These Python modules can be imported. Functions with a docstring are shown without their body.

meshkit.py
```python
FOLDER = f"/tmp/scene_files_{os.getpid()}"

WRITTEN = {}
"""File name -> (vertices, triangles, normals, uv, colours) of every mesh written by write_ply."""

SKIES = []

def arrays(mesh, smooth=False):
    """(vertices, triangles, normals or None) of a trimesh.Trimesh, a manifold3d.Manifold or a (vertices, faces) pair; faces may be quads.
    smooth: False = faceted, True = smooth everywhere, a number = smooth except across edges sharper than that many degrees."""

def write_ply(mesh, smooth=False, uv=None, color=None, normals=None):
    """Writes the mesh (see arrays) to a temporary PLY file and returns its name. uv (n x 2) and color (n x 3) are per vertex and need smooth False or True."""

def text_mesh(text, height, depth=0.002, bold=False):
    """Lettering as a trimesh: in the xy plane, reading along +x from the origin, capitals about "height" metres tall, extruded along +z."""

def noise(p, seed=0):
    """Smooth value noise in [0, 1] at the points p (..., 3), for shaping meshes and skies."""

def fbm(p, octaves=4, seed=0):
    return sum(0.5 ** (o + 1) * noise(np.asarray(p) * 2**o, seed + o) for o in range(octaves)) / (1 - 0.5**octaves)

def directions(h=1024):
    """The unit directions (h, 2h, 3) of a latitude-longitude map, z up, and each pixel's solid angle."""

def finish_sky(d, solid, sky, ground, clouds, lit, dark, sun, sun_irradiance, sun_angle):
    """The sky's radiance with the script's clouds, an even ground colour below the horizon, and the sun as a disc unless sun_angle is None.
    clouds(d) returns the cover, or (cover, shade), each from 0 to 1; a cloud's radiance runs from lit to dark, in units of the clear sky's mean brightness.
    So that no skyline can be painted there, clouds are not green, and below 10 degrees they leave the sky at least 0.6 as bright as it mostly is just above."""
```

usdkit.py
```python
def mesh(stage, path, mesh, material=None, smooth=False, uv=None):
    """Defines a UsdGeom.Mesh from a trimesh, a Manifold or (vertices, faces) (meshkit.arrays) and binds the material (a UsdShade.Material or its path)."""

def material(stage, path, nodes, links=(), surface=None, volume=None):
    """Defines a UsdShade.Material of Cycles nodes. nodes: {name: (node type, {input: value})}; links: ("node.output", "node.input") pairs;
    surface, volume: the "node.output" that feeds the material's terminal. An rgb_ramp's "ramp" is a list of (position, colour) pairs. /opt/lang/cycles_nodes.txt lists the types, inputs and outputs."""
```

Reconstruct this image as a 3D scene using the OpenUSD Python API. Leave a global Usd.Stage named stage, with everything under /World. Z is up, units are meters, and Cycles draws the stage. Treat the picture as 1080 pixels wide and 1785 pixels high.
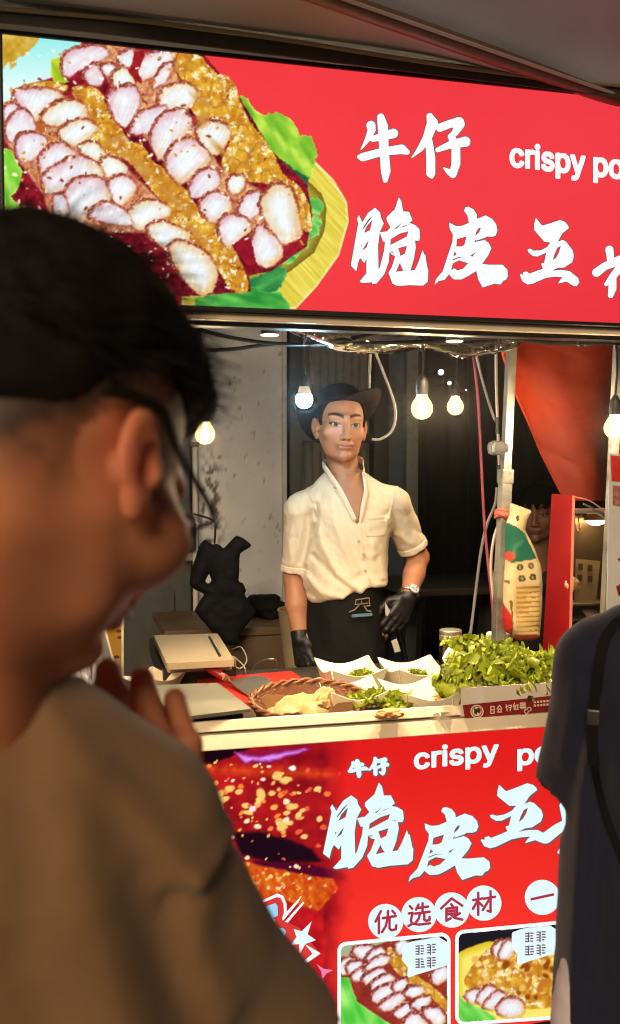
import math, random, numpy as np, trimesh, shapely
from shapely.geometry import Polygon, LineString, Point, box as sbox
from shapely.ops import unary_union
from shapely import affinity
import manifold3d as m3
import usdkit, meshkit
from pxr import Usd, UsdGeom, UsdLux, UsdShade, Gf, Sdf, Vt

# ------------------------------------------------------------------ camera, sky, sun, exposure
# world axes: x runs along the stall front, y goes into the stall, z is up; the front of the stall is the plane y = 0
stage = Usd.Stage.CreateInMemory()
UsdGeom.SetStageUpAxis(stage, 'Z'); UsdGeom.SetStageMetersPerUnit(stage, 1.0)
UsdGeom.Xform.Define(stage, '/World'); UsdGeom.Scope.Define(stage, '/World/Looks')
F_PX, YAW, PITCH = 1700.0, math.radians(14.3), math.radians(2.52)
CAM = np.array([0.0, -2.1, 1.5])
cam = UsdGeom.Camera.Define(stage, '/World/camera')
cam.AddTranslateOp().Set(Gf.Vec3d(*map(float, CAM)))
cam.AddRotateZOp().Set(-math.degrees(YAW)); cam.AddRotateXOp().Set(90 - math.degrees(PITCH))
cam.CreateHorizontalApertureAttr(36.0); cam.CreateVerticalApertureAttr(36.0 * 1785 / 1080)
cam.CreateFocalLengthAttr(36.0 * F_PX / 1080)
cam.CreateClippingRangeAttr(Gf.Vec2f(0.05, 500))
cam.CreateFStopAttr(9.5); cam.CreateFocusDistanceAttr(2.75)
cam.CreateExposureAttr(0.0)

SUN_EL, SUN_AZ = math.radians(27), math.radians(208)          # low street glow coming in under the canopy from behind the photographer
sky = UsdLux.DomeLight.Define(stage, '/World/sky')
sky.GetPrim().SetCustomDataByKey('kind', 'structure')
sky_m = usdkit.material(stage, '/World/Looks/night_sky', {
    's': ('sky_texture', {'sky_type': 'single_scattering', 'sun_disc': False, 'sun_elevation': SUN_EL, 'sun_rotation': SUN_AZ}),
    'b': ('background_shader', {'strength': 0.004})}, [('s.color', 'b.color')], surface='b.background')
UsdShade.MaterialBindingAPI.Apply(sky.GetPrim()).Bind(sky_m)
sun = UsdLux.DistantLight.Define(stage, '/World/street_glow')
sun.CreateNormalizeAttr(True); sun.CreateIntensityAttr(0.85); sun.CreateAngleAttr(24.0)
sun.CreateColorAttr(Gf.Vec3f(1.0, 0.72, 0.46))
_d = np.array([math.sin(SUN_AZ) * math.cos(SUN_EL), math.cos(SUN_AZ) * math.cos(SUN_EL), math.sin(SUN_EL)])   # towards the glow
sun.AddRotateZOp().Set(math.degrees(math.atan2(_d[0], -_d[1])))
sun.AddRotateXOp().Set(90 - math.degrees(SUN_EL))

# ------------------------------------------------------------------ pixels of the photograph -> points of the place
FWD = np.array([math.sin(YAW) * math.cos(PITCH), math.cos(YAW) * math.cos(PITCH), -math.sin(PITCH)])
RGT = np.array([math.cos(YAW), -math.sin(YAW), 0.0])
UPV = np.cross(RGT, FWD)
def ray(px, py): return FWD + (px - 540.0) / F_PX * RGT - (py - 892.5) / F_PX * UPV
def W(px, py, y=0.0):
    r = ray(px, py); return CAM + r * (y - CAM[1]) / r[1]
def Wz(px, py, z):
    r = ray(px, py); return CAM + r * (z - CAM[2]) / r[2]
def Wd(px, py, d): return CAM + ray(px, py) * d
def PXY(P):
    q = np.asarray(P, float) - CAM; d = q @ FWD
    return 540 + F_PX * (q @ RGT) / d, 892.5 - F_PX * (q @ UPV) / d
def depth(P): return float((np.asarray(P) - CAM) @ FWD)

# ------------------------------------------------------------------ names, things and parts
USED = {}
def numbered(parent, name):
    k = (parent, name); USED[k] = USED.get(k, -1) + 1
    return name if USED[k] == 0 else f'{name}_{USED[k]:03d}'
LOC = {}
def set_data(p, **kw):
    for k, v in kw.items():
        if v: p.SetCustomDataByKey(k, v)
def thing(name, label, cat, loc=(0, 0, 0), group=None, kind=None):
    path = '/World/' + numbered('/World', name)
    x = UsdGeom.Xform.Define(stage, path); x.AddTranslateOp().Set(Gf.Vec3d(*map(float, loc)))
    LOC[path] = np.array(loc, float)
    set_data(x.GetPrim(), label=label, category=cat, group=group, kind=kind)
    return path
def part(parent, name, mesh, mat, smooth=35, label=None, cd=None, kind=None):
    """One Mesh prim under PARENT; the mesh is given in world coordinates."""
    path = parent + '/' + numbered(parent, name)
    loc = LOC[parent]; LOC[path] = loc
    v, f, n = meshkit.arrays(mesh, True if cd is not None else smooth)
    v = v - loc
    m = UsdGeom.Mesh.Define(stage, path)
    m.CreatePointsAttr(Vt.Vec3fArray.FromNumpy(v.astype(np.float32)))
    m.CreateFaceVertexCountsAttr(Vt.IntArray.FromNumpy(np.full(len(f), 3, np.int32)))
    m.CreateFaceVertexIndicesAttr(Vt.IntArray.FromNumpy(f.astype(np.int32).ravel()))
    m.CreateSubdivisionSchemeAttr('none')
    if n is not None:
        m.CreateNormalsAttr(Vt.Vec3fArray.FromNumpy(n.astype(np.float32))); m.SetNormalsInterpolation('vertex')
    if cd is not None:
        UsdGeom.PrimvarsAPI(m).CreatePrimvar('Cd', Sdf.ValueTypeNames.Color3fArray, 'vertex').Set(Vt.Vec3fArray.FromNumpy(np.asarray(cd, np.float32)))
    UsdShade.MaterialBindingAPI.Apply(m.GetPrim()).Bind(mat)
    set_data(m.GetPrim(), label=label, kind=kind)
    return path
def solo(name, mesh, mat, label=None, cat=None, group=None, kind=None, smooth=35, cd=None):
    """A thing that is one mesh."""
    LOC['/World'] = np.zeros(3)
    path = part('/World', name, mesh, mat, smooth, None, cd)
    set_data(stage.GetPrimAtPath(path), label=label, category=cat, group=group, kind=kind)
    return path

# ------------------------------------------------------------------ materials
def lin(c):
    c = np.asarray(c, float) / 255.0
    return np.where(c <= 0.04045, c / 12.92, ((c + 0.055) / 1.055) ** 2.4)
MATS = {}
def M(name, col, rough=0.5, metal=0.0, var=0.12, vs=8.0, bump=0.0, bs=60.0, spec=0.5, sheen=0.0, sss=0.0, coat=0.0, trans=0.0, ior=1.5, rvar=0.0, det=4.0, emit=None, es=0.0, sssr=(1, .35, .2)):
    """Principled surface with noise in colour, gloss and relief (object coordinates, metres)."""
    if name in MATS: return MATS[name]
    col = np.asarray(col, float)
    nodes = {'tc': ('texture_coordinate', {}),
             'n': ('noise_texture', {'scale': vs, 'detail': det, 'roughness': 0.62}),
             'r': ('rgb_ramp', {'ramp': [(0.25, tuple(col * (1 - var))), (0.5, tuple(col)), (0.78, tuple(np.clip(col * (1 + var), 0, 1)))]}),
             'p': ('principled_bsdf', {'roughness': rough, 'metallic': metal, 'specular_ior_level': spec, 'sheen_weight': sheen, 'coat_weight': coat,
                                       'subsurface_weight': sss, 'subsurface_scale': 0.006, 'subsurface_radius': sssr, 'transmission_weight': trans, 'ior': ior})}
    links = [('tc.object', 'n.vector'), ('n.fac', 'r.fac'), ('r.color', 'p.base_color')]
    if emit is not None:
        nodes['p'][1]['emission_color'] = tuple(emit); nodes['p'][1]['emission_strength'] = es
    if rvar:
        nodes['mr'] = ('map_range', {'from_min': 0.3, 'from_max': 0.7, 'to_min': rough - rvar, 'to_max': rough + rvar})
        links += [('n.fac', 'mr.value'), ('mr.result', 'p.roughness')]
    if bump:
        nodes['n2'] = ('noise_texture', {'scale': bs, 'detail': 3.0, 'roughness': 0.6})
        nodes['b'] = ('bump', {'strength': bump, 'distance': 0.002})
        links += [('tc.object', 'n2.vector'), ('n2.fac', 'b.height'), ('b.normal', 'p.normal')]
    MATS[name] = usdkit.material(stage, '/World/Looks/' + name, nodes, links, surface='p.BSDF')
    return MATS[name]
def EM(name, col, strength):
    if name not in MATS:
        MATS[name] = usdkit.material(stage, '/World/Looks/' + name, {'e': ('emission', {'color': tuple(col), 'strength': strength})}, [], surface='e.emission')
    return MATS[name]
def CDM(name, rough=0.5, sss=0.0, bump=0.0, bs=300.0, spec=0.5, sheen=0.0, emit=0.0, sssr=(1, .35, .2), translucent=0.0):
    """Surface whose own colour is the mesh's Cd (skin tones, leaves); with emit: a backlit print."""
    if name in MATS: return MATS[name]
    if emit:
        MATS[name] = usdkit.material(stage, '/World/Looks/' + name, {'a': ('attribute', {'attribute': 'Cd'}), 'e': ('emission', {'strength': emit})}, [('a.color', 'e.color')], surface='e.emission')
        return MATS[name]
    nodes = {'a': ('attribute', {'attribute': 'Cd'}),
             'p': ('principled_bsdf', {'roughness': rough, 'subsurface_weight': sss, 'subsurface_scale': 0.005, 'subsurface_radius': sssr, 'specular_ior_level': spec, 'sheen_weight': sheen})}
    links = [('a.color', 'p.base_color')]; out = 'p.BSDF'
    if bump:
        nodes['tc'] = ('texture_coordinate', {}); nodes['n2'] = ('noise_texture', {'scale': bs, 'detail': 3.0}); nodes['b'] = ('bump', {'strength': bump, 'distance': 0.001})
        links += [('tc.object', 'n2.vector'), ('n2.fac', 'b.height'), ('b.normal', 'p.normal')]
    if translucent:
        nodes['t'] = ('translucent_bsdf', {}); nodes['m'] = ('mix_closure', {'fac': translucent})
        links += [('a.color', 't.color'), ('p.BSDF', 'm.closure1'), ('t.BSDF', 'm.closure2')]; out = 'm.closure'
    MATS[name] = usdkit.material(stage, '/World/Looks/' + name, nodes, links, surface=out)
    return MATS[name]
def GLASS(name, tint=(1, 1, 1), gloss=0.08, rough=0.02):
    """Thin see-through sheet: transparent, with a fresnel gloss."""
    if name not in MATS:
        MATS[name] = usdkit.material(stage, '/World/Looks/' + name, {
            't': ('transparent_bsdf', {'color': tint}), 'g': ('glossy_bsdf', {'color': (1, 1, 1), 'roughness': rough}),
            'f': ('fresnel', {'IOR': 1.45}), 'a': ('math', {'math_type': 'add', 'value2': gloss, 'use_clamp': True}), 'm': ('mix_closure', {})},
            [('f.fac', 'a.value1'), ('a.value', 'm.fac'), ('t.BSDF', 'm.closure1'), ('g.BSDF', 'm.closure2')], surface='m.closure')
    return MATS[name]

# ------------------------------------------------------------------ mesh helpers
def cat(ms): return trimesh.util.concatenate([x for x in ms if x is not None])
def tm(man):
    m = man.to_mesh(); return trimesh.Trimesh(np.array(m.vert_properties[:, :3]), np.array(m.tri_verts), process=False)
def box(lo, hi, r=0.0, seg=2):
    """Axis-aligned box from corner to corner, edges rounded or chamfered by r."""
    lo, hi = np.minimum(lo, hi).astype(float), np.maximum(lo, hi).astype(float)
    if r <= 0:
        b = trimesh.creation.box(hi - lo); b.apply_translation((lo + hi) / 2); return b
    r = min(r, (hi - lo).min() * 0.49)
    pts = []
    for s in np.ndindex(2, 2, 2):
        c = np.where(np.array(s) == 1, hi, lo); sg = np.where(np.array(s) == 1, -1, 1)
        for ax in range(3):
            for k in range(3):
                pass
        base = c + sg * r
        for d in ((1, 0, 0), (0, 1, 0), (0, 0, 1), (.7071, .7071, 0), (.7071, 0, .7071), (0, .7071, .7071), (.577, .577, .577)):
            pts.append(base - sg * r * np.array(d))
    return trimesh.convex.convex_hull(np.array(pts))
def rbox(size, r=0.0, at=(0, 0, 0), rz=0.0, rx=0.0, ry=0.0):
    s = np.asarray(size, float) / 2; b = box(-s, s, r)
    T = trimesh.transformations
    b.apply_transform(T.translation_matrix(at) @ T.euler_matrix(rx, ry, rz, 'sxyz')); return b
def hull(pts): return trimesh.convex.convex_hull(np.asarray(pts, float))
def frames(p):
    p = np.asarray(p, float); t = np.gradient(p, axis=0); t /= np.linalg.norm(t, axis=1, keepdims=True) + 1e-12
    n = np.cross(t[0], [0.3, 0.1, 1.0]); 
    if np.linalg.norm(n) < 1e-3: n = np.cross(t[0], [1.0, 0, 0])
    n /= np.linalg.norm(n); N = [n]
    for i in range(1, len(p)):
        n = n - t[i] * (n @ t[i]); n /= np.linalg.norm(n) + 1e-12; N.append(n)
    N = np.array(N); return t, N, np.cross(t, N)
def spline(pts, n=8):
    p = np.asarray(pts, float)
    if len(p) < 3: return np.linspace(p[0], p[-1], n + 1)
    q = np.vstack([2 * p[0] - p[1], p, 2 * p[-1] - p[-2]]); out = []
    for i in range(1, len(q) - 2):
        for u in np.linspace(0, 1, n, endpoint=False):
            a, b, c, d = q[i - 1:i + 3]
            out.append(0.5 * ((2 * b) + (c - a) * u + (2 * a - 5 * b + 4 * c - d) * u * u + (3 * b - a - 3 * c + d) * u ** 3))
    out.append(p[-1]); return np.array(out)
def tube(pts, r, sides=8, smooth=0, cap=True):
    p = spline(pts, smooth) if smooth else np.asarray(pts, float)
    r = np.broadcast_to(np.asarray(r, float), (len(p),)) if np.ndim(r) == 0 or len(np.atleast_1d(r)) == len(p) else np.interp(np.linspace(0, 1, len(p)), np.linspace(0, 1, len(r)), r)
    t, n, b = frames(p); a = np.arange(sides) * 2 * np.pi / sides
    v = (p[:, None] + r[:, None, None] * (np.cos(a)[None, :, None] * n[:, None] + np.sin(a)[None, :, None] * b[:, None])).reshape(-1, 3)
    i, j = np.meshgrid(np.arange(len(p) - 1), np.arange(sides), indexing='ij'); j2 = (j + 1) % sides
    q = np.stack([i * sides + j, i * sides + j2, (i + 1) * sides + j2, (i + 1) * sides + j], -1).reshape(-1, 4)
    f = [q[:, [0, 1, 2]], q[:, [0, 2, 3]]]
    if cap:
        v = np.vstack([v, p[0], p[-1]]); k = len(v); s = np.arange(sides); s2 = (s + 1) % sides
        f.append(np.stack([np.full(sides, k - 2), s2, s], 1)); e = (len(p) - 1) * sides
        f.append(np.stack([np.full(sides, k - 1), e + s, e + s2], 1))
    return trimesh.Trimesh(v, np.vstack(f), process=False)
def lathe(profile, n=24, at=(0, 0, 0), axis=None):
    """Revolve (radius, height) pairs about z."""
    pr = np.asarray(profile, float); a = np.arange(n) * 2 * np.pi / n
    v = np.stack([pr[:, None, 0] * np.cos(a), pr[:, None, 0] * np.sin(a), np.repeat(pr[:, 1:2], n, 1)], -1).reshape(-1, 3)
    i, j = np.meshgrid(np.arange(len(pr) - 1), np.arange(n), indexing='ij'); j2 = (j + 1) % n
    q = np.stack([i * n + j, i * n + j2, (i + 1) * n + j2, (i + 1) * n + j], -1).reshape(-1, 4)
    m = trimesh.Trimesh(v, np.vstack([q[:, [0, 1, 2]], q[:, [0, 2, 3]]]), process=False)
    if axis is not None: m.apply_transform(trimesh.geometry.align_vectors([0, 0, 1], axis))
    m.apply_translation(at); return m
def grid_mesh(fn, nu, nv, thick=0.0):
    """Sheet fn(u, v) -> points, u, v in [0, 1]; with a thickness it becomes a closed slab."""
    u, v = np.meshgrid(np.linspace(0, 1, nu + 1), np.linspace(0, 1, nv + 1), indexing='ij')
    P = np.asarray(fn(u, v)).reshape(-1, 3) if not isinstance(fn(u, v), tuple) else np.stack([np.broadcast_to(x, u.shape) for x in fn(u, v)], -1).reshape(-1, 3)
    i, j = np.meshgrid(np.arange(nu), np.arange(nv), indexing='ij'); s = nv + 1
    q = np.stack([i * s + j, (i + 1) * s + j, (i + 1) * s + j + 1, i * s + j + 1], -1).reshape(-1, 4)
    f = np.vstack([q[:, [0, 1, 2]], q[:, [0, 2, 3]]])
    m = trimesh.Trimesh(P, f, process=False)
    if thick:
        n = np.array(m.vertex_normals); k = len(P)
        eb = np.concatenate([np.arange(nv) , np.arange(nu) * s + nv, (nu * s + nv) - np.arange(nv), nu * s - np.arange(nu) * s])
        ring = np.concatenate([np.arange(s), np.arange(1, nu + 1) * s + nv, nu * s + np.arange(nv - 1, -1, -1), np.arange(nu - 1, 0, -1) * s])
        r2 = np.roll(ring, -1)
        f2 = np.vstack([f, f[:, ::-1] + k, np.stack([ring, r2, r2 + k], 1), np.stack([ring, r2 + k, ring + k], 1)])
        m = trimesh.Trimesh(np.vstack([P, P - n * thick]), f2, process=False)
    return m
def extrude(poly, h, frame=None):
    """Polygon(s) in a local plane extruded by h; frame: (origin, ex, ey), thickness along ex x ey."""
    gs = [g for g in getattr(poly, 'geoms', [poly]) if g.area > 1e-10]
    m = cat([trimesh.creation.extrude_polygon(g, h, engine='earcut') for g in gs])
    if frame is not None:
        o, ex, ey = (np.asarray(x, float) for x in frame); ez = np.cross(ex, ey)
        T = np.eye(4); T[:3, 0], T[:3, 1], T[:3, 2], T[:3, 3] = ex, ey, ez, o; m.apply_transform(T)
    return m
def fbm(p, o=4, seed=0): return meshkit.fbm(np.asarray(p, float), o, seed) - 0.5
# ------------------------------------------------------------------ signed distance shapes -> smooth meshes
def surface_net(f, lo, hi, h, block=8, slack=1.3):
    """Mesh of f < 0 in the box lo..hi, cell size h; f takes (n, 3) points. Only blocks near the surface are worked out finely."""
    lo, hi = np.asarray(lo, float), np.asarray(hi, float); nb = np.maximum(1, np.ceil((hi - lo) / (h * block)).astype(int)); n = nb * block + 1
    c = lo + (np.stack(np.meshgrid(*[np.arange(k) for k in nb], indexing='ij'), -1) + .5) * h * block
    fc = f(c.reshape(-1, 3)).reshape(nb); near = np.abs(fc) < h * block * .87 * slack
    V = np.repeat(np.repeat(np.repeat(np.sign(fc), block, 0), block, 1), block, 2) * h * 4; V = np.pad(V, ((0, 1),) * 3, 'edge').astype(np.float32)
    act = np.zeros(n, bool)
    for b in np.argwhere(near): a = b * block; act[a[0]:a[0] + block + 1, a[1]:a[1] + block + 1, a[2]:a[2] + block + 1] = True
    idx = np.argwhere(act)
    for k in range(0, len(idx), 400000):
        q = idx[k:k + 400000]; V[q[:, 0], q[:, 1], q[:, 2]] = f(lo + q * h)
    V[0], V[-1], V[:, 0], V[:, -1], V[:, :, 0], V[:, :, -1] = [np.maximum(x, h * .5) for x in (V[0], V[-1], V[:, 0], V[:, -1], V[:, :, 0], V[:, :, -1])]
    S = V < 0; C = np.zeros(np.array(n) - 1, np.int8)
    for d in np.ndindex(2, 2, 2): C += S[d[0]:n[0] - 1 + d[0], d[1]:n[1] - 1 + d[1], d[2]:n[2] - 1 + d[2]]
    cell = (C > 0) & (C < 8); ids = np.full(cell.shape, -1, np.int64); ci = np.argwhere(cell); ids[cell] = np.arange(len(ci))
    P, cnt = np.zeros((len(ci), 3)), np.zeros(len(ci))
    for ax in range(3):
        o = [0, 0, 0]; o[ax] = 1; b1, b2 = [k for k in range(3) if k != ax]
        for e in np.ndindex(2, 2):
            s = np.zeros(3, int); s[b1], s[b2] = e; a = ci + s; b = a + o
            va, vb = V[a[:, 0], a[:, 1], a[:, 2]], V[b[:, 0], b[:, 1], b[:, 2]]; m = (va < 0) != (vb < 0)
            t = va[m] / (va[m] - vb[m]); p = a[m].astype(float); p[:, ax] += t; P[m] += p; cnt[m] += 1
    P = lo + h * P / cnt[:, None]; F = []
    for ax in range(3):
        o = np.zeros(3, int); o[ax] = 1; b1, b2 = (ax + 1) % 3, (ax + 2) % 3
        sl0 = [slice(None)] * 3; sl1 = [slice(None)] * 3; sl0[ax], sl1[ax] = slice(0, -1), slice(1, None)
        e = np.argwhere(S[tuple(sl0)] != S[tuple(sl1)]); e = e[(e[:, b1] > 0) & (e[:, b2] > 0) & (e[:, b1] < n[b1] - 1) & (e[:, b2] < n[b2] - 1)]
        u, w = np.zeros(3, int), np.zeros(3, int); u[b1], w[b2] = 1, 1
        g = lambda x: ids[x[:, 0], x[:, 1], x[:, 2]]
        q = np.stack([g(e - u - w), g(e - w), g(e), g(e - u)], 1); ok = (q >= 0).all(1); q, e = q[ok], e[ok]
        fl = ~S[e[:, 0], e[:, 1], e[:, 2]]; q[fl] = q[fl][:, ::-1]; F += [q[:, [0, 1, 2]], q[:, [0, 2, 3]]]
    return trimesh.Trimesh(P, np.vstack(F), process=False)
nrm = lambda v: np.sqrt((v * v).sum(-1))
def smin(a, b, k): h = np.clip(.5 + .5 * (b - a) / k, 0, 1); return b + (a - b) * h - k * h * (1 - h)
def smax(a, b, k): return -smin(-a, -b, k)
def d_sph(p, c, r): return nrm(p - np.asarray(c)) - r
def d_ell(p, c, r):
    q = (p - np.asarray(c)) / np.asarray(r, float); k0 = nrm(q); k1 = nrm(q / np.asarray(r, float)); return k0 * (k0 - 1) / np.maximum(k1, 1e-9)
def d_cone(p, a, b, ra, rb):
    a, b = np.asarray(a, float), np.asarray(b, float); ab = b - a; t = np.clip((p - a) @ ab / (ab @ ab), 0, 1); return nrm(p - a - t[:, None] * ab) - (ra + (rb - ra) * t)
def d_path(p, pts, rs, k=.01):
    d = None
    for i in range(len(pts) - 1):
        e = d_cone(p, pts[i], pts[i + 1], rs[i], rs[i + 1]); d = e if d is None else smin(d, e, k)
    return d
def d_box(p, c, s, r=0.0, R=None):
    q = p - np.asarray(c); q = q @ R if R is not None else q; q = np.abs(q) - (np.asarray(s) - r); return nrm(np.maximum(q, 0)) + np.minimum(q.max(-1), 0) - r
def d_loft(p, zs, cx, cy, a, b, pw=2.0):
    """Stack of (super)ellipses: at each height the centre, half width and half depth."""
    z = p[:, 2]; A, B = np.interp(z, zs, a), np.interp(z, zs, b); x, y = np.abs(p[:, 0] - np.interp(z, zs, cx)) / A, np.abs(p[:, 1] - np.interp(z, zs, cy)) / B
    d = ((x ** pw + y ** pw) ** (1 / pw) - 1) * np.minimum(A, B)
    return np.maximum(d, np.maximum(zs[0] - z, z - zs[-1]))
def folds(p, lines):
    """Cloth relief: ridges (+) and valleys (-) along polylines; lines: (points, width, height)."""
    out = 0
    for pts, w, hgt in lines:
        d = None
        for i in range(len(pts) - 1):
            e = d_cone(p, pts[i], pts[i + 1], 0, 0); d = e if d is None else np.minimum(d, e)
        out = out + hgt * np.exp(-(d / w) ** 2)
    return out
def puff(poly_xz, y0, t, h=.004, rnd=None, noise=0.0, seed=0, ns=.05, face=None):
    """A soft flat thing (cloth, pouch) whose outline in x, z is POLY, thickest (t) in the middle."""
    a, b, c, d = poly_xz.bounds; rnd = rnd or t; shapely.prepare(poly_xz)
    def f(p):
        pts = shapely.points(p[:, 0], p[:, 2]); ins = shapely.contains_xy(poly_xz, p[:, 0], p[:, 2]); ds = np.where(ins, 1, -1) * shapely.distance(poly_xz.boundary, pts)
        w = t * np.sqrt(np.clip(1 - (1 - np.clip(ds / rnd, 0, 1)) ** 2, 0, 1)); yy = y0 + (face(p) if face else 0)
        e = np.abs(p[:, 1] - yy) - w + (noise * 2 * (meshkit.fbm(p / ns, 3, seed) - .5) if noise else 0)
        return np.where(ins, np.maximum(e, -ds), np.hypot(ds, np.maximum(np.abs(p[:, 1] - yy), 0)))
    return surface_net(f, (a - .02, y0 - t - .03, b - .02), (c + .02, y0 + t + .03, d + .02), h)
def pxpoly(pts, y, buf=0):
    p = Polygon([W(a, b, y)[[0, 2]] for a, b in pts]).buffer(0); return p.buffer(-buf).buffer(2 * buf).buffer(-buf) if buf else p
def zxy(W_, y): return W_[[0, 2]]

# ------------------------------------------------------------------ the setting
ground_m = usdkit.material(stage, '/World/Looks/street_paving', {'tc': ('texture_coordinate', {}), 'n': ('noise_texture', {'scale': 1.6, 'detail': 8.0}), 'n2': ('noise_texture', {'scale': 120.0, 'detail': 2.0}),
    'r': ('rgb_ramp', {'ramp': [(.3, (.035, .033, .03)), (.7, (.075, .07, .064))]}), 'b': ('bump', {'strength': .4, 'distance': .004}), 'p': ('principled_bsdf', {'roughness': .7})},
    [('tc.object', 'n.vector'), ('tc.object', 'n2.vector'), ('n.fac', 'r.fac'), ('r.color', 'p.base_color'), ('n2.fac', 'b.height'), ('b.normal', 'p.normal')], surface='p.BSDF')
solo('ground', grid_mesh(lambda u, v: (-40 + 80 * u, -40 + 80 * v, 0 * u), 8, 8), ground_m, kind='structure')

# plastered building behind the stall
YW = 1.9
xw0, xw1 = float(W(346, 900, YW)[0]), float(W(491, 800, YW)[0])
wl = thing('plaster_wall', 'stained off-white plaster wall behind the stall, left of the vendor', 'wall', (xw0, YW, 0))
def wall_col(v):
    x, z = v[:, 0], v[:, 2]; px, py = PXY(v); t = meshkit.fbm(np.stack([x * 5, z * 5, 0 * x], -1), 4, 2); c = np.array([.60, .585, .55]) * (.8 + .4 * t)[:, None]
    band = np.exp(-((px - 366) / 20) ** 2) * np.clip((py - 760) / 90, 0, 1) * np.clip((990 - py) / 60, 0, 1)
    s = meshkit.fbm(np.stack([x * 60, z * 34, 0 * x], -1), 3, 7); k = np.clip((s - .5) * 9, 0, 1) * np.clip(band * 1.3, 0, .9)
    k = np.maximum(k, np.clip((meshkit.fbm(np.stack([x * 50, z * 40, 0 * x + 4], -1), 3, 8) - .74) * 9, 0, 1) * .7)
    c = c * (1 - k[:, None]) + np.array([.055, .04, .025]) * k[:, None]
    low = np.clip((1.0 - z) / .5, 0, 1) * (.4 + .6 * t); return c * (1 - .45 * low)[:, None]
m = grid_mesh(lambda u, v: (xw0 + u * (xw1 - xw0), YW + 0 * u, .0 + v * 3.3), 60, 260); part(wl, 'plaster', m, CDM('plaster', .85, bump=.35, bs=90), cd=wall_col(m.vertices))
part(wl, 'core', box((xw0, YW + .004, 0), (xw1, YW + .25, 3.3)), M('rough_plaster', (.3, .28, .25), .9))
part(wl, 'corner_bead', box((xw1 + .001, YW - .006, 0), (float(W(499.5, 800, YW)[0]), YW + .2, 3.3), .003), M('pale_trim', (.50, .48, .44), .55, bump=.1))
pp = thing('wall_pipe', 'thin pale pipe with a dark latch running down the left end of the plaster wall', 'pipe', (xw0 - .02, YW - .03, 0))
part(pp, 'pipe', tube([(xw0 - .018, YW - .03, 0), (xw0 - .018, YW - .03, 3.2)], .011, 10), M('pale_plastic', (.55, .52, .45), .5))
q = W(334, 940, YW - .06); part(pp, 'latch', box(q - (.02, .02, .045), q + (.016, .02, .05), .006), BLACKMETAL_ := M('latch_metal', (.03, .03, .03), .45, .5))
part(pp, 'latch_plate', box(q + (-.05, .03, -.09), q + (.012, .036, .09), .002), M('grey_plate', (.22, .23, .23), .5, .6))
for z in (.6, 1.6, 2.6): part(pp, 'clip', box((xw0 - .034, YW - .045, z - .01), (xw0 - .002, YW - .001, z + .01), .003), M('latch_metal', (.03, .03, .03)))
xd0 = float(W(150, 900, YW)[0])
sd = thing('side_door', 'dark grey-green weathered door left of the plaster wall', 'door', (xd0, YW, 0))
part(sd, 'leaf', box((xd0, YW + .02, 0), (xw0 - .034, YW + .06, 2.5), .004), M('weathered_door', (.055, .058, .05), .7, 0, .35, 5, bump=.3))
for z0, z1 in ((.15, 1.0), (1.12, 2.3)): part(sd, 'panel', box((xd0 + .08, YW + .008, z0), (xw0 - .10, YW + .0195, z1), .004), M('weathered_door', (.055, .058, .05)))
part(sd, 'frame', box((xd0 - .6, YW + .01, 0), (xd0 - .004, YW + .2, 3.3), .006), M('dark_plaster', (.10, .095, .085), .9, bump=.3))
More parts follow.
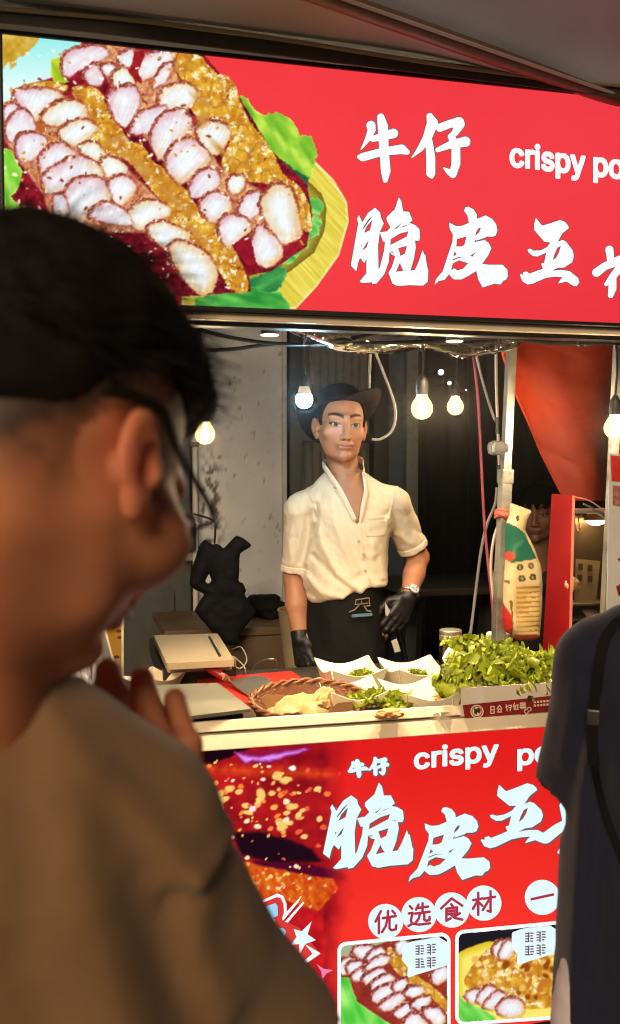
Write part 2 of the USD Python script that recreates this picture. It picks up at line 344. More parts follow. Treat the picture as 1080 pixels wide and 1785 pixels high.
# shop front behind the vendor: framed ribbed panels, pillar
YD = 2.02
X = lambda px, y=YD, py=800: float(W(px, py, y)[0])
Zf = lambda py, y=YD, px=600: float(W(px, py, y)[2])
fr = thing('shop_front', 'dark framed shop front with grey ribbed panels behind the vendor', 'shop front', (X(580), YD, 0))
DARKF = M('dark_frame_paint', (.014, .016, .02), .45, bump=.1)
part(fr, 'jamb', box((X(500), YD - .05, 0), (X(522), YD + .06, 3.2), .003), DARKF); part(fr, 'jamb', box((X(646), YD - .05, 0), (X(671), YD + .06, 3.2), .003), DARKF)
zb0, zb1 = Zf(771), Zf(755)
part(fr, 'transom', box((X(522) + .001, YD - .03, zb0), (X(646) - .001, YD + .04, zb1), .003), DARKF)
GREYP = M('grey_shutter', (.15, .145, .13), .6, 0, .12, 3, bump=.1)
def ribbed(x0, x1, z0, z1, y, n):
    return grid_mesh(lambda u, v: (x0 + u * (x1 - x0), y - .007 * np.abs(np.sin(u * n * np.pi)) ** 4, z0 + v * (z1 - z0)), n * 10, 1, .01)
part(fr, 'upper_panel', ribbed(X(522) + .002, X(646) - .002, zb1 + .001, 3.1, YD + .02, 9), GREYP); part(fr, 'lower_panel', ribbed(X(522) + .002, X(646) - .002, .02, zb0 - .001, YD + .02, 9), GREYP)
pl = thing('blue_grey_pillar', 'blue-grey painted pillar between the shop front and the dark opening', 'pillar', (X(696), YD, 0))
part(pl, 'shaft', box((X(672), YD - .02, 0), (X(701), YD + .3, 3.3), .006), M('blue_paint', (.055, .085, .135), .6, bump=.15)); part(pl, 'casing', box((X(701) + .001, YD - .05, 0), (X(722), YD + .28, 3.3), .005), M('pale_blue_paint', (.15, .18, .20), .6, bump=.15))
YB = 3.4
def cur(u, v):
    x = 1.35 + u * 4.6; return (x, YB + .05 * np.sin(x * 21) + .03 * np.sin(x * 47 + v * 2), v * 3.2)
cu = thing('black_curtain', 'black cloth hung in folds across the dark opening right of the pillar', 'curtain', (3.6, YB, 0))
part(cu, 'cloth', grid_mesh(cur, 300, 8, .004), M('black_cloth', (.007, .008, .009), .85, sheen=.05)); part(cu, 'rod', tube([(1.3, YB, 3.22), (6, YB, 3.22)], .016, 8), DARKF)
for px, py, r, nm, y in ((768, 649, .016, 'round white lamp glowing far back in the dark opening', 3.2), (783, 668, .011, 'smaller white lamp below the round one, deep in the dark opening', 3.1), (812, 680, .004, 'tiny pale indicator lamp glowing low in the dark opening', 3.1)):
    p = W(px, py, y); t_ = thing('distant_lamp', nm, 'lamp', p); part(t_, 'globe', lathe([(1e-4, -r), (r * .7, -r * .7), (r, 0), (r * .7, r * .7), (1e-4, r)], 14, p), EM('cold_lamp', (.8, .93, 1), 6))
    part(t_, 'bracket', box(p + (-r * .4, r * 1.02, -r * .4), p + (r * .4, (3.36 - y), r * .4), .001), DARKF)
# street things kept in the dark behind the vendor
ft = W(790, 1012, 1.75)
tb = thing('folding_table', 'dark folding table standing in the shade behind the vendor', 'table', (ft[0], 1.75, 0)); zt = ft[2]
part(tb, 'table_top', box((ft[0] - .30, 1.5, zt - .03), (ft[0] + .62, 2.0, zt), .006), M('dark_laminate', (.022, .02, .018), .35))
for s in (-1, 1):
    xx = ft[0] + .16 + s * .38
    part(tb, 'leg', tube([(xx, 1.55, zt - .032), (xx - s * .1, 1.95, .0)], .012, 8), DARKF); part(tb, 'leg', tube([(xx, 1.95, zt - .032), (xx - s * .1, 1.55, .0)], .012, 8), DARKF)
part(tb, 'stretcher', tube([(ft[0] - .2, 1.74, zt * .45), (ft[0] + .5, 1.74, zt * .45)], .01, 8), DARKF)
bx = thing('wooden_bench', 'low brown wooden bench against the plaster wall behind the counter', 'bench', (.75, 1.5, 0)); zb = float(W(460, 1094, 1.35)[2])
WOOD = M('dark_wood', (.10, .06, .03), .55, 0, .3, 5, bump=.2)
part(bx, 'top', box((.35, 1.36, zb - .03), (1.0, 1.84, zb), .004), WOOD)
part(bx, 'apron_board', box((.37, 1.37, zb - .2), (.98, 1.39, zb - .032), .003), WOOD)
for x in (.38, .94):
    for y in (1.40, 1.78): part(bx, 'leg', box((x, y, 0), (x + .04, y + .04, zb - .032), .003), WOOD)
p = W(476, 1083, 1.5)
lump = lambda c, r, s, a: (lambda m: (m.apply_scale(r), m.apply_translation(c), m)[2])(trimesh.Trimesh((lambda v: v * (1 + a * 2 * fbm(v * 1.7 + s, 3, s)[:, None]))(np.array(trimesh.creation.icosphere(3).vertices)), trimesh.creation.icosphere(3).faces, process=False))
BLACKC = M('black_fabric', (.004, .004, .0045), .8, spec=.2)
solo('cloth_bundle', lump((p[0], 1.62, zb + .038), (.075, .09, .05), 4, .5), BLACKC, 'small black cloth bundle lying on the bench beside the wall', 'cloth')
# black apron hung in front of the wall
A = lambda *pts: [(260 + a * .2222, 880 + b * .2222) for a, b in pts]
YA = 1.3
ap = pxpoly(A((395, 310), (440, 265), (492, 312), (530, 303), (565, 320), (572, 352), (680, 238), (740, 262), (805, 312), (790, 332), (712, 380), (700, 600), (735, 612), (765, 680), (742, 690), (836, 845), (712, 1010), (705, 1100), (600, 1100), (500, 1010), (350, 830), (432, 700), (350, 662), (312, 620), (340, 480)), YA, .006)
ap = ap.difference(pxpoly(A((468, 542), (488, 592), (462, 618), (438, 598)), YA))
hg = thing('hanging_apron', 'black apron with padded straps hanging in front of the plaster wall', 'apron', W(385, 1000, YA))
part(hg, 'cloth', puff(ap, YA, .035, .005, noise=.012, seed=3), BLACKC)
pt = W(375, 938, YA); part(hg, 'hook', tube([pt + (0, .02, -.02), pt + (0, .0, .03), pt + (0, .05, .06), (pt[0], YW - .002, pt[2] + .06)], .004, 6, 5), DARKF)
# ------------------------------------------------------------------ the flat prints of the two light boxes, worked out vertex by vertex
def nz(x, y, s, seed=0, sy=None): return meshkit.noise(np.stack([np.asarray(x) / s, np.asarray(y) / (sy or s), np.full(np.shape(x), 0.37 + seed * 3.1)], -1), seed)
def fb(x, y, s, seed=0, o=3): return meshkit.fbm(np.stack([np.asarray(x) / s, np.asarray(y) / s, np.full(np.shape(x), 0.5)], -1), o, seed)
class Paint:
    """A print: colours (sRGB 0-255) at scattered points of the photograph's plane."""
    def __init__(s, px, py, base):
        s.x, s.y = np.asarray(px, float), np.asarray(py, float); s.c = np.zeros((len(s.x), 3)) + np.asarray(base, float); s.wx, s.wy = s.x, s.y
    def warp(s, amp, scale, seed=0):
        s.wx = s.x + amp * 2 * (fb(s.x, s.y, scale, seed) - .5); s.wy = s.y + amp * 2 * (fb(s.x, s.y, scale, seed + 9) - .5)
    def sel(s, poly, pad=0):
        a, b, c, d = poly.bounds
        k = np.nonzero((s.wx > a - pad) & (s.wx < c + pad) & (s.wy > b - pad) & (s.wy < d + pad))[0]
        ins = shapely.contains_xy(poly, s.wx[k], s.wy[k])
        if pad: k2 = k; dist = shapely.distance(poly.exterior, shapely.points(s.wx[k], s.wy[k])); return k2, np.where(ins, dist, -dist)
        return k[ins], None
    def mixin(s, k, w, col):
        w = np.clip(w, 0, 1)[:, None]; s.c[k] = s.c[k] * (1 - w) + np.asarray(col, float) * w
    def fill(s, pts, col, soft=1.5):
        p = Polygon(pts).buffer(0)
        for g in getattr(p, 'geoms', [p]):
            k, d = s.sel(g, soft + 1); 
            if len(k): s.mixin(k, d / soft + .5, col(s.x[k], s.y[k], d) if callable(col) else col)
    def blob(s, cx, cy, rx, ry, rot, col, soft=.35):
        m = max(rx, ry) * 1.5; k = np.nonzero((np.abs(s.wx - cx) < m) & (np.abs(s.wy - cy) < m))[0]
        if not len(k): return
        dx, dy = s.wx[k] - cx, s.wy[k] - cy; c, n = math.cos(rot), math.sin(rot)
        q = np.hypot((dx * c + dy * n) / rx, (-dx * n + dy * c) / ry); s.mixin(k, (1 - q) / soft + .5, col)
L3 = lambda a, b, t: np.asarray(a, float) * (1 - t[:, None]) + np.asarray(b, float) * t[:, None]
def Z(pts, x0, y0, w): return [(x0 + a * w / 1080, y0 + b * w / 1080) for a, b in pts]
def Z1(*p): return Z(p, 0, 40, 340)
def Z2(*p): return Z(p, 200, 80, 420)

def chaikin(pts, n=2):
    p = np.asarray(pts, float)
    for _ in range(n): q = np.roll(p, -1, 0); p = np.stack([p * .78 + q * .22, p * .22 + q * .78], 1).reshape(-1, 2)
    return p
def meat(P, pts, tone=0, ang=1.75, crust=(150, 70, 45), grow=7.0):
    """A slice of roast pork: crisp rim on its upper side, pinkish edge, pale fibrous middle, glaze below."""
    p = Polygon(chaikin(pts, 1)).buffer(grow + 1.5, join_style='mitre').buffer(-3.5).buffer(2)
    if p.geom_type != 'Polygon': return
    k, d = P.sel(p, 6)
    if not len(k): return
    x, y = P.x[k], P.y[k]; ca, sa = math.cos(ang), math.sin(ang); along, across = x * ca + y * sa, -x * sa + y * ca
    st = nz(across, along, 2.6, 3, sy=26) - .5; cl = fb(x, y, 16, 5); cx, cy = p.centroid.x, p.centroid.y; R = math.sqrt(p.area / math.pi)
    edge = np.clip(1 - d / (R * .75), 0, 1) ** 1.3; ux, uy = (x - cx) / R, (y - cy) / R; upl = np.clip(.5 - .42 * ux - .5 * uy, 0, 1); low = np.clip(.15 + .4 * ux + .5 * uy, 0, 1)
    pale, pink, tan = np.array([244, 252, 255]), np.array([222, 142, 160]), np.array([232, 176, 96])
    col = L3(pale, pink if tone >= -.05 else tan, np.clip(edge * (.15 + .75 * upl) + .25 * max(tone, 0) + .5 * (cl - .55), 0, 1)); col = L3(col, tan, np.clip(edge * (.3 + low) * 1.2 * (.5 + cl) - .15, 0, .85)) if tone < .4 else col
    hi = np.clip((cl - .52) * 5, 0, 1) * np.clip(d / 5, 0, 1); col = col + hi[:, None] * (np.array([252, 255, 255]) - col) * .8 + st[:, None] * np.array([22, 26, 20]) * np.clip(d / 4, 0, 1)[:, None]
    rw = .5 + 6.4 * upl * fb(x, y, 9, 12); rim = np.array(crust) * (.5 + 1.0 * fb(x, y, 5, 11)[:, None])
    rk = fb(x, y, 7, 13); P.mixin(k, np.clip((d + 1.8) / 2.2, 0, 1) * np.clip(.25 + .9 * upl, 0, 1) * np.clip(.2 + 1.3 * rk, 0, 1), L3((140, 20, 40), (170, 70, 44), cl)); P.mixin(k, np.clip((d + 1.0) / 1.6, 0, 1) * np.clip((upl - .40) * 4, 0, 1) * np.clip((rk - .3) * 4, 0, 1), rim)
    sp = nz(x, y, 3.0, 17); P.mixin(k, np.clip((sp - .60) * 9, 0, 1) * np.clip(1 - np.abs(d - .5) / 3.4, 0, 1) * np.clip(upl * 2 - .7, 0, 1) * .7, (250, 214, 180))
    P.mixin(k, (d - rw * np.clip(rk * 2.4 - .4, .1, 1.4)) / 4.0, col)
def golden(P, pts):
    """Crackling: blistered golden crust, pale tops, amber hollows."""
    p = Polygon(chaikin(pts)).buffer(0)
    for g in getattr(p, 'geoms', [p]):
        k, d = P.sel(g, 5)
        if not len(k): continue
        x, y = P.x[k], P.y[k]; wx, wy = x + 5 * (fb(x, y, 9, 25) - .5), y + 5 * (fb(x, y, 9, 26) - .5); a = fb(x, y, 30, 21); b = fb(wx, wy, 11, 22); r = np.abs(nz(wx, wy, 15, 23) - .5) * 2; f = fb(x, y, 4.5, 24)
        col = L3((206, 134, 36), (250, 206, 66), np.clip((a - .25) * 1.6 + (b - .5) * 1.4, 0, 1)); dk = np.clip(1 - r * 5, 0, 1) * np.clip((b - .3) * 4, 0, 1); col = L3(col, (156, 78, 22), dk * .75)
        h = np.clip((b - .51) * 7, 0, 1) * np.clip((f - .34) * 5, 0, 1); col = L3(col, (255, 246, 204), h * .95); col = L3(col, (176, 96, 34), np.clip((.40 - b) * 5, 0, 1) * .6)
        P.mixin(k, (d + 2 * (f - .5) * 2) / 2.2 + .5, col)
def leaf(P, pts, c0=(70, 165, 40), c1=(196, 232, 70), ang=.9, s=9):
    p = Polygon(pts).buffer(0)
    for g in getattr(p, 'geoms', [p]):
        k, d = P.sel(g, 4)
        if not len(k): continue
        x, y = P.x[k], P.y[k]; u = x * math.cos(ang) + y * math.sin(ang); v = -x * math.sin(ang) + y * math.cos(ang)
        t = np.clip(1.6 * (nz(v, u, s, 31, sy=s * 4) - .5) + .5 + .5 * (fb(x, y, 16, 33) - .5), 0, 1)
        col = L3(c0, c1, t); col = col + np.clip(1 - d / 3, 0, 1)[:, None] * (d > 0)[:, None] * np.array([40, 30, 30])
        P.mixin(k, d / 2 + .5, col)

def top_red(x, y):
    v = .5 + .5 * np.cos((y - 380 + .1 * x) / 260.); w = np.clip((x - 560) / 600, 0, 1)
    return L3((226, 40, 46), (250, 66, 72), np.clip(v * .9 + .25 * (fb(x, y, 160, 3) - .5), 0, 1)) - w[:, None] * np.array([6, 4, 0])
def paint_top(px, py):
    P = Paint(px, py, 0); P.c = top_red(px, py); P.warp(2.2, 9, 1)
    # bamboo board on the right
    board = Z2((560, 240), (760, 380), (900, 520), (980, 600), (1040, 700), (1048, 790), (1005, 940), (905, 1080), (812, 1180), (300, 1190), (300, 500))
    def grain(x, y, d):
        u = x * .72 - y * .69; g = nz(u, x + y, 3.2, 41, sy=70)
        return L3((214, 186, 42), (252, 240, 118), np.clip(g * 1.3 - .1, 0, 1)) + np.where(d < 4, 1, 0)[:, None] * np.array([10, 20, 60])
    P.warp(0, 9); P.fill(board, grain, 1.6); P.warp(2.2, 9, 1)
    P.fill(Z2((860, 600), (925, 660), (948, 730), (940, 830), (890, 930), (780, 1015), (600, 1100), (500, 900)), lambda x, y, d: L3((120, 104, 30), (176, 160, 52), np.clip(d / 14, 0, 1)), 2)
    P.warp(6, 9, 2)
    # lettuce round the meat
    leaf(P, Z2((540, 250), (565, 225), (600, 232), (622, 290), (680, 318), (715, 298), (760, 308), (800, 340), (832, 400), (880, 408), (900, 440), (905, 500), (880, 590), (850, 600), (780, 560), (700, 500), (600, 360)), (84, 170, 30), (214, 244, 92), 1.0)
    leaf(P, Z2((700, 480), (760, 520), (800, 555), (868, 590), (860, 650), (800, 640), (740, 560)), (20, 84, 48), (70, 150, 70))
    for q in (((860, 690), (905, 680), (942, 720), (915, 760), (870, 745)), ((880, 760), (930, 770), (925, 810), (885, 800)), ((860, 800), (915, 800), (915, 850), (870, 870)),
              ((820, 880), (880, 880), (860, 910), (820, 915)), ((740, 920), (830, 910), (830, 940), (780, 985), (740, 970))):
        leaf(P, Z2(*q), (52, 160, 60), (170, 236, 120), .4, 6)
    leaf(P, Z2((590, 1060), (640, 1030), (740, 980), (772, 1010), (750, 1080), (690, 1120), (600, 1140)), (24, 104, 56), (90, 190, 90), -.5)
    leaf(P, Z2((360, 1130), (600, 1080), (700, 1110), (740, 1090), (790, 1190), (360, 1190)), (40, 140, 56), (120, 214, 90), .3)
    P.warp(2.2, 9, 1)
    # the dark glaze under the meat
    body = Z2((-560, 120), (-300, -60), (250, 0), (400, 40), (560, 230), (700, 470), (860, 620), (885, 760), (860, 900), (700, 1010), (600, 1030), (610, 1100), (380, 1120), (-560, 1150))
    P.fill(body, lambda x, y, d: L3((84, 8, 24), (176, 30, 50), np.clip((fb(x, y, 13, 51) - .28) * 2.2, 0, 1)), 2)
    k, _ = P.sel(Polygon(body).buffer(0)); P.mixin(k, np.clip((nz(P.x[k], P.y[k], 4.0, 52) - .76) * 8, 0, .6), (226, 130, 120))
    for q in (Z1((0, 400), (330, 390), (480, 470), (560, 620), (700, 800), (860, 960), (1000, 1080), (900, 1160), (300, 1160), (240, 950), (100, 760), (20, 640)), Z2((-130, -40), (260, 60), (340, 330), (470, 540), (640, 640), (800, 820), (720, 960), (560, 860), (300, 600), (150, 430), (60, 330))):
        P.fill(q, lambda x, y, d: L3((180, 84, 58), (250, 206, 146), np.clip((fb(x, y, 9, 53) - .25) * 2.0, 0, 1)), 5)
    P.fill(Z1((575, 390), (610, 500), (660, 590), (730, 630), (840, 660), (850, 760), (960, 820), (1010, 900), (1080, 960), (1080, 1040), (930, 890), (800, 760), (700, 660), (640, 560), (570, 470)), lambda x, y, d: L3((40, 4, 22), (120, 14, 36), nz(x, y, 9, 54)), 3)
    P.fill(Z2((60, 400), (150, 430), (230, 540), (330, 620), (440, 790), (520, 890), (640, 990), (600, 1020), (520, 900), (430, 790), (320, 660), (230, 570), (150, 480)), lambda x, y, d: L3((70, 4, 26), (150, 16, 40), nz(x, y, 9, 55)), 3)
    P.warp(3.4, 8, 1)
    # the plate and cloth behind, left
    P.fill(Z1((0, 40), (470, 60), (440, 130), (355, 190), (340, 290), (200, 330), (90, 370), (60, 430), (0, 440)), lambda x, y, d: L3((150, 240, 240), (226, 255, 250), np.clip((y - 60) / 90, 0, 1)), 3)
    P.fill(Z1((0, 40), (230, 70), (190, 130), (130, 185), (95, 195), (90, 240), (60, 260), (50, 215), (0, 280)), lambda x, y, d: L3((190, 140, 20), (236, 206, 110), np.clip(fb(x, y, 16, 61) * 1.5 - .2, 0, 1)), 3)
    leaf(P, Z1((285, 200), (345, 190), (350, 290), (380, 330), (300, 330), (280, 280)), (120, 170, 20), (220, 230, 60))
    golden(P, Z1((100, 350), (200, 325), (320, 320), (390, 360), (330, 400), (200, 385)))
    leaf(P, Z1((0, 690), (60, 700), (90, 760), (125, 830), (95, 930), (60, 960), (110, 1020), (190, 1040), (190, 1160), (0, 1160)), (84, 190, 30), (196, 246, 110), 1.3)
    leaf(P, Z1((60, 1080), (120, 1010), (200, 1040), (190, 1160), (60, 1160)), (24, 120, 30), (80, 180, 50), 1.3)
    # the two bands of crackling
    golden(P, Z2((250, 0), (395, 45), (450, 130), (500, 130), (545, 180), (560, 240), (600, 340), (660, 400), (710, 480), (760, 590), (840, 630), (880, 750), (885, 840), (840, 830), (800, 700), (760, 640), (690, 620), (600, 610), (500, 570), (470, 520), (520, 430), (510, 380), (440, 320), (380, 340), (335, 280), (340, 240), (350, 215), (320, 180), (280, 130)))
    golden(P, Z2((-60, 310), (0, 350), (60, 430), (130, 445), (165, 520), (240, 560), (320, 650), (380, 740), (445, 790), (520, 880), (560, 960), (600, 1050), (600, 1095), (560, 1120), (500, 1070), (440, 970), (370, 905), (300, 870), (240, 790), (225, 720), (160, 640), (100, 560), (40, 500), (-40, 500), (-100, 420)))
    golden(P, Z1((390, 370), (440, 340), (520, 350), (575, 400), (580, 450), (640, 540), (700, 640), (720, 700), (640, 760), (560, 720), (440, 690), (480, 640), (530, 590), (500, 540), (480, 470), (420, 430)))
    P.fill(Z1((180, 560), (240, 520), (250, 600), (210, 620)), (190, 100, 40), 3)
    # slices, back to front
    for pts, tone, ang in [
        (Z1((350, 215), (380, 160), (520, 135), (600, 170), (500, 215), (440, 250), (365, 300)), .45, 2.6), (Z1((660, 180), (745, 150), (715, 275), (680, 240)), .2, 1.6),
        (Z1((770, 275), (800, 185), (965, 165), (945, 215), (800, 315)), 0, 2.3), (Z1((470, 285), (540, 225), (565, 335), (500, 335)), 1.2, 2),
        (Z1((560, 240), (635, 240), (600, 295)), .2, 2), (Z1((620, 290), (690, 245), (745, 350), (650, 365)), -.1, 1.4), (Z1((850, 350), (900, 250), (955, 235), (905, 320)), .4, 2.2),
        (Z1((600, 420), (640, 370), (735, 350), (768, 430), (700, 570), (650, 540)), .5, 1.9), (Z1((875, 425), (930, 355), (1030, 340), (1085, 390), (1040, 475), (920, 475)), -.1, 2.2),
        (Z1((738, 575), (780, 500), (905, 470), (915, 500), (840, 600), (730, 610)), .5, 2.2), (Z2((168, 385), (210, 315), (300, 288), (345, 345), (275, 440), (210, 515), (172, 450)), .25, 1.9),
        (Z2((365, 390), (400, 345), (480, 350), (515, 400), (462, 480), (430, 475)), -.2, 2), (Z2((232, 512), (270, 438), (350, 420), (425, 500), (400, 538), (330, 592), (288, 612), (240, 555)), .15, 2.3),
        (Z2((338, 645), (368, 578), (440, 552), (465, 610), (400, 662), (350, 675)), .6, 2.3), (Z2((510, 592), (582, 590), (562, 645), (520, 655)), -.1, 2), (Z2((376, 722), (440, 655), (512, 690), (512, 742), (442, 795)), .3, 2.2),
        (Z2((556, 722), (600, 668), (652, 655), (642, 742), (590, 775)), .5, 2), (Z2((466, 805), (510, 758), (602, 790), (592, 835), (512, 905), (480, 855)), .15, 2.2),
        (Z2((655, 700), (720, 612), (795, 655), (812, 760), (835, 850), (750, 892), (690, 800), (668, 740)), -.25, 1.5), (Z2((612, 872), (650, 805), (702, 850), (755, 930), (690, 992), (630, 965)), .1, 1.9),
        # first loaf
        (Z1((28, 470), (95, 455), (60, 520), (35, 545)), .6, 1.8), (Z1((80, 390), (120, 372), (300, 380), (335, 412), (230, 505), (175, 545), (120, 450)), .05, 2.0),
        (Z1((40, 570), (90, 495), (145, 485), (190, 600), (90, 660), (48, 640)), .45, 1.8), (Z1((240, 505), (340, 435), (460, 450), (475, 530), (335, 565), (250, 555)), -.1, 2.1),
        (Z1((97, 650), (130, 615), (235, 628), (245, 680), (150, 765), (102, 730)), .5, 1.9), (Z1((325, 600), (420, 545), (505, 555), (530, 590), (430, 675), (360, 655)), -.2, 2.2),
        (Z1((435, 690), (520, 668), (565, 720), (575, 745), (520, 755)), -.1, 2), (Z1((218, 740), (320, 665), (400, 715), (415, 745), (240, 838)), .35, 2.0), (Z1((555, 765), (620, 745), (710, 820), (600, 865)), -.3, 2),
        (Z1((240, 842), (420, 738), (540, 795), (565, 850), (400, 885), (300, 948), (248, 920)), .2, 1.8), (Z1((598, 900), (650, 845), (720, 875), (745, 930), (660, 1015), (618, 960)), -.05, 2),
        (Z1((365, 925), (430, 865), (560, 865), (612, 980), (500, 1045), (470, 1090), (365, 1065)), .15, 1.8), (Z1((705, 1060), (770, 992), (900, 1005), (945, 1050), (880, 1085), (780, 1144), (715, 1105)), -.15, 2),
        (Z1((300, 960), (350, 960), (370, 1080), (310, 1070)), .2, 1.6), (Z1((485, 1062), (590, 990), (690, 1055), (725, 1115), (560, 1090)), .4, 2), (Z2((138, 832), (200, 785), (330, 848), (322, 872), (262, 870), (230, 910)), -.1, 2),
        (Z2((236, 912), (290, 875), (400, 925), (455, 1010), (435, 1095), (390, 1115), (325, 1055)), -.3, 1.9)]:
        meat(P, pts, tone, ang)
    P.fill(Z2((525, 895), (600, 838), (612, 870), (632, 965), (650, 1000), (590, 985)), lambda x, y, d: L3((120, 12, 30), (180, 30, 50), nz(x, y, 8, 71)), 2)
    P.fill(Z1((715, 270), (745, 160), (800, 150), (795, 200), (765, 270), (790, 340), (745, 330)), lambda x, y, d: L3((130, 14, 24), (190, 40, 40), nz(x, y, 8, 72)), 2)
    rg = np.random.default_rng(12); lo_ = Polygon(body).buffer(-8)
    for i in range(420):                                            # wet highlights and crumbs of the print
        a, b = rg.uniform(0, 545), rg.uniform(80, 520)
        if lo_.contains(Point(a, b)): r = rg.uniform(1.0, 2.6); P.blob(a, b, r * rg.uniform(1, 2.2), r, rg.uniform(0, 3), [(255, 250, 240), (255, 236, 200), (150, 60, 30), (230, 160, 60), (255, 244, 214)][rg.integers(5)], .9)
    for cx, cy, rx, ry, rot in [(232, 278, 34, 9, .7), (300, 345, 40, 8, .75), (252, 300, 16, 10, .4), (345, 410, 30, 7, .8), (352, 175, 22, 7, .5), (352, 210, 12, 18, .3), (385, 262, 26, 8, .8), (200, 245, 24, 8, -.2)]:
        P.blob(cx, cy, rx * .8, ry * .6, rot, (206, 146, 70), 1.6)
    return P.c

def low_red(x, y):
    return L3((228, 30, 28), (250, 52, 42), np.clip((y - 1300) / 300 + .3 * (fb(x, y, 120, 5) - .5), 0, 1))
def paint_low(px, py):
    """Chilli-glazed roast with sesame, on the left of the lower light box."""
    P = Paint(px, py, 0); red = low_red(px, py); x, y = P.x, P.y
    t = fb(x, y, 40, 81); u = fb(x, y, 16, 82)
    P.c = L3((120, 8, 20), (208, 30, 36), np.clip(t * 1.4 - .2 + .5 * (u - .5), 0, 1)); P.warp(4, 16, 3)
    P.fill([(300, 1290), (470, 1290), (400, 1320), (340, 1340), (300, 1345)], (26, 6, 16), 4)
    k = np.arange(len(x)); band = np.clip(1 - np.abs(y - 1342 - .04 * (x - 400)) / 15, 0, 1) * (x < 590); P.mixin(k, band * np.clip(1.6 * u - .2, 0, 1), (240, 84, 24))
    P.fill([(405, 1312), (540, 1300), (530, 1312), (470, 1330), (440, 1332)], (150, 20, 60), 3)
    P.fill([(406, 1311), (450, 1318), (530, 1303), (545, 1306), (470, 1328), (440, 1326), (425, 1330)], lambda a, b, d: L3((150, 30, 130), (226, 150, 236), np.clip(d / 5, 0, 1)), 3)
    P.fill([(405, 1450), (450, 1450), (500, 1462), (545, 1480), (560, 1500), (480, 1505), (420, 1490)], (30, 8, 22), 7)
    P.fill([(440, 1500), (540, 1505), (600, 1522), (600, 1535), (520, 1530), (440, 1520)], (80, 6, 40), 6)
    def orange(a, b, d):
        s = nz(a * .8 - b * .5, a * .5 + b * .8, 5, 83, sy=14); q = fb(a, b, 9, 84)
        c = L3((190, 40, 16), (246, 140, 28), np.clip(s * .8 + q * .9 - .35, 0, 1)); return c + np.clip((q - .62) * 7, 0, 1)[:, None] * (np.array([255, 226, 170]) - c)
    P.fill([(300, 1500), (440, 1505), (500, 1518), (580, 1532), (590, 1550), (560, 1580), (540, 1600), (500, 1575), (300, 1560)], orange, 4)
    P.fill([(430, 1565), (500, 1570), (560, 1590), (570, 1640), (560, 1720), (590, 1800), (300, 1800), (300, 1565)], lambda a, b, d: L3((150, 10, 26), (226, 34, 36), np.clip(fb(a, b, 22, 85) * 1.6 - .3, 0, 1)), 5)
    rng = np.random.default_rng(5)
    for i in range(260):
        a, b = rng.uniform(330, 610), rng.uniform(1325, 1540)
        if rng.random() > np.interp(b, [1325, 1370, 1440, 1470, 1520], [.15, .8, .8, .4, .6]) * np.interp(a, [360, 520, 600], [1, .9, .3]): continue
        r = rng.uniform(1.4, 4.2) * (1.25 if 1370 < b < 1450 else .85)
        P.blob(a, b, r * rng.uniform(1, 1.8), r, rng.uniform(-.9, .3), [(250, 180, 84), (255, 214, 120), (255, 140, 60), (244, 96, 60), (255, 236, 190)][rng.integers(5)])
    for a, b, rx, ry in [(483, 1352, 9, 7), (498, 1360, 11, 6), (382, 1384, 7, 6), (390, 1393, 10, 5), (455, 1385, 7, 11), (473, 1383, 6, 5), (509, 1405, 12, 6), (490, 1441, 9, 8), (494, 1438, 6, 5), (400, 1374, 9, 6), (416, 1380, 7, 4), (500, 1417, 7, 4), (529, 1458, 6, 4), (527, 1413, 6, 4)]:
        P.blob(a, b, rx, ry, -.2, (252, 206, 110), .4)
    P.blob(509, 1338, 6.5, 4.5, 0, (252, 250, 246)); P.blob(440, 1410, 6, 5, 0, (240, 226, 236)); P.blob(404, 1459, 4, 3, 0, (230, 220, 220))
    k = np.arange(len(x)); edge = np.interp(y, [1300, 1350, 1500, 1560, 1640, 1790], [600, 585, 590, 600, 580, 600]) + 24 * (fb(x, y, 30, 86) - .5)
    P.mixin(k, (x - edge + 26) / 44, red); return P.c

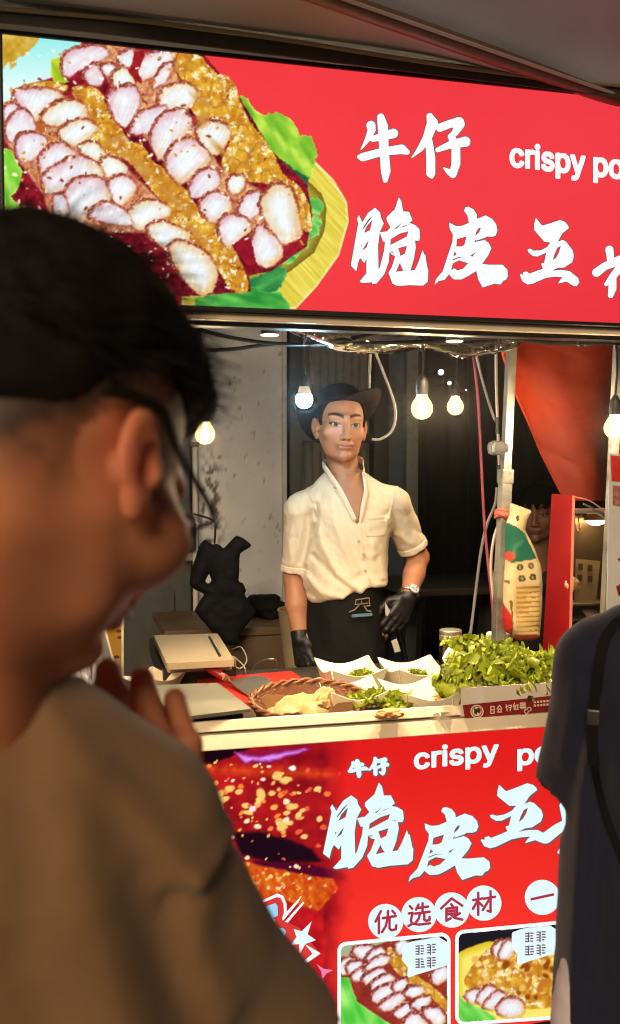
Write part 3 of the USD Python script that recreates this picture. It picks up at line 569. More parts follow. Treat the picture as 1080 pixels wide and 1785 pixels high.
def paint_card(which):
    def f(px, py):
        """A photo card of the lower light box: sliced roast on lettuce (0) or fried pieces on a yellow plate (1)."""
        P = Paint(px, py, (60, 34, 30)); x, y = P.x, P.y; P.warp(1.6, 8, 7)
        D = lambda *p: Z(p, 560, 1590, 420)
        if which == 0:
            P.fill(D((60, 80), (400, 60), (330, 190), (80, 200)), (170, 180, 140), 4)
            P.fill(D((60, 210), (330, 120), (600, 300), (600, 560), (200, 520)), lambda a, b, d: L3((120, 30, 30), (190, 70, 50), fb(a, b, 12, 91)), 3)
            golden(P, D((290, 160), (330, 150), (420, 280), (500, 330), (570, 400), (570, 470), (520, 400), (400, 330), (300, 230)))
            leaf(P, D((60, 290), (120, 290), (160, 400), (230, 450), (340, 520), (340, 560), (60, 560)), (60, 190, 50), (170, 246, 120), 1.2)
            for q in (((140, 170), (200, 150), (245, 175), (180, 205)), ((205, 200), (260, 160), (285, 180), (230, 220)), ((90, 220), (130, 205), (125, 265), (90, 270)), ((120, 235), (175, 220), (170, 255), (130, 275)), ((140, 285), (195, 250), (200, 280), (150, 305)),
                      ((195, 250), (260, 200), (305, 210), (240, 250)), ((190, 290), (270, 255), (280, 275), (205, 320)), ((225, 320), (300, 280), (320, 300), (235, 350)), ((230, 390), (245, 350), (330, 320), (340, 345), (260, 400)), ((325, 330), (370, 300), (380, 325), (340, 350)),
                      ((260, 420), (345, 365), (370, 390), (290, 440)), ((375, 365), (400, 335), (460, 345), (420, 375)), ((330, 450), (390, 410), (410, 440), (350, 470)), ((400, 415), (440, 390), (490, 385), (450, 430)), ((370, 490), (420, 450), (480, 520), (400, 540)), ((450, 440), (520, 430), (550, 480), (520, 505)),
                      ((500, 270), (560, 240), (560, 290), (510, 320)), ((330, 140), (385, 125), (370, 180), (345, 180))):
                meat(P, D(*q), .25, 2.1, (130, 50, 40))
        else:
            P.fill(D((600, 60), (1100, 40), (1100, 170), (600, 190)), (24, 26, 34), 4)
            P.fill(D((600, 190), (640, 165), (740, 130), (1100, 130), (1100, 560), (600, 560)), lambda a, b, d: L3((226, 190, 30), (255, 236, 110), np.clip(d / 16, 0, 1)), 2)
            golden(P, D((640, 290), (720, 180), (800, 130), (860, 140), (940, 190), (1100, 190), (1100, 420), (900, 440), (760, 390), (640, 330)))
            k = np.nonzero(P.x > 600)[0]; 
            for i in range(46):
                r = np.random.default_rng(100 + i); a, b = 560 + r.uniform(680, 1060) * .389, 1590 + r.uniform(190, 380) * .389
                P.blob(a, b, r.uniform(4, 9), r.uniform(3, 6), r.uniform(0, 3), [(206, 120, 40), (150, 70, 20), (240, 190, 90), (255, 224, 130)][i % 4], .6)
            leaf(P, D((600, 350), (640, 400), (720, 430), (780, 470), (800, 560), (600, 560)), (70, 190, 50), (170, 246, 120), .9)
            for q in (((650, 370), (700, 350), (715, 385), (670, 400)), ((700, 390), (750, 330), (775, 350), (730, 410)), ((730, 415), (790, 360), (820, 375), (770, 430)), ((785, 440), (830, 385), (890, 400), (900, 450), (850, 465)), ((770, 170), (800, 130), (820, 150), (800, 200)), ((800, 200), (830, 130), (860, 140), (840, 200))):
                meat(P, D(*q), .3, 2.1, (150, 80, 50))
        return P.c
    return f

# ------------------------------------------------------------------ lettering, as flat shapes in the photograph's outline on the sign plane
def G(x0, y0, w, pts): return Polygon(Z(pts, x0, y0, w)).buffer(0)
def fat(pts, rs):
    """A brush stroke: centre line with its width at every point."""
    p = np.asarray(pts, float); rs = np.broadcast_to(rs, (len(p),)).astype(float)
    return unary_union([unary_union([Point(p[i]).buffer(rs[i] / 2, 6), Point(p[i + 1]).buffer(rs[i + 1] / 2, 6)]).convex_hull for i in range(len(p) - 1)])
CUI = G(600, 340, 160, [(640, 30), (668, 75), (690, 195), (760, 200), (778, 245), (800, 300), (765, 330), (830, 355), (880, 400), (890, 500), (878, 540), (830, 535), (838, 620), (815, 760), (775, 890), (830, 885), (870, 800), (922, 650), (935, 700), (950, 705), (975, 860), (985, 880), (980, 1020), (930, 1065), (760, 1060), (630, 1072), (570, 1045), (520, 915), (560, 850), (600, 720), (560, 700), (530, 660), (520, 790), (470, 930), (380, 1040), (330, 1045), (325, 1025), (215, 1035), (180, 1020), (260, 920), (262, 740), (235, 800), (185, 735), (160, 800), (140, 895), (78, 830), (100, 700), (135, 500), (165, 330), (150, 280), (170, 240), (212, 325), (280, 210), (360, 152), (420, 210), (430, 270), (462, 335), (415, 440), (395, 600), (400, 880), (420, 850), (470, 650), (480, 550), (455, 545), (420, 440), (500, 430), (545, 380), (500, 300), (500, 260), (540, 220), (595, 170)])
for h in ([(330, 290), (260, 370), (230, 450), (305, 415)], [(290, 530), (250, 580), (205, 660), (265, 615)], [(545, 520), (650, 455), (755, 425), (735, 490), (600, 560), (538, 590)], [(632, 625), (738, 598), (715, 690), (660, 720)], [(655, 790), (605, 905), (700, 892), (675, 850)], [(200, 575), (215, 590), (200, 625)],
          [(345, 235), (280, 290), (215, 390), (220, 410), (290, 310)], [(690, 315), (580, 405), (620, 395)], [(795, 335), (670, 372), (690, 380)], [(770, 500), (820, 520), (800, 525)], [(535, 665), (590, 668), (560, 685)]):
    CUI = CUI.difference(G(600, 340, 160, h))
PI_ = G(745, 350, 160, [(430, 120), (445, 80), (480, 72), (540, 105), (575, 160), (582, 215), (680, 175), (760, 215), (805, 280), (820, 350), (800, 410), (760, 425), (690, 420), (665, 460), (715, 495), (748, 560), (715, 640), (640, 745), (720, 755), (880, 755), (935, 810), (945, 890), (920, 930), (890, 940), (860, 985), (790, 975), (650, 1020), (600, 930), (575, 825), (480, 885), (400, 925), (310, 925), (265, 880), (255, 860), (200, 930), (130, 945), (85, 985), (100, 925), (180, 830), (240, 650), (295, 480), (300, 400), (262, 330), (255, 260), (330, 300), (400, 298), (488, 262), (470, 170)])
for h in ([(345, 450), (460, 420), (435, 520), (400, 540), (335, 540)], [(318, 590), (345, 630), (300, 660)], [(572, 600), (530, 660), (498, 650)], [(295, 740), (370, 700), (478, 735), (420, 800), (350, 822), (310, 795), (275, 825)], [(630, 318), (600, 320), (570, 370), (560, 420), (610, 370)], [(292, 690), (370, 660), (500, 690), (380, 672), (295, 705)], [(545, 490), (580, 430), (570, 470), (690, 430), (660, 465)]):
    PI_ = PI_.difference(G(745, 350, 160, h))
WU = G(890, 370, 160, [(295, 70), (365, 160), (440, 140), (580, 92), (640, 120), (672, 160), (680, 190), (605, 250), (560, 330), (545, 350), (610, 328), (650, 350), (725, 450), (740, 520), (720, 590), (630, 650), (560, 652), (480, 690), (590, 680), (690, 695), (790, 775), (805, 825), (775, 870), (740, 868), (660, 815), (560, 838), (585, 795), (615, 765), (520, 758), (420, 770), (260, 840), (200, 850), (140, 815), (108, 740), (120, 725), (145, 740), (150, 705), (190, 700), (215, 725), (380, 665), (360, 605), (395, 595), (420, 475), (320, 520), (260, 515), (210, 470), (200, 440), (225, 430), (270, 455), (350, 450), (430, 410), (468, 355), (395, 345), (275, 205), (280, 130)])
for h in ([(590, 395), (545, 420), (510, 500), (490, 575), (540, 530), (575, 460)], [(380, 690), (310, 715), (345, 710)]): WU = WU.difference(G(890, 370, 160, h))
def px_strokes(x0, y0, w, strokes): return unary_union([fat(Z(p, x0, y0, w), np.asarray(r, float) * w / 1080) for p, r in strokes])
NIU = px_strokes(610, 180, 220, [([(178, 190), (185, 230), (150, 310), (95, 395)], (75, 65, 45, 10)), ([(195, 305), (260, 290), (370, 260)], (50, 60, 80)), ([(75, 460), (110, 462), (280, 415), (440, 395), (490, 420)], (30, 70, 66, 80, 40)), ([(262, 120), (280, 200), (290, 400), (305, 580), (302, 660)], (60, 86, 78, 80, 40))])
ZAI = px_strokes(610, 180, 220, [([(680, 110), (705, 170), (660, 300), (600, 390), (530, 465)], (50, 92, 76, 50, 10)), ([(675, 330), (690, 460), (690, 600), (700, 630)], (60, 74, 74, 30)), ([(770, 210), (860, 175), (930, 165)], (70, 66, 90)), ([(940, 180), (900, 250), (865, 285)], (80, 60, 40)), ([(750, 400), (860, 355), (985, 330), (1000, 345)], (40, 64, 86, 50)), ([(865, 285), (905, 370), (905, 520), (880, 610)], (56, 72, 74, 60)), ([(880, 610), (850, 590), (800, 555)], (60, 50, 10))])
HUA = px_strokes(890, 370, 160, [([(1010, 710), (1100, 640), (1340, 540)], (100, 90, 110)), ([(1160, 440), (1175, 560), (1160, 640)], (90, 80, 50)), ([(1350, 400), (1370, 470), (1330, 560)], (90, 80, 50)), ([(1290, 640), (1200, 760), (1120, 850)], (90, 84, 40)), ([(1200, 760), (1195, 900), (1175, 980)], (80, 90, 60)), ([(1400, 620), (1390, 820), (1440, 930), (1560, 930), (1580, 830)], (84, 84, 90, 80, 40)), ([(1560, 640), (1470, 730), (1380, 780)], (80, 70, 30))])
def text_px(text, x0, y0, x1, y1, bold, hh):
    """Lettering along the base line (x0, y0)-(x1, y1) of the photograph as a flat shape; hh: capital height in pixels of the photograph."""
    m = meshkit.text_mesh(text, 1.0, 0.1, bold); s = m.section(plane_origin=[0, 0, .05], plane_normal=[0, 0, 1]).to_2D(to_2D=np.eye(4))[0].polygons_full
    p = unary_union(list(s)); a, b, c, d = p.bounds; L = math.hypot(x1 - x0, y1 - y0); ex = np.array([x1 - x0, y1 - y0]) / (c - a); ey = np.array([0, -hh])
    return affinity.affine_transform(p, [ex[0], ey[0], ex[1], ey[1], x0 - a * ex[0], y0 - a * ex[1]])
def to_plane(poly, y):
    def f(c):
        out = np.array([W(a, b, y) for a, b in np.asarray(c)]); return np.stack([out[:, 0], out[:, 2]], 1)
    return shapely.transform(poly, f)
def flat_part(parent, name, poly_px, mat, y, thick=0.0016, label=None):
    """A flat piece standing THICK proud of the print, its face at depth y."""
    p = to_plane(poly_px, y).simplify(0.0002)
    m = extrude(p, thick, ((0, y + thick, 0), (1, 0, 0), (0, 0, 1)))
    return part(parent, name, m, mat, False, label)
def print_part(parent, name, x0, x1, z0, z1, y, step, paint, mat, mask=None, gain=1.0, label=None):
    """A print as a fine sheet with its colours at the vertices."""
    nx, nyv = max(2, int((x1 - x0) / step)), max(2, int((z1 - z0) / step))
    m = grid_mesh(lambda u, v: (x0 + u * (x1 - x0), y + 0 * u, z0 + v * (z1 - z0)), nx, nyv)
    if mask is not None:
        c = m.vertices[m.faces].mean(1); m.update_faces(shapely.contains_xy(mask, c[:, 0], c[:, 2])); m.remove_unreferenced_vertices()
    px, py = PXY(m.vertices); cd = lin(np.clip(paint(px, py), 0, 255)) * gain
    return part(parent, name, m, mat, True, label, cd)

PRINT = CDM('backlit_print', emit=1.0)
WHITE_E = EM('backlit_white', (1.0, 1.0, .98), 1.12); CYAN_E = EM('backlit_pale_cyan', (.80, .98, 1.0), 1.0); OUTLINE = EM('backlit_dark_outline', (.16, .10, .12), 1.0); CRIMSON_E = EM('backlit_crimson', (.46, .03, .07), 1.0)
BLACKMETAL = M('black_metal', (.018, .017, .017), .42, .3, bump=.1)
SILVER = M('brushed_aluminium', (.62, .60, .56), .34, .9, bump=.15, bs=140)
CREAM = M('cream_painted_metal', (.66, .58, .44), .42, 0, .07, bump=.12, bs=60, rvar=.08)

# ---- upper light box
SX0, SX1, SZ0, SZ1 = -.105, 1.92, 1.849, 2.376
sg = thing('light_box_sign', 'large red backlit sign above the counter with sliced pork photograph and white brush characters', 'sign', (.9, 0, SZ0))
part(sg, 'case', box((SX0, .006, SZ0 - .001), (SX1, .11, SZ1 + .001), .003), BLACKMETAL)
for lo, hi in (((SX0 - .008, -.006, SZ1), (SX1 + .008, .112, SZ1 + .009)), ((SX0 - .008, -.006, SZ0 - .009), (SX1 + .008, .112, SZ0))): part(sg, 'frame_rail', box(lo, hi, .002), BLACKMETAL)
for x in (SX0, SX1 + .008): part(sg, 'frame_post', box((x - .008, -.0055, SZ0), (x, .111, SZ1), .002), BLACKMETAL)
XB = float(W(625, 320)[0])
print_part(sg, 'food_print', SX0, XB, SZ0, SZ1, 0, .0016, paint_top, PRINT, label='photograph of sliced crispy pork with lettuce on a bamboo board')
print_part(sg, 'red_print', XB, SX1, SZ0, SZ1, 0, .02, lambda x, y: top_red(x, y), PRINT)
for g in (NIU, ZAI, CUI, PI_, WU, HUA):
    flat_part(sg, 'character_outline', g.buffer(1.3), OUTLINE, -.0008, .0012); flat_part(sg, 'character', g, WHITE_E, -.003)
t = text_px('crispy pork', 889, 289, 1130, 316, True, 40)
for g in sorted(t.geoms, key=lambda g: g.bounds[0]):
    flat_part(sg, 'letter', g.buffer(.9), WHITE_E, -.003)
trim = thing('sign_trim', 'pale metal trim strip along the bottom edge of the upper sign', 'trim', (.9, .03, 1.83))
part(trim, 'rail', box((SX0 - .02, .012, SZ0 - .026), (SX1 + .02, .034, SZ0 - .0095), .003), CREAM)
part(trim, 'batten', box((SX0 - .02, .05, SZ0 - .034), (SX1 + .02, .09, SZ0 - .011), .003), BLACKMETAL)

# ---- counter and its lower light box
KZ = .945                                                          # the counter's top
ct = thing('counter', 'food stall counter with cream metal rails and a backlit front', 'counter', (.9, .35, 0))
KS = .89                                                           # the working surface lies lower than the front lip
part(ct, 'top', box((-.32, .032, KS - .028), (1.98, .80, KS), .003), M('counter_top', (.045, .038, .03), .42, 0, .3, 6, bump=.15, rvar=.1))
def rail(y0, y1, z0, z1, slope):
    return hull([(x, y, z) for x in (-.33, 1.99) for y, z in ((y1, z0), (y1, z1), (y0, z0), (y0 - .001, z0 + .002), (y0 + slope - .001, z1 - .001), (y0 + slope + .001, z1))])
part(ct, 'edge_rail', rail(-.010, .0105, KZ - .017, KZ + .003, .012), CREAM)
part(ct, 'lip', box((-.33, .0125, KS - .02), (1.99, .030, KZ - .003), .002), BLACKMETAL)
part(ct, 'lower_rail', rail(-.032, .010, KZ - .052, KZ - .024, .018), CREAM)
part(ct, 'carcass', box((-.31, .03, .06), (1.97, .78, KS - .030), .004), M('counter_carcass', (.05, .045, .04), .55, 0, .2, bump=.2))
for x in (-.27, .8, 1.93):
    for y in (.08, .70): part(ct, 'leg', box((x - .025, y - .025, 0), (x + .025, y + .025, .06), .003), BLACKMETAL)
LX0, LX1, LZ0, LZ1 = -.31, 1.97, .16, KZ - .054
lb = thing('counter_light_box', 'red backlit poster on the counter front with roast photographs, white characters and photo cards', 'sign', (.83, 0, LZ0))
part(lb, 'case', box((LX0 - .006, .004, LZ0 - .006), (LX1 + .006, .028, LZ1 + .002), .002), BLACKMETAL)
XC = float(W(632, 1500)[0])
print_part(lb, 'roast_print', .1, XC, .26, LZ1, 0, .0022, paint_low, PRINT, label='close photograph of glazed roast with sesame')
print_part(lb, 'red_print', XC, LX1, .26, LZ1, 0, .02, low_red, PRINT)
print_part(lb, 'red_print', LX0, .1, .26, LZ1, 0, .02, low_red, PRINT)
print_part(lb, 'red_print', LX0, LX1, LZ0, .26, 0, .03, low_red, PRINT)
def moved(g, src, dst, shear=0.0):
    """Takes outline g from box src (x0, y0, x1, y1) to dst; shear: drop per unit of x."""
    sx, sy = (dst[2] - dst[0]) / (src[2] - src[0]), (dst[3] - dst[1]) / (src[3] - src[1])
    return affinity.affine_transform(g, [sx, 0, shear * sx, sy, dst[0] - src[0] * sx, dst[1] - src[1] * sy - shear * sx * src[0]])
LOWG = [moved(CUI, CUI.bounds, (563, 1374, 720, 1522), -.10), moved(PI_, PI_.bounds, (712, 1412, 854, 1541), -.08), moved(WU, WU.bounds, (838, 1372, 957, 1483), -.12), moved(HUA, HUA.bounds, (940, 1392, 1085, 1520), -.1)]
LOWG += [moved(NIU, NIU.bounds, (607, 1325, 641, 1356), -.06).buffer(1.2), moved(ZAI, ZAI.bounds, (643, 1321, 677, 1352), -.06).buffer(1.2)]
for g in LOWG:
    flat_part(lb, 'character_outline', g.union(affinity.translate(g, 1.4, 1.6)).buffer(1.2), OUTLINE, -.0008, .0012); flat_part(lb, 'character', g, CYAN_E, -.003)
t = text_px('crispy', 722, 1340, 868, 1324, True, 34).union(text_px('pork', 902, 1333, 1010, 1321, True, 34))
for g in sorted(t.geoms, key=lambda g: g.bounds[0]): flat_part(lb, 'letter', g.buffer(.7), CYAN_E, -.003)
# roundels with four words and the start of the next line
HANZI = [  # stroke centre lines in a 100 x 100 field
    [[(30, 5), (8, 45)], [(22, 30), (22, 95)], [(38, 35), (92, 33)], [(60, 8), (58, 40), (50, 70), (35, 92)], [(66, 38), (66, 82), (75, 90), (92, 88), (94, 72)], [(78, 10), (88, 22)]],
    [[(12, 10), (22, 22)], [(8, 40), (24, 40), (16, 70), (20, 80)], [(6, 92), (24, 84), (50, 92), (96, 92)], [(48, 8), (38, 28)], [(44, 22), (88, 22)], [(65, 5), (65, 42)], [(34, 44), (94, 44)], [(54, 46), (50, 66), (36, 82)], [(72, 46), (72, 74), (80, 80), (94, 78), (94, 66)]],
    [[(50, 2), (6, 38)], [(50, 2), (94, 38)], [(48, 26), (54, 34)], [(28, 42), (72, 42), (72, 66)], [(28, 54), (72, 54)], [(28, 66), (72, 66)], [(28, 42), (28, 92), (46, 84)], [(84, 68), (62, 78)], [(46, 68), (62, 84), (94, 96)]],
    [[(6, 32), (46, 30)], [(27, 5), (27, 96)], [(27, 32), (5, 68)], [(28, 42), (44, 60)], [(50, 32), (96, 30)], [(78, 5), (78, 90), (66, 84)], [(76, 34), (46, 78)]],
    [[(6, 52), (94, 44)]]]
def hanzi(i, cx, cy, s, w=10, slope=-.13):
    g = unary_union([fat([((a - 50) * s / 100, (b - 50) * s / 100) for a, b in st], w * s / 100) for st in HANZI[i]])
    return affinity.affine_transform(g, [1, 0, slope, 1, cx, cy])
for i, (cx, cy) in enumerate([(672, 1606), (730, 1594), (787, 1586), (843, 1574), (945, 1564)]):
    flat_part(lb, 'roundel', Point(cx, cy).buffer(30.5), CYAN_E, -.0012); flat_part(lb, 'character', hanzi(i, cx, cy, 42), CRIMSON_E, -.003)
# photo cards
def card(pts, r):
    p = Polygon(pts); return p.buffer(-r).buffer(r)
for i, (pts, tag) in enumerate([([(588, 1643), (785, 1624), (785, 1830), (588, 1850)], 0), ([(793, 1622), (985, 1604), (985, 1775), (793, 1788)], 1)]):
    out = card(pts, 16); inn = out.buffer(-6)
    flat_part(lb, 'card_border', out, WHITE_E, -.0012)
    q = to_plane(inn, -.0022); a, b, c, d = q.bounds
    print_part(lb, 'card_print', a, c, b, d, -.0022, .0022, paint_card(i), PRINT, q, label='small photograph of sliced roast' if i == 0 else 'small photograph of fried pieces on a yellow plate')
    o = (704, 1638) if i == 0 else (895, 1616)
    bub = Polygon([(o[0] + x, o[1] + y) for x, y in ((-2, 10), (14, 4), (60, -4), (76, 6), (78, 42), (66, 46), (20, 60), (6, 66), (8, 48), (-2, 36))]).buffer(-3).buffer(4)
    if i == 1: bub = bub.intersection(inn.buffer(-1))
    flat_part(lb, 'speech_bubble', bub, CYAN_E, -.0034)
    rng = np.random.default_rng(3 + i); marks = []
    for gx in (0, 20):
        for gy in (0, 23):
            for k in range(4):
                x, y = o[0] + 20 + gx, o[1] + 10 + gy + k * 4.6 - gx * .12
                marks += [sbox(x, y, x + rng.uniform(5, 8), y + 1.9), sbox(x + 9, y - .6, x + 9 + rng.uniform(4, 7), y + 1.4)]
            marks.append(sbox(o[0] + 25 + gx, o[1] + 9 + gy, o[0] + 27 + gx, o[1] + 26 + gy))
    mk = unary_union(marks).intersection(bub.buffer(-1)); flat_part(lb, 'bubble_lettering', mk, OUTLINE, -.0046)
# the burst badge with its star
B = lambda *p: Z(p, 430, 1530, 180)
def bpart(n, pts, m, y): flat_part(lb, n, Polygon(pts).buffer(0), m, y)
RED_E = EM('backlit_badge_red', (.72, .045, .04), 1.0)
bpart('badge', B((-200, 240), (60, 240), (150, 260), (340, 180), (400, 240), (410, 380), (380, 440), (560, 530), (640, 640), (770, 790), (540, 930), (-200, 1300)), RED_E, -.0012)
bpart('badge_edge', B((-40, 200), (60, 240), (110, 205), (150, 245), (320, 165), (380, 190), (415, 270), (415, 360), (570, 190), (540, 250), (380, 445), (370, 430), (390, 360), (385, 270), (350, 205), (310, 200), (150, 265), (100, 235), (-40, 240)), WHITE_E, -.0024)
bpart('badge_ray', B((400, 460), (590, 250), (600, 262), (430, 465)), WHITE_E, -.0024)
bpart('badge_character', B((60, 350), (300, 265), (320, 290), (325, 390), (270, 420), (300, 440), (260, 520), (380, 525), (410, 560), (400, 600), (350, 630), (380, 715), (300, 700), (60, 560)), EM('backlit_light_blue', (.36, .72, .95), 1.0), -.0024)
bpart('star', B((675, 460), (635, 590), (720, 650), (610, 690), (555, 790), (545, 690), (465, 700), (520, 620), (490, 535), (575, 560)), CYAN_E, -.0024)
bpart('badge_chevron', B((610, 695), (770, 790), (560, 935), (545, 915), (690, 795)), WHITE_E, -.0036)
bpart('badge_spark', B((730, 900), (800, 950), (900, 965), (830, 1000), (790, 1060), (780, 980)), EM('backlit_pink', (.95, .22, .42), 1.0), -.0012)
bpart('badge_spark', B((600, 990), (790, 1085), (720, 1120), (640, 1090)), CYAN_E, -.0012)
# ------------------------------------------------------------------ canopy over the stall and over the people in front of it
CANV = CDM('canopy_fabric', .65, bump=.15, bs=500, sheen=.1)
zc = lambda y: 2.415 + .40 * (-y)
def on_canopy(px, py):
    r = ray(px, py); t = (2.415 + .40 * -CAM[1] - CAM[2]) / (r[2] + .40 * r[1]); return CAM + r * t
R0, R1 = on_canopy(560, -40), on_canopy(1090, 150); rd = (R1 - R0)[:2]; rd = rd / np.linalg.norm(rd); rn = np.array([rd[1], -rd[0]])
rn = rn if rn[0] > 0 else -rn
def canopy(u, v):
    x = -1.5 + u * 4.3; y = -.035 - v * 2.0; z = zc(y)
    s = (x - R0[0]) * rn[0] + (y - R0[1]) * rn[1]
    w = meshkit.fbm(np.stack([x * 1.7 + y * .6, y * 2.2, 0 * x], -1), 4, 5) - .5; c = np.abs(meshkit.noise(np.stack([x * 7 + y * 9, y * 6 - x * 4, 0 * x], -1), 6) - .5)
    lf = np.clip((.35 - np.abs(x - .12)) / .3, 0, 1)
    z = z + .05 * w * np.clip(v * 8, 0, 1) - .05 * c * lf * np.clip(v * 12, 0, 1) + .10 * np.clip(s, 0, 1) - .03 * np.exp(-(s / .05) ** 2)
    z = z - .022 * np.clip((x - .1) / 1.2, 0, 1) * np.exp(-v * 20); return (x, y, z)
cn = thing('canopy', 'grey fabric market canopy stretched over the stall and the queue', 'canopy', (.6, -.5, 2.4))
m = grid_mesh(canopy, 240, 120, .003); v = m.vertices; s = (v[:, 0] - R0[0]) * rn[0] + (v[:, 1] - R0[1]) * rn[1]
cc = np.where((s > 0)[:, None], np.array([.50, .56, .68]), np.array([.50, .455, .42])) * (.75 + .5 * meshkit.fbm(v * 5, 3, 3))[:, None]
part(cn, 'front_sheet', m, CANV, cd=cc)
m = grid_mesh(lambda u, v: (-1.5 + u * 4.3, -.02 + v * 1.9, 2.46 + .25 * np.sin(v * np.pi * .6) + .02 * np.sin(u * 30)), 60, 20, .003); part(cn, 'rear_sheet', m, CANV, cd=np.tile([.2, .19, .18], (len(m.vertices), 1)))
hem = [(x, -.037, 2.413 - .022 * np.clip((x - .1) / 1.2, 0, 1) + .006 * math.sin(x * 5)) for x in np.linspace(-1.5, 2.8, 60)]
part(cn, 'hem', tube(hem, .0045, 6), M('olive_webbing', (.30, .25, .13), .6))
part(cn, 'lining', grid_mesh(lambda u, v: (-1.5 + u * 4.3, -.030 + .0 * u, 2.386 + v * .03 - .02 * np.clip((u * 4.3 - 1.6) / 1.2, 0, 1)), 50, 2, .003), M('dark_lining', (.05, .045, .035), .7))
rp = [R0 + (R1 - R0) * t + np.array([0, 0, -.035]) for t in np.linspace(-.6, 1.25, 24)]
ri = thing('canopy_pole', 'brown diagonal roof pole under the canopy at top right', 'pole', R1)
part(ri, 'pole', tube(rp, .021, 12), M('brown_pole', (.20, .125, .09), .35, .3, .2, bump=.1))
part(ri, 'sleeve_seam', tube([q + np.array([rn[0] * .022, rn[1] * .022, -.006]) for q in rp], .004, 6), M('seam_cord', (.45, .38, .36), .5)); part(ri, 'sleeve_seam', tube([q - np.array([rn[0] * .024, rn[1] * .024, .004]) for q in rp], .003, 6), M('seam_cord', (.45, .38, .36)))

# ------------------------------------------------------------------ poles, cables, plastic
def bar(a, b, w, r=.002):
    a, b = np.asarray(a, float), np.asarray(b, float); m = rbox((w, w, np.linalg.norm(b - a)), r); T = trimesh.geometry.align_vectors([0, 0, 1], (b - a) / np.linalg.norm(b - a)); m.apply_transform(T); m.apply_translation((a + b) / 2); return m
YP = .46; GALV = M('galvanised_steel', (.50, .49, .45), .38, .85, .2, 14, bump=.15, rvar=.12)
pt, pb = W(893, 560, YP), W(868, 1110, YP); dr = (pt - pb) / np.linalg.norm(pt - pb)
po = thing('tent_pole', 'square galvanised tent pole leaning slightly beside the red tarpaulin', 'pole', pb)
foot = pb + dr * ((KS + .001 - pb[2]) / dr[2])
part(po, 'lower_tube', bar(foot, pb + dr * .47, .031), GALV); part(po, 'upper_tube', bar(pb + dr * .46, pt + dr * .55, .025), GALV); part(po, 'foot_plate', box(foot + (-.04, -.04, -.0015), foot + (.04, .04, .004), .001), GALV)
part(po, 'collar', bar(pb + dr * .44, pb + dr * .48, .036), GALV)
kx = W(868, 781, YP - .03)
kb = thing('clear_knob', 'clear plastic knob clamped to the leaning tent pole', 'knob', kx)
CLR = M('clear_plastic', (.85, .88, .9), .08, trans=.85, ior=1.45)
m = lathe([(1e-4, -.026), (.016, -.026), (.021, -.016), (.021, .008), (.014, .016), (.014, .026), (1e-4, .026)], 20, (0, 0, 0), (1, 0, 0)); m.apply_translation(kx); part(kb, 'body', m, CLR)
m = lathe([(1e-4, .0), (.011, .0), (.011, .02), (1e-4, .02)], 14, (0, 0, 0), (1, 0, 0)); m.apply_translation(kx + (-.008, 0, 0)); part(kb, 'core', m, SILVER)
YR = .2; r0, r1 = W(1078, 600, YR), W(1066, 840, YR)
rp2 = thing('display_post', 'pale metal post at the right edge beside the hanging bulb', 'post', r1); d2 = (r0 - r1) / np.linalg.norm(r0 - r1)
part(rp2, 'tube', bar((r1 + d2 * ((KS + .001 - r1[2]) / d2[2])), r0 + d2 * .5, .022), GALV)
part(rp2, 'base_flange', box((lambda f: f + (-.03, -.03, -.001))(r1 + d2 * ((KS + .001 - r1[2]) / d2[2])), (lambda f: f + (.03, .03, .004))(r1 + d2 * ((KS + .001 - r1[2]) / d2[2])), .001), GALV)
RUB = M('black_rubber', (.012, .012, .012), .5); WC = M('white_cable', (.42, .36, .28), .45); RC = M('red_cable', (.32, .06, .09), .45)
def cable(label, pts, r, mat, nm='cable', cat_='cable', n=8): return solo(nm, tube(pts, r, 7, n), mat, label, cat_)
Q = lambda l, y: [W(a, b, y) for a, b in l]
cable('upper black power cable drooping below the sign trim, left half', [W(300, 560, .5), W(400, 588, .5), W(500, 600, .46), W(600, 592, .4), W(705, 570, .3), W(740, 552, .25)], .0055, RUB, 'power_cable')
cable('lower black power cable carrying the hanging bulbs under the sign', [W(300, 612, .55), W(400, 609, .52), W(470, 601, .5), W(560, 600, .45), W(735, 596, .27), W(860, 588, .3), W(960, 598, .24), W(1071, 598, .13), W(1150, 602, .13)], .0055, RUB, 'power_cable')
cable('thin white cable looping down beside the hat', Q([(652, 610), (672, 660), (688, 710), (684, 748), (664, 765), (648, 766)], .9), .0045, WC)
cable('pale strap hanging above the hat crown', Q([(646, 608), (644, 640), (643, 682)], 1.0), .005, WC, 'strap', 'strap')
cable('thin red cable hanging from the sign trim to the counter', Q([(823, 608), (832, 690), (838, 800), (843, 900), (850, 980), (858, 1060), (858, 1118)], .62), .0045, RC)
cable('white cable running straight down to the clear knob', Q([(864, 596), (865, 680), (868, 760), (869, 790), (871, 850), (870, 890)], .5), .0048, WC)
cable('slack white cable joining the straight cable beside the pole', Q([(828, 614), (842, 670), (858, 722), (868, 742)], .55), .004, M('grey_cable', (.25, .23, .21), .5))
cable('white cable curving outwards low on the leaning pole', Q([(872, 905), (860, 940), (855, 985), (858, 1030), (862, 1052)], .5), .0045, WC)
cable('short white cable end dangling beside the lower pole', Q([(870, 975), (863, 990), (860, 1010), (860, 1040)], .52), .003, WC)
cable('grey cord looping from the dark to the pole foot', Q([(866, 850), (862, 880), (848, 915), (838, 960), (830, 1020), (822, 1085), (812, 1160), (800, 1240)], .83), .005, M('grey_cable', (.25, .23, .21)))
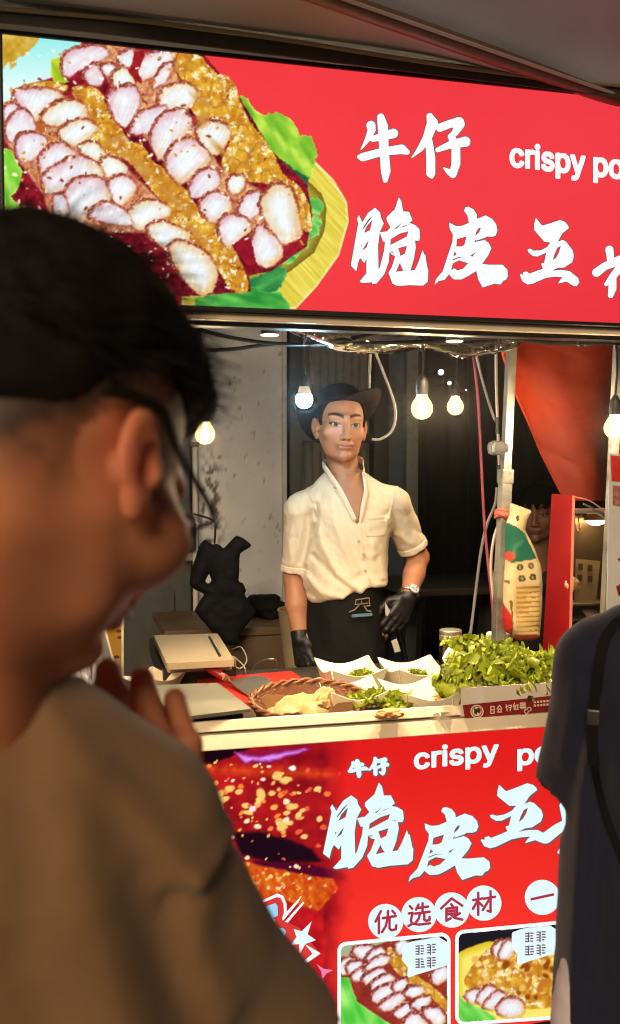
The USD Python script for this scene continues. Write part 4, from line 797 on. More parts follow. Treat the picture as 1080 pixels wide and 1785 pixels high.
for q, lb_ in (((868, 742), 'black tape wrap where two white cables meet'), ((870, 825), 'black tape wrap low on the straight white cable')):
    c = W(*q, .5); solo('tape_wrap', tube([c + (0, 0, -.024), c + (0, 0, .024)], .0085, 8), RUB, lb_, 'tape')
w0 = Q([(887, 568), (930, 575), (985, 595), (1010, 603)], .34); cable('thin pale wire slanting across the top of the red tarpaulin', w0, .002, WC, 'wire', 'wire')
cable('thin pale wire running to the sign trim above the tarpaulin', Q([(955, 588), (1010, 580), (1075, 575)], .6), .0018, WC, 'wire', 'wire')
cj = W(1018, 598, .185); solo('cable_joint', hull([cj + np.array(o) * (.022, .013, .011) for o in np.array([(math.cos(a) * math.cos(b), math.sin(a) * math.cos(b), math.sin(b)) for a in np.linspace(0, 6.28, 12) for b in (-1.2, -.5, .3, .9)])]), RUB, 'black cable joint on the power cable before the red tarpaulin', 'joint')
# bunched clear plastic curtain under the sign
PLAS = GLASS('clear_film', (.90, .86, .74), .18, .12)
def bunch(P0, P1, w0_, w1_, seed, n=70):
    P0, P1 = np.asarray(P0, float), np.asarray(P1, float)
    def f(u, v):
        a = v * 2 * np.pi; w = w0_ + (w1_ - w0_) * np.sin(np.pi * np.clip(u, 0, 1)) ** .6; r = w * (1 + .9 * (meshkit.fbm(np.stack([u * 9, np.cos(a) * 1.6, np.sin(a) * 1.6], -1), 3, seed) - .5))
        c = P0[:, None, None] + (P1 - P0)[:, None, None] * u
        return (c[0] + .01 * np.sin(u * 9), c[1] + r * np.cos(a) * .9, c[2] - .02 * np.sin(u * np.pi) + r * np.sin(a) * .62)
    return grid_mesh(f, n, 26)
pc = thing('rolled_plastic_curtain', 'clear plastic curtain bunched up under the sign trim', 'curtain', W(690, 590, .42))
part(pc, 'roll', bunch(W(505, 572, .42), W(733, 598, .42), .012, .040, 3), PLAS); part(pc, 'roll', bunch(W(734, 600, .42), W(905, 596, .42), .010, .032, 5), PLAS)
for a in ((528, 578), (735, 590), (862, 596)):
    c = W(*a, .42); part(pc, 'tie', tube([c + .034 * np.array([0, math.cos(t), math.sin(t)]) for t in np.linspace(0, 6.28, 14)], .0025, 5), RUB)
part(pc, 'hanging_end', grid_mesh(lambda u, v: (lambda p: (p[0] + .012 * (u - .5) + .01 * v, p[1] + .012 * np.sin(u * 9 + v * 4), p[2] - .115 * v + .01 * np.sin(v * 7)))(W(537, 600, .46)), 10, 16), PLAS)
# red tarpaulin
YT = 1.0
T0 = [W(a, b, YT) for a, b in ((862, 560), (1090, 560), (1090, 868), (984, 868))]
def tarp(u, v):
    left = np.interp(v, [0, .12, .28, .55, 1], [852, 868, 890, 926, 984]); px = left + u * (1092 - left); py = 556 + v * 316
    y = YT + .05 * np.sin(u * 5 + v * 3) + .018 * (meshkit.fbm(np.stack([u * 4, v * 5, 0 * u], -1), 2, 4) - .5) - .016 * np.abs(np.sin(v * 9 - u * 3.5)) * np.exp(-u * 2.4) * np.exp(-v * 2)
    r = FWD[:, None, None] + (px - 540)[None] / F_PX * RGT[:, None, None] - (py - 892.5)[None] / F_PX * UPV[:, None, None]; t = (YT - CAM[1]) / r[1]
    return (CAM[0] + r[0] * t, y, CAM[2] + r[2] * t)
tp = thing('red_tarpaulin', 'orange-red tarpaulin drawn aside behind the leaning tent pole', 'tarpaulin', W(980, 700, YT))
part(tp, 'sheet', grid_mesh(tarp, 110, 110, .003), M('red_tarp', (.30, .024, .003), .5, 0, .06, 6, bump=.08, bs=18))
part(tp, 'edge_rope', tube([np.array(x)[:, 0, 0] + (0, -.006, 0) for x in [tarp(np.zeros((1, 1)), np.full((1, 1), v)) for v in np.linspace(0, 1, 24)]], .0035, 6), M('tarp_hem', (.36, .04, .012), .6))
# ------------------------------------------------------------------ hanging bulbs
def bulb_mats():
    MATS['bulb_glass'] = usdkit.material(stage, '/World/Looks/bulb_glass', {'t': ('transparent_bsdf', {'color': (1, .97, .9)}), 'g': ('glossy_bsdf', {'roughness': .02}), 'f': ('fresnel', {'IOR': 1.4}), 'm': ('mix_closure', {}),
        'e': ('emission', {'color': (1, .62, .20), 'strength': .9}), 'a': ('add_closure', {})}, [('f.fac', 'm.fac'), ('t.BSDF', 'm.closure1'), ('g.BSDF', 'm.closure2'), ('m.closure', 'a.closure1'), ('e.emission', 'a.closure2')], surface='a.closure')
bulb_mats()
WARM = EM('warm_filament', (1.0, .75, .46), BULB_L := 720.0); COLD = EM('cold_led_dome', (.42, .76, 1.0), 330.0)
def bulb(px, py, y, r, label, top_z, cold=False, frosted=False):
    c = W(px, py, y); t = thing('hanging_bulb', label, 'light bulb', c, 'light bulbs hung under the sign')
    k = r / .029
    prof = [(1e-4, -.029), (.011, -.0275), (.021, -.021), (.0275, -.010), (.029, 0), (.0275, .009), (.0235, .018), (.0165, .028), (.0135, .036)]
    if cold:
        part(t, 'dome', lathe([(a * k, b * k) for a, b in prof[:7]] + [(1e-4, .018 * k)], 24, c), COLD)
        part(t, 'heat_sink', lathe([(.0238 * k, .0182 * k), (.017 * k, .045 * k), (1e-4, .0452 * k)], 20, c), M('white_ceramic', (.6, .6, .6), .4))
    else:
        part(t, 'glass', lathe([(a * k, b * k) for a, b in prof], 24, c), MATS['bulb_glass'])
        part(t, 'filament', lathe([(1e-4, -.020 * k), (.010 * k, -.015 * k), (.0135 * k, 0), (.009 * k, .014 * k), (1e-4, .019 * k)], 14, c), WARM)
        part(t, 'stem', lathe([(.003 * k, .019 * k), (.006 * k, .036 * k), (1e-4, .0361 * k)], 10, c), M('white_ceramic', (.6, .6, .6)))
    part(t, 'socket', lathe([(1e-4, .0365 * k), (.0155 * k, .0365 * k), (.0165 * k, .050 * k), (.0165 * k, .066 * k), (.011 * k, .078 * k), (.005 * k, .088 * k), (1e-4, .0885 * k)], 18, c), RUB)
    part(t, 'cord', tube([c + (0, 0, .086 * k), c + (.004, 0, (.086 * k + top_z - c[2]) / 2), (c[0], c[1], top_z)], .0032, 6, 5), RUB)
    return t
bulb(735, 712, .28, .0285, 'larger warm glass bulb right of the vendor, under the sign', float(W(735, 597, .28)[2]))
bulb(793, 709, .85, .027, 'smaller warm glass bulb hanging further back, right of the larger one', float(W(793, 606, .85)[2]))
bulb(530, 697, .55, .0235, 'cold white dome bulb hanging left of the cowboy hat', float(W(530, 600, .55)[2]), cold=True)
bulb(357, 757, .50, .027, 'warm glass bulb partly hidden behind the spectacled man', float(W(357, 612, .5)[2]))
bulb(1071, 746, .13, .0275, 'warm glass bulb cut by the right edge of the view', float(W(1071, 598, .13)[2]))
# small spots tucked up under the sign trim
for px, yy, zz, lbx in ((470, .165, SZ0 - .030, 'small LED spot under the sign trim, left'), (792, .165, SZ0 - .030, 'small LED spot under the sign trim, above the larger bulb'), (893, .90, None, 'small LED spot above the red tarpaulin')):
    c = W(px, 562, yy); c[2] = zz or c[2] + .03
    t = thing('led_spot', lbx, 'spotlight', c); part(t, 'housing', lathe([(1e-4, .052), (.016, .052), (.0205, .030), (.0215, -.004), (.0205, -.004), (.0185, .026)], 18, c), SILVER)
    part(t, 'lens', lathe([(1e-4, .025), (.0165, .025), (.0165, .0265), (1e-4, .027)], 18, c), EM('led_lens', (1, .74, .42), 8500.0) if zz else EM('small_led_lens', (1, .62, .30), 3200.0))
    part(t, 'bracket', box(c + (-.006, -.05, .0525), c + (.006, .01, .0545), .0006), SILVER)
# ------------------------------------------------------------------ things on the counter
YEL = M('cream_card', (.80, .74, .58), .6, 0, .05, 10, bump=.08); KRAFT = M('kraft_paper', (.34, .19, .085), .7, 0, .12, 30, bump=.15)
STEEL = M('stainless_steel', (.60, .59, .54), .24, .95, .08, 6, bush := .05) if False else M('stainless_steel', (.34, .32, .25), .45, .8, .08, 6, bump=.06, bs=200, rvar=.06)
TAN = M('tan_plastic', (.36, .29, .19), .45, 0, .07, 9, bump=.1); DARKP = M('dark_plastic', (.02, .018, .016), .4)
def quad_slab(pts, z, th, r=.003):
    """Slab whose top face has the four corners seen at these pixels, on the level z."""
    top = np.array([Wz(a, b, z) for a, b in pts]); p = Polygon(top[:, :2]).buffer(-r).buffer(r, 4); m = extrude(p, th, ((0, 0, z - th), (1, 0, 0), (0, 1, 0))); return m
# cash box
cz = .985
cb = thing('cash_box', 'tan cash box with a slotted lid, at the back of the counter', 'cash box', Wz(340, 1130, cz))
lid = [(268, 1107), (379, 1104), (408, 1150), (290, 1156)]
part(cb, 'lid', quad_slab(lid, cz, .018, .008), TAN); part(cb, 'body', quad_slab([(271, 1109), (377, 1107), (404, 1152), (293, 1158)], cz - .0185, .024, .006), M('tan_plastic_body', (.27, .21, .13), .5, 0, .1)); part(cb, 'base', quad_slab([(260, 1112), (380, 1108), (412, 1158), (284, 1166)], cz - .043, cz - .043 - KS - .001, .004), DARKP)
part(cb, 'slot', quad_slab([(362, 1109), (366, 1109), (386, 1143), (381, 1144)], cz + .0015, .001, .0008), DARKP)
q = Wz(407, 1153, cz - .02); part(cb, 'hinge', box(q - (.004, .02, .012), q + (.004, .02, .012), .001), STEEL)
for l in ([(404, 1132), (420, 1128), (430, 1150), (418, 1165), (406, 1158)], [(408, 1145), (424, 1160), (428, 1172)]):
    solo('white_wire', tube([Wz(a, b, .93 + .02 * (i % 2)) for i, (a, b) in enumerate(l)], .002, 6, 8), WC, 'long curl of white wire beside the cash box' if len(l) > 3 else 'short end of white wire beside the cash box', 'wire')
solo('bent_wire', tube([Wz(438, 1170, .90), Wz(448, 1156, .93), Wz(476, 1148, .955), Wz(488, 1166, .90)], .0024, 6, 4), SILVER, 'bent grey wire handle behind the red cutting board', 'wire')
# low scale with a steel plate
sz = .967
scl = thing('kitchen_scale', 'flat kitchen scale with a brushed steel plate at the counter edge', 'scale', Wz(360, 1220, sz))
sp = [(262, 1194), (379, 1190), (438, 1235), (300, 1252)]
part(scl, 'plate', quad_slab(sp, sz, .008, .006), STEEL); part(scl, 'plate_rim', quad_slab([(264, 1196), (377, 1193), (433, 1236), (303, 1251)], sz - .0085, .006, .006), SILVER)
part(scl, 'body', quad_slab([(275, 1200), (372, 1198), (425, 1236), (305, 1248)], sz - .016, sz - .016 - KS - .001, .006), DARKP)
part(scl, 'display', quad_slab([(318, 1246), (402, 1236), (404, 1238), (320, 1248)], sz - .020, .010, .001), M('grey_plastic', (.12, .12, .12), .3))
# red cutting board and cleaver
bz = KS + .018
REDB = M('red_board_plastic', (.50, .022, .012), .42, 0, .1, 30, bump=.15, bs=90)
solo('cutting_board', quad_slab([(342, 1182), (508, 1169), (560, 1208), (395, 1228)], bz, .017, .006), REDB, 'red plastic cutting board lying under the cleaver', 'cutting board')
cl = thing('cleaver', 'wide steel cleaver with a red handle lying on the red board', 'knife', Wz(440, 1190, bz))
zc_ = bz + .004
bl = [Wz(a, b, zc_ + dz) for a, b, dz in ((398, 1187, .012), (444, 1177, .006), (463, 1181, .004), (500, 1204, .001), (436, 1215, .001), (412, 1199, .006))]
bm = hull([p + np.array([0, 0, s * .0011]) for p in bl for s in (-1, 1)]); part(cl, 'blade', bm, M('knife_steel', (.42, .40, .36), .32, .9, .12, 12, bump=.1))
h0, h1 = Wz(358, 1159, .965), Wz(391, 1180, .938); part(cl, 'handle', tube([h0, h0 * .7 + h1 * .3, h0 * .3 + h1 * .7, h1], (.0115, .0135, .0125, .010), 12, 4), M('red_handle', (.30, .016, .012), .3, coat=.3))
part(cl, 'ferrule', tube([h1, h1 * .5 + bl[0] * .5 + (0, 0, .002), bl[0] + (0, 0, .001)], (.0102, .009, .006), 12), M('brass', (.62, .46, .20), .3, .9))
# wicker basket
WICK = M('wicker', (.13, .042, .014), .6, 0, .3, 40, bump=.3); WICK2 = M('wicker_pale', (.20, .075, .025), .6, 0, .3, 40, bump=.3)
bc = np.array([.570, .140]); bx_, by_ = .142, .105
bk = thing('bread_basket', 'oval brown wicker basket at the counter edge holding flat breads', 'basket', (bc[0], bc[1], KS))
def rim_z(a): return .950 + .022 * np.sin(a)
angs = np.linspace(0, 2 * np.pi, 73)
def bpt(a, t, k=1.0):
    s = .80 + .20 * t; return np.array([bc[0] + bx_ * s * k * np.cos(a), bc[1] + by_ * s * k * np.sin(a), KS + .008 + (rim_z(a) - KS - .008) * t])
for r_ in range(12):
    t = r_ / 12; part(bk, 'strand', tube([bpt(a, t, 1 + .012 * (1 if (i + r_) % 2 else -1)) for i, a in enumerate(angs)], .0036, 6), WICK if r_ % 2 else WICK2)
for i in range(36): a = angs[2 * i]; part(bk, 'stake', tube([bpt(a, t) for t in np.linspace(0, .97, 6)], .0026, 5), WICK2)
part(bk, 'rim', cat([tube([bpt(a, 1) + .0042 * np.array([np.cos(a) * np.cos(a * 14 + ph), np.sin(a) * np.cos(a * 14 + ph), np.sin(a * 14 + ph)]) for a in np.linspace(0, 2 * np.pi, 180)], .0042, 6) for ph in (0, np.pi)]), WICK2)
part(bk, 'liner', grid_mesh(lambda u, v: (lambda a, t: (bc[0] + (bx_ * (.80 + .20 * t) - .005) * np.cos(a), bc[1] + (by_ * (.80 + .20 * t) - .005) * np.sin(a), KS + .008 + (rim_z(a) - KS - .012) * t))(u * 2 * np.pi, v), 48, 4), WICK)
part(bk, 'base', lathe([(1e-4, 0), (.8, 0), (.8, .05), (1e-4, .05)], 40).apply_transform(np.array([[bx_ * .98, 0, 0, bc[0]], [0, by_ * .98, 0, bc[1]], [0, 0, .1, KS + .0015], [0, 0, 0, 1]])), WICK)
def sheet(corners, bulge, nu=12, nv=12, th=.0014, wav=.0, seed=0):
    """Card or bread through four corner points, bulging along its normal."""
    c = np.array(corners, float); n = np.cross(c[1] - c[0], c[3] - c[0]); n /= np.linalg.norm(n)
    def f(u, v):
        p = (c[0][:, None, None] * ((1 - u) * (1 - v)) + c[1][:, None, None] * (u * (1 - v)) + c[2][:, None, None] * (u * v) + c[3][:, None, None] * ((1 - u) * v))
        w = bulge * 4 * u * (1 - u) + wav * (meshkit.fbm(np.stack([u * 3 + seed, v * 3, 0 * u + seed], -1), 3, seed) - .5)
        return tuple(p[k] + n[k] * w for k in range(3))
    return grid_mesh(f, nu, nv, th)
def card_mesh(px, y, th=.0015):
    p = Polygon([W(a, b, y)[[0, 2]] for a, b in px]).buffer(-.008).buffer(.008); return extrude(p, th, ((0, y + th, 0), (1, 0, 0), (0, 0, 1)))
for px_, y, lb_ in (([(446, 1280), (446, 1226), (462, 1211), (524, 1212), (550, 1228), (560, 1285), (450, 1290)], .195, 'tan paper card standing at the back left of the wicker basket'), ([(572, 1290), (572, 1238), (588, 1225), (616, 1222), (634, 1240), (634, 1285)], .075, 'tan paper card standing at the front right of the wicker basket'), ([(582, 1250), (590, 1217), (612, 1222), (618, 1250)], .19, 'small tan card behind the front right card in the basket')):
    solo('paper_card', card_mesh(px_, y), KRAFT, lb_, 'card')
BREAD = CDM('flat_bread', .75, sss=.1, bump=.3, bs=160, spec=.25)
def bread(corn, seed, label, wav=.03):
    m = sheet(corn, .012, 26, 20, .004, wav, seed); t = meshkit.fbm(m.vertices * 60, 4, seed); cdv = np.array([.40, .26, .115]) * (.75 + .5 * t)[:, None]; k = np.clip((t - .58) * 8, 0, 1)[:, None]
    cdv = cdv * (1 - k) + np.array([.52, .42, .27]) * k; solo('flat_bread', m, BREAD, label, 'bread', cd=cdv)
b3 = lambda x, y, z: np.array([x, y, z])
bread([b3(.465, .07, .925), b3(.60, .06, .918), b3(.62, .16, .955), b3(.50, .19, .945)], 2, 'large folded flat bread in the middle of the wicker basket', .05)
bread([b3(.56, .09, .945), b3(.615, .10, .935), b3(.63, .14, .962), b3(.585, .15, .966)], 5, 'small flat bread folded upright beside the large one in the basket', .03)
bread([b3(.47, .10, .918), b3(.66, .10, .91), b3(.66, .22, .915), b3(.48, .22, .92)], 8, 'flat bread lying at the bottom of the wicker basket', .02)

# ---- lettuce
LEAF = CDM('lettuce_leaf', .42, bump=.12, bs=260, spec=.4, translucent=.30)
def lettuce_leaf(seed, size, n=16):
    r = np.random.default_rng(seed); k = r.uniform(5, 8); ph = r.uniform(0, 6.3); bend = r.uniform(.25, .7); w = r.uniform(.62, .9)
    def f(u, v):
        s = v; a = (u - .5) * 2; half = w * .62 * np.sin(np.pi * np.clip(.10 + .78 * s, 0, 1)) ** .75 + .06; x = a * half; y = s + .10 * (1 - a * a) * s
        e = np.clip(np.maximum(np.abs(a), (s - .25) / .75), 0, 1) ** 3
        z = .14 * e * np.sin(k * 2 * (a * 1.4 + s * 1.1) + ph) + .08 * e * np.sin(k * 3.7 * (a - s) + ph * 2) + bend * (a * a) * .34 - bend * (s - .35) ** 2 * .6
        x = x + .07 * e * np.sin(k * 3 * s + ph); y = y + .07 * e * np.sin(k * 3 * a + ph)
        return (x * size, (y - .5) * size, z * size)
    m = grid_mesh(f, n, n); u, v = np.meshgrid(np.linspace(0, 1, n + 1), np.linspace(0, 1, n + 1), indexing='ij'); a, s = np.abs(u.ravel() - .5) * 2, v.ravel()
    rib = np.exp(-(a / .10) ** 2) * (1 - s * .75); e = np.clip(np.maximum(a, s), 0, 1); t = meshkit.fbm(m.vertices / size * 4 + seed, 3, seed)
    c = np.array([.31, .38, .022]) * (1 - e[:, None] * .30) + np.array([.20, .20, .04]) * (1 - e)[:, None] * .8; c = c * (.7 + .6 * t)[:, None]; c = c * (1 - rib[:, None] * .8) + np.array([.52, .56, .25]) * rib[:, None] * .8
    tone = r.uniform(.72, 1.28); return m, np.clip(c * tone, 0, 1)
def place_leaf(m, at, rz, rx, ry):
    T = trimesh.transformations; m = m.copy(); m.apply_transform(T.translation_matrix(at) @ T.euler_matrix(rx, ry, rz, 'sxyz')); return m
def lettuce_portion(c, spread, count, size, seed, label):
    r = np.random.default_rng(seed); ms, cs = [], []
    for i in range(count):
        m, cdv = lettuce_leaf(seed * 100 + i, size * r.uniform(.7, 1.25), 9); o = r.normal(0, .5, 2).clip(-1, 1) * spread; h = .016 * max(0, 1 - (o[0] / spread[0]) ** 2) * r.uniform(.2, 1.5)
        ms.append(place_leaf(m, np.asarray(c) + (o[0], o[1], h), r.uniform(0, 6.3), r.uniform(-.9, .9), r.uniform(-.6, .6))); cs.append(cdv)
    solo('lettuce_portion', cat(ms), LEAF, label, 'lettuce', 'chopped lettuce in the paper trays', cd=np.vstack(cs))
# ---- paper boat trays
TRAY = M('paper_tray', (.84, .76, .58), .62, 0, .04, 14, bump=.06)
def boat(cx, cy, lx, ly, h, label, rot=0.0, z=KS + .001):
    """Paper boat tray: flat floor, flared walls with dipping rims, open folded corners."""
    t = thing('paper_tray', label, 'tray', (cx, cy, z), 'cream paper boat trays on the counter'); R = np.array([[math.cos(rot), -math.sin(rot)], [math.sin(rot), math.cos(rot)]])
    def wrld(x, y, zz): q = np.stack([x, y], -1) @ R.T; return (cx + q[..., 0], cy + q[..., 1], z + zz)
    fx, fy = lx * .5, ly * .5
    part(t, 'floor', grid_mesh(lambda u, v: wrld((u - .5) * 2 * fx * .72, (v - .5) * 2 * fy * .70, 0 * u + .0012), 6, 6, .0012), TRAY)
    def wall(ax, s):
        def f(u, v):
            a = (u - .5) * 2; k = v; dip = 1 - .20 * np.cos(a * np.pi / 2) ** 1.2; out = .28 * k * (1 + .10 * k)
            hz = .0012 + h * k * dip + .004 * k * a * a
            if ax == 0: return wrld(s * fx * (.72 + out), a * fy * (.70 + .30 * k), hz)
            return wrld(a * fx * (.72 + .28 * k), s * fy * (.70 + out * 1.07), hz)
        return grid_mesh(f, 14, 8, .0012)
    for s in (-1, 1): part(t, 'side_wall', wall(0, s), TRAY); part(t, 'end_wall', wall(1, s), TRAY)
    return t
TR = []
def tray_at(bl, br, fr, h, lab, zr=None, dep=.175, h2=1.0):
    """Back rim corners at two pixels; the tray reaches DEP forward."""
    zr = zr or KS + h; a, b = Wz(*bl, zr), Wz(*br, zr); ex = (b - a)[:2]; L = np.linalg.norm(ex); ex /= L; L *= 1.12; ey = np.array([-ex[1], ex[0]]); c = (a + b)[:2] / 2 - ey * dep / 2; TR.append((c, L, dep)); boat(c[0], c[1], L, dep, h * h2, lab, math.atan2(ex[1], ex[0])); return c
c1 = tray_at((554, 1150), (636, 1146), None, .080, 'paper tray of lettuce, back row, left'); c2 = tray_at((664, 1149), (744, 1145), None, .080, 'paper tray of lettuce, back row, right, near the lettuce carton')
c3 = tray_at((560, 1184), (642, 1181), None, .080, 'paper tray of lettuce, front row, left, behind the basket'); c4 = tray_at((665, 1187), (748, 1181), None, .080, 'paper tray of lettuce, front row, right')
c5 = tray_at((704, 1228), (800, 1204), None, .046, 'paper tray of shredded vegetables beside the carton', dep=.12)
c6 = tray_at((212, 1180), (262, 1166), None, .045, 'paper tray behind the raised hand of the spectacled man', dep=.12)
lettuce_portion((c1[0] + .02, c1[1] - .03, KS + .040), (.050, .030), 34, .034, 11, 'chopped lettuce in the back left paper tray'); lettuce_portion((c2[0] - .01, c2[1] - .03, KS + .040), (.045, .028), 34, .034, 12, 'chopped lettuce in the back right paper tray')
lettuce_portion((c3[0] + .04, c3[1] - .06, KS + .045), (.040, .025), 26, .050, 13, 'lettuce leaves spilling over the front left paper tray'); lettuce_portion((c4[0] - .07, c4[1] - .05, KS + .045), (.028, .025), 18, .050, 14, 'lettuce leaves at the left end of the front right paper tray')
lettuce_portion((c5[0] + .05, c5[1] + .05, KS + .045), (.03, .02), 14, .05, 15, 'lettuce leaves behind the shredded vegetables')
def shreds(c, spread, n, col, seed, name, label, cat_, L=.03):
    r = np.random.default_rng(seed); ms = []
    for i in range(n):
        o = r.normal(0, .5, 2).clip(-1, 1); d = r.uniform(0, 6.3); h = .02 * max(0, 1 - (o ** 2).sum()) * r.uniform(.4, 1.4); q = np.asarray(c) + (o[0] * spread[0], o[1] * spread[1], h); v = np.array([math.cos(d), math.sin(d), r.uniform(-.3, .3)]) * L * r.uniform(.4, 1)
        ms.append(tube([q - v / 2, q + (0, 0, r.uniform(0, .008)), q + v / 2], .0017, 5, 3))
    solo(name, cat(ms), col, label, cat_)
shreds((c5[0] - .01, c5[1] - .012, KS + .030), (.075, .045), 210, M('cabbage_shreds', (.62, .56, .18), .4, 0, .2, 40), 3, 'shredded_cabbage', 'pale shredded cabbage in the tray beside the carton', 'cabbage')
shreds((c5[0] + .0, c5[1] + .012, KS + .052), (.035, .02), 80, M('carrot_shreds', (.75, .20, .02), .4, 0, .2, 40), 4, 'shredded_carrot', 'orange shredded carrot on top of the shredded cabbage', 'carrot', .025)
PORK = CDM('fried_pork', .5, bump=.4, bs=220)
for px_, lb_, s in (((681, 1247), 'small fried piece lying between the trays and the counter edge', .018), ((668, 1250), 'smaller fried crumb left of the fried piece', .010), ((697, 1249), 'small fried crumb right of the fried piece', .010)):
    q = Wz(*px_, .945); m = lump((q[0], q[1] + .02, .945), (s * 1.5, s, s * .6), 7 + int(s * 1000), .7); solo('fried_piece', m, PORK, lb_, 'food', cd=np.array([.55, .26, .08]) * (.6 + .8 * meshkit.fbm(m.vertices * 120, 3, 1))[:, None])
solo('black_tray', box((.675, .036, KS + .001), (.80, .14, .935), .008), DARKP, 'low black tray carrying the fried pieces at the counter edge', 'tray')
# ---- lettuce carton
CARD = M('white_carton', (.62, .57, .48), .6, 0, .05, 12, bump=.05)
x0, x1 = float(W(803, 1230, -.012)[0]), float(W(1005, 1230, -.012)[0]); zt = float(W(803, 1199, -.012)[2]); zb_ = KZ - .020
ca = thing('lettuce_carton', 'white carton with a dark red printed band, heaped with lettuce', 'carton', ((x0 + x1) / 2, .1, KZ))
part(ca, 'front_panel', box((x0, -.0118, zb_), (x1, -.0092, zt), .0008), CARD)
part(ca, 'left_flap', sheet([W(803, 1200, -.006), W(868, 1192, .022), Wz(782, 1128, 1.02), Wz(770, 1148, .995)], .004, 8, 8, .003), CARD)
part(ca, 'floor', extrude(Polygon([(x0 + .003, .034), (x1, .034), (x1, .31), (x0 + .173, .31)]), .004, ((0, 0, KS + .002), (1, 0, 0), (0, 1, 0))), CARD); part(ca, 'left_wall', sheet([b3(x0, .034, KS + .007), b3(x0 + .17, .305, KS + .007), b3(x0 + .17, .305, zt - .036), b3(x0, .034, zt - .036)], 0, 2, 2, .003), CARD); part(ca, 'right_wall', box((x1 - .003, .034, KS + .007), (x1, .305, zt - .005), .0008), CARD); part(ca, 'back_wall', box((x0 + .176, .306, KS + .007), (x1, .309, zt), .0008), CARD)
BAND = M('dark_red_print', (.21, .010, .014), .5, 0, .1); CRP = M('cream_print', (.72, .60, .44), .55)
FP = lambda n, pts, m, y: flat_part(ca, n, Polygon(pts).buffer(0), m, y, .0006)
FP('band', [(806, 1229), (1004, 1208), (1004, 1234), (810, 1254)], BAND, -.0126)
flat_part(ca, 'emblem', Point(831, 1240).buffer(11.5), CRP, -.0134, .0006); flat_part(ca, 'emblem_ring', Point(831, 1240).buffer(9.5).difference(Point(831, 1240).buffer(8.2)), BAND, -.0142, .0006)
FP('emblem_mark', [(826, 1234), (830, 1236), (834, 1233), (838, 1237), (836, 1244), (832, 1241), (830, 1246), (826, 1243)], M('dark_print', (.05, .02, .02), .5), -.0142)
def tiny(x, y, k):
    P_ = [[[(0, 0), (0, 15)], [(0, 1), (7, 0), (7, 14), (0, 15)], [(1, 7), (6, 7)]], [[(5, -1), (0, 6)], [(5, -1), (10, 6)], [(2, 7), (8, 7)], [(1, 13), (9, 13)], [(2, 8), (2, 13)], [(8, 8), (8, 13)]],
          [[(1, 0), (3, 13)], [(0, 5), (5, 3)], [(6, 2), (12, 1), (9, 13)], [(6, 7), (9, 6)]], [[(3, -1), (0, 6)], [(2, 4), (2, 13)], [(5, 4), (10, 3), (9, 12)], [(5, 4), (5, 13), (10, 12)]], [[(0, 1), (11, 0)], [(0, 5), (11, 4)], [(2, 0), (2, 12)], [(6, 0), (6, 12)], [(10, 0), (10, 13)], [(0, 10), (12, 9)]]]
    return unary_union([fat([(x + a * .85, y + b * .85) for a, b in s], 1.6) for s in P_[k]])
for k, (x, y) in enumerate([(855, 1231), (866, 1230), (881, 1228), (894, 1226), (898 + 8, 1225)]): flat_part(ca, 'carton_lettering', tiny(x, y, k), CRP, -.0134, .0006)
for r_ in (0, 1): flat_part(ca, 'carton_lettering', unary_union([sbox(930 + 5.5 * i, 1222 + 6 * r_ - .5 * i, 933.6 + 5.5 * i, 1225.5 + 6 * r_ - .5 * i) for i in range(7)]), CRP, -.0134, .0006)
FP('leaf_print', [(918, 1220), (920, 1212), (926, 1214), (928, 1220), (923, 1224)], M('dark_print', (.05, .02, .02)), -.0134)
for x, y in ((911, 1246), (917, 1240), (922, 1236)): flat_part(ca, 'fruit_print', Point(x, y).buffer(4).difference(Point(x, y).buffer(2.6)) if x > 912 else Point(x, y).buffer(4), CRP if x > 912 else M('cherry_print', (.14, .01, .01), .5), -.0142, .0006)
FP('tape', [(812, 1203), (842, 1200), (844, 1224), (818, 1227)], M('clear_tape', (.66, .62, .58), .18), -.0128)
FP('torn_label', [(814, 1255), (832, 1250), (850, 1252), (856, 1249), (872, 1249), (874, 1252), (836, 1256), (826, 1262)], M('white_print', (.8, .78, .72), .5), -.0128)
lp = thing('lettuce_heap', 'heap of frilly green lettuce leaves filling the white carton', 'lettuce', ((x0 + x1) / 2, .15, KZ + .03)); rng = np.random.default_rng(21)
xa, xb = x0 - .02, x1 + .02
for i in range(95):
    u = rng.uniform(0, 1); yy = rng.uniform(.03, .36); top = .062 * math.sin(math.pi * min(max((yy + .03) / .42, 0), 1)) * (.75 + .35 * math.sin(u * 3.0 + .4)); lay = i / 120
    s = rng.uniform(.065, .115); m, cdv = lettuce_leaf(500 + i, s, 18)
    xl_ = xa + .55 * yy; m = place_leaf(m, (xl_ + (xb - xl_) * u, yy, zt - .045 + (.1 + .9 * lay) * top + .020), rng.uniform(0, 6.3), rng.uniform(-.75, .95), rng.uniform(-.6, .6)); part(lp, 'leaf', m, LEAF, True, cd=cdv)
for i in range(26):                                                 # the leaves that spill over the flap on the left
    u = rng.uniform(0, 1); m, cdv = lettuce_leaf(700 + i, rng.uniform(.05, .075), 15); part(lp, 'leaf', place_leaf(m, (x0 + .145 + .06 * u, .28 + .10 * rng.random(), zt + .0 + .03 * rng.random()), rng.uniform(0, 6.3), rng.uniform(-.6, .8), rng.uniform(-.6, .6)), LEAF, True, cd=cdv)
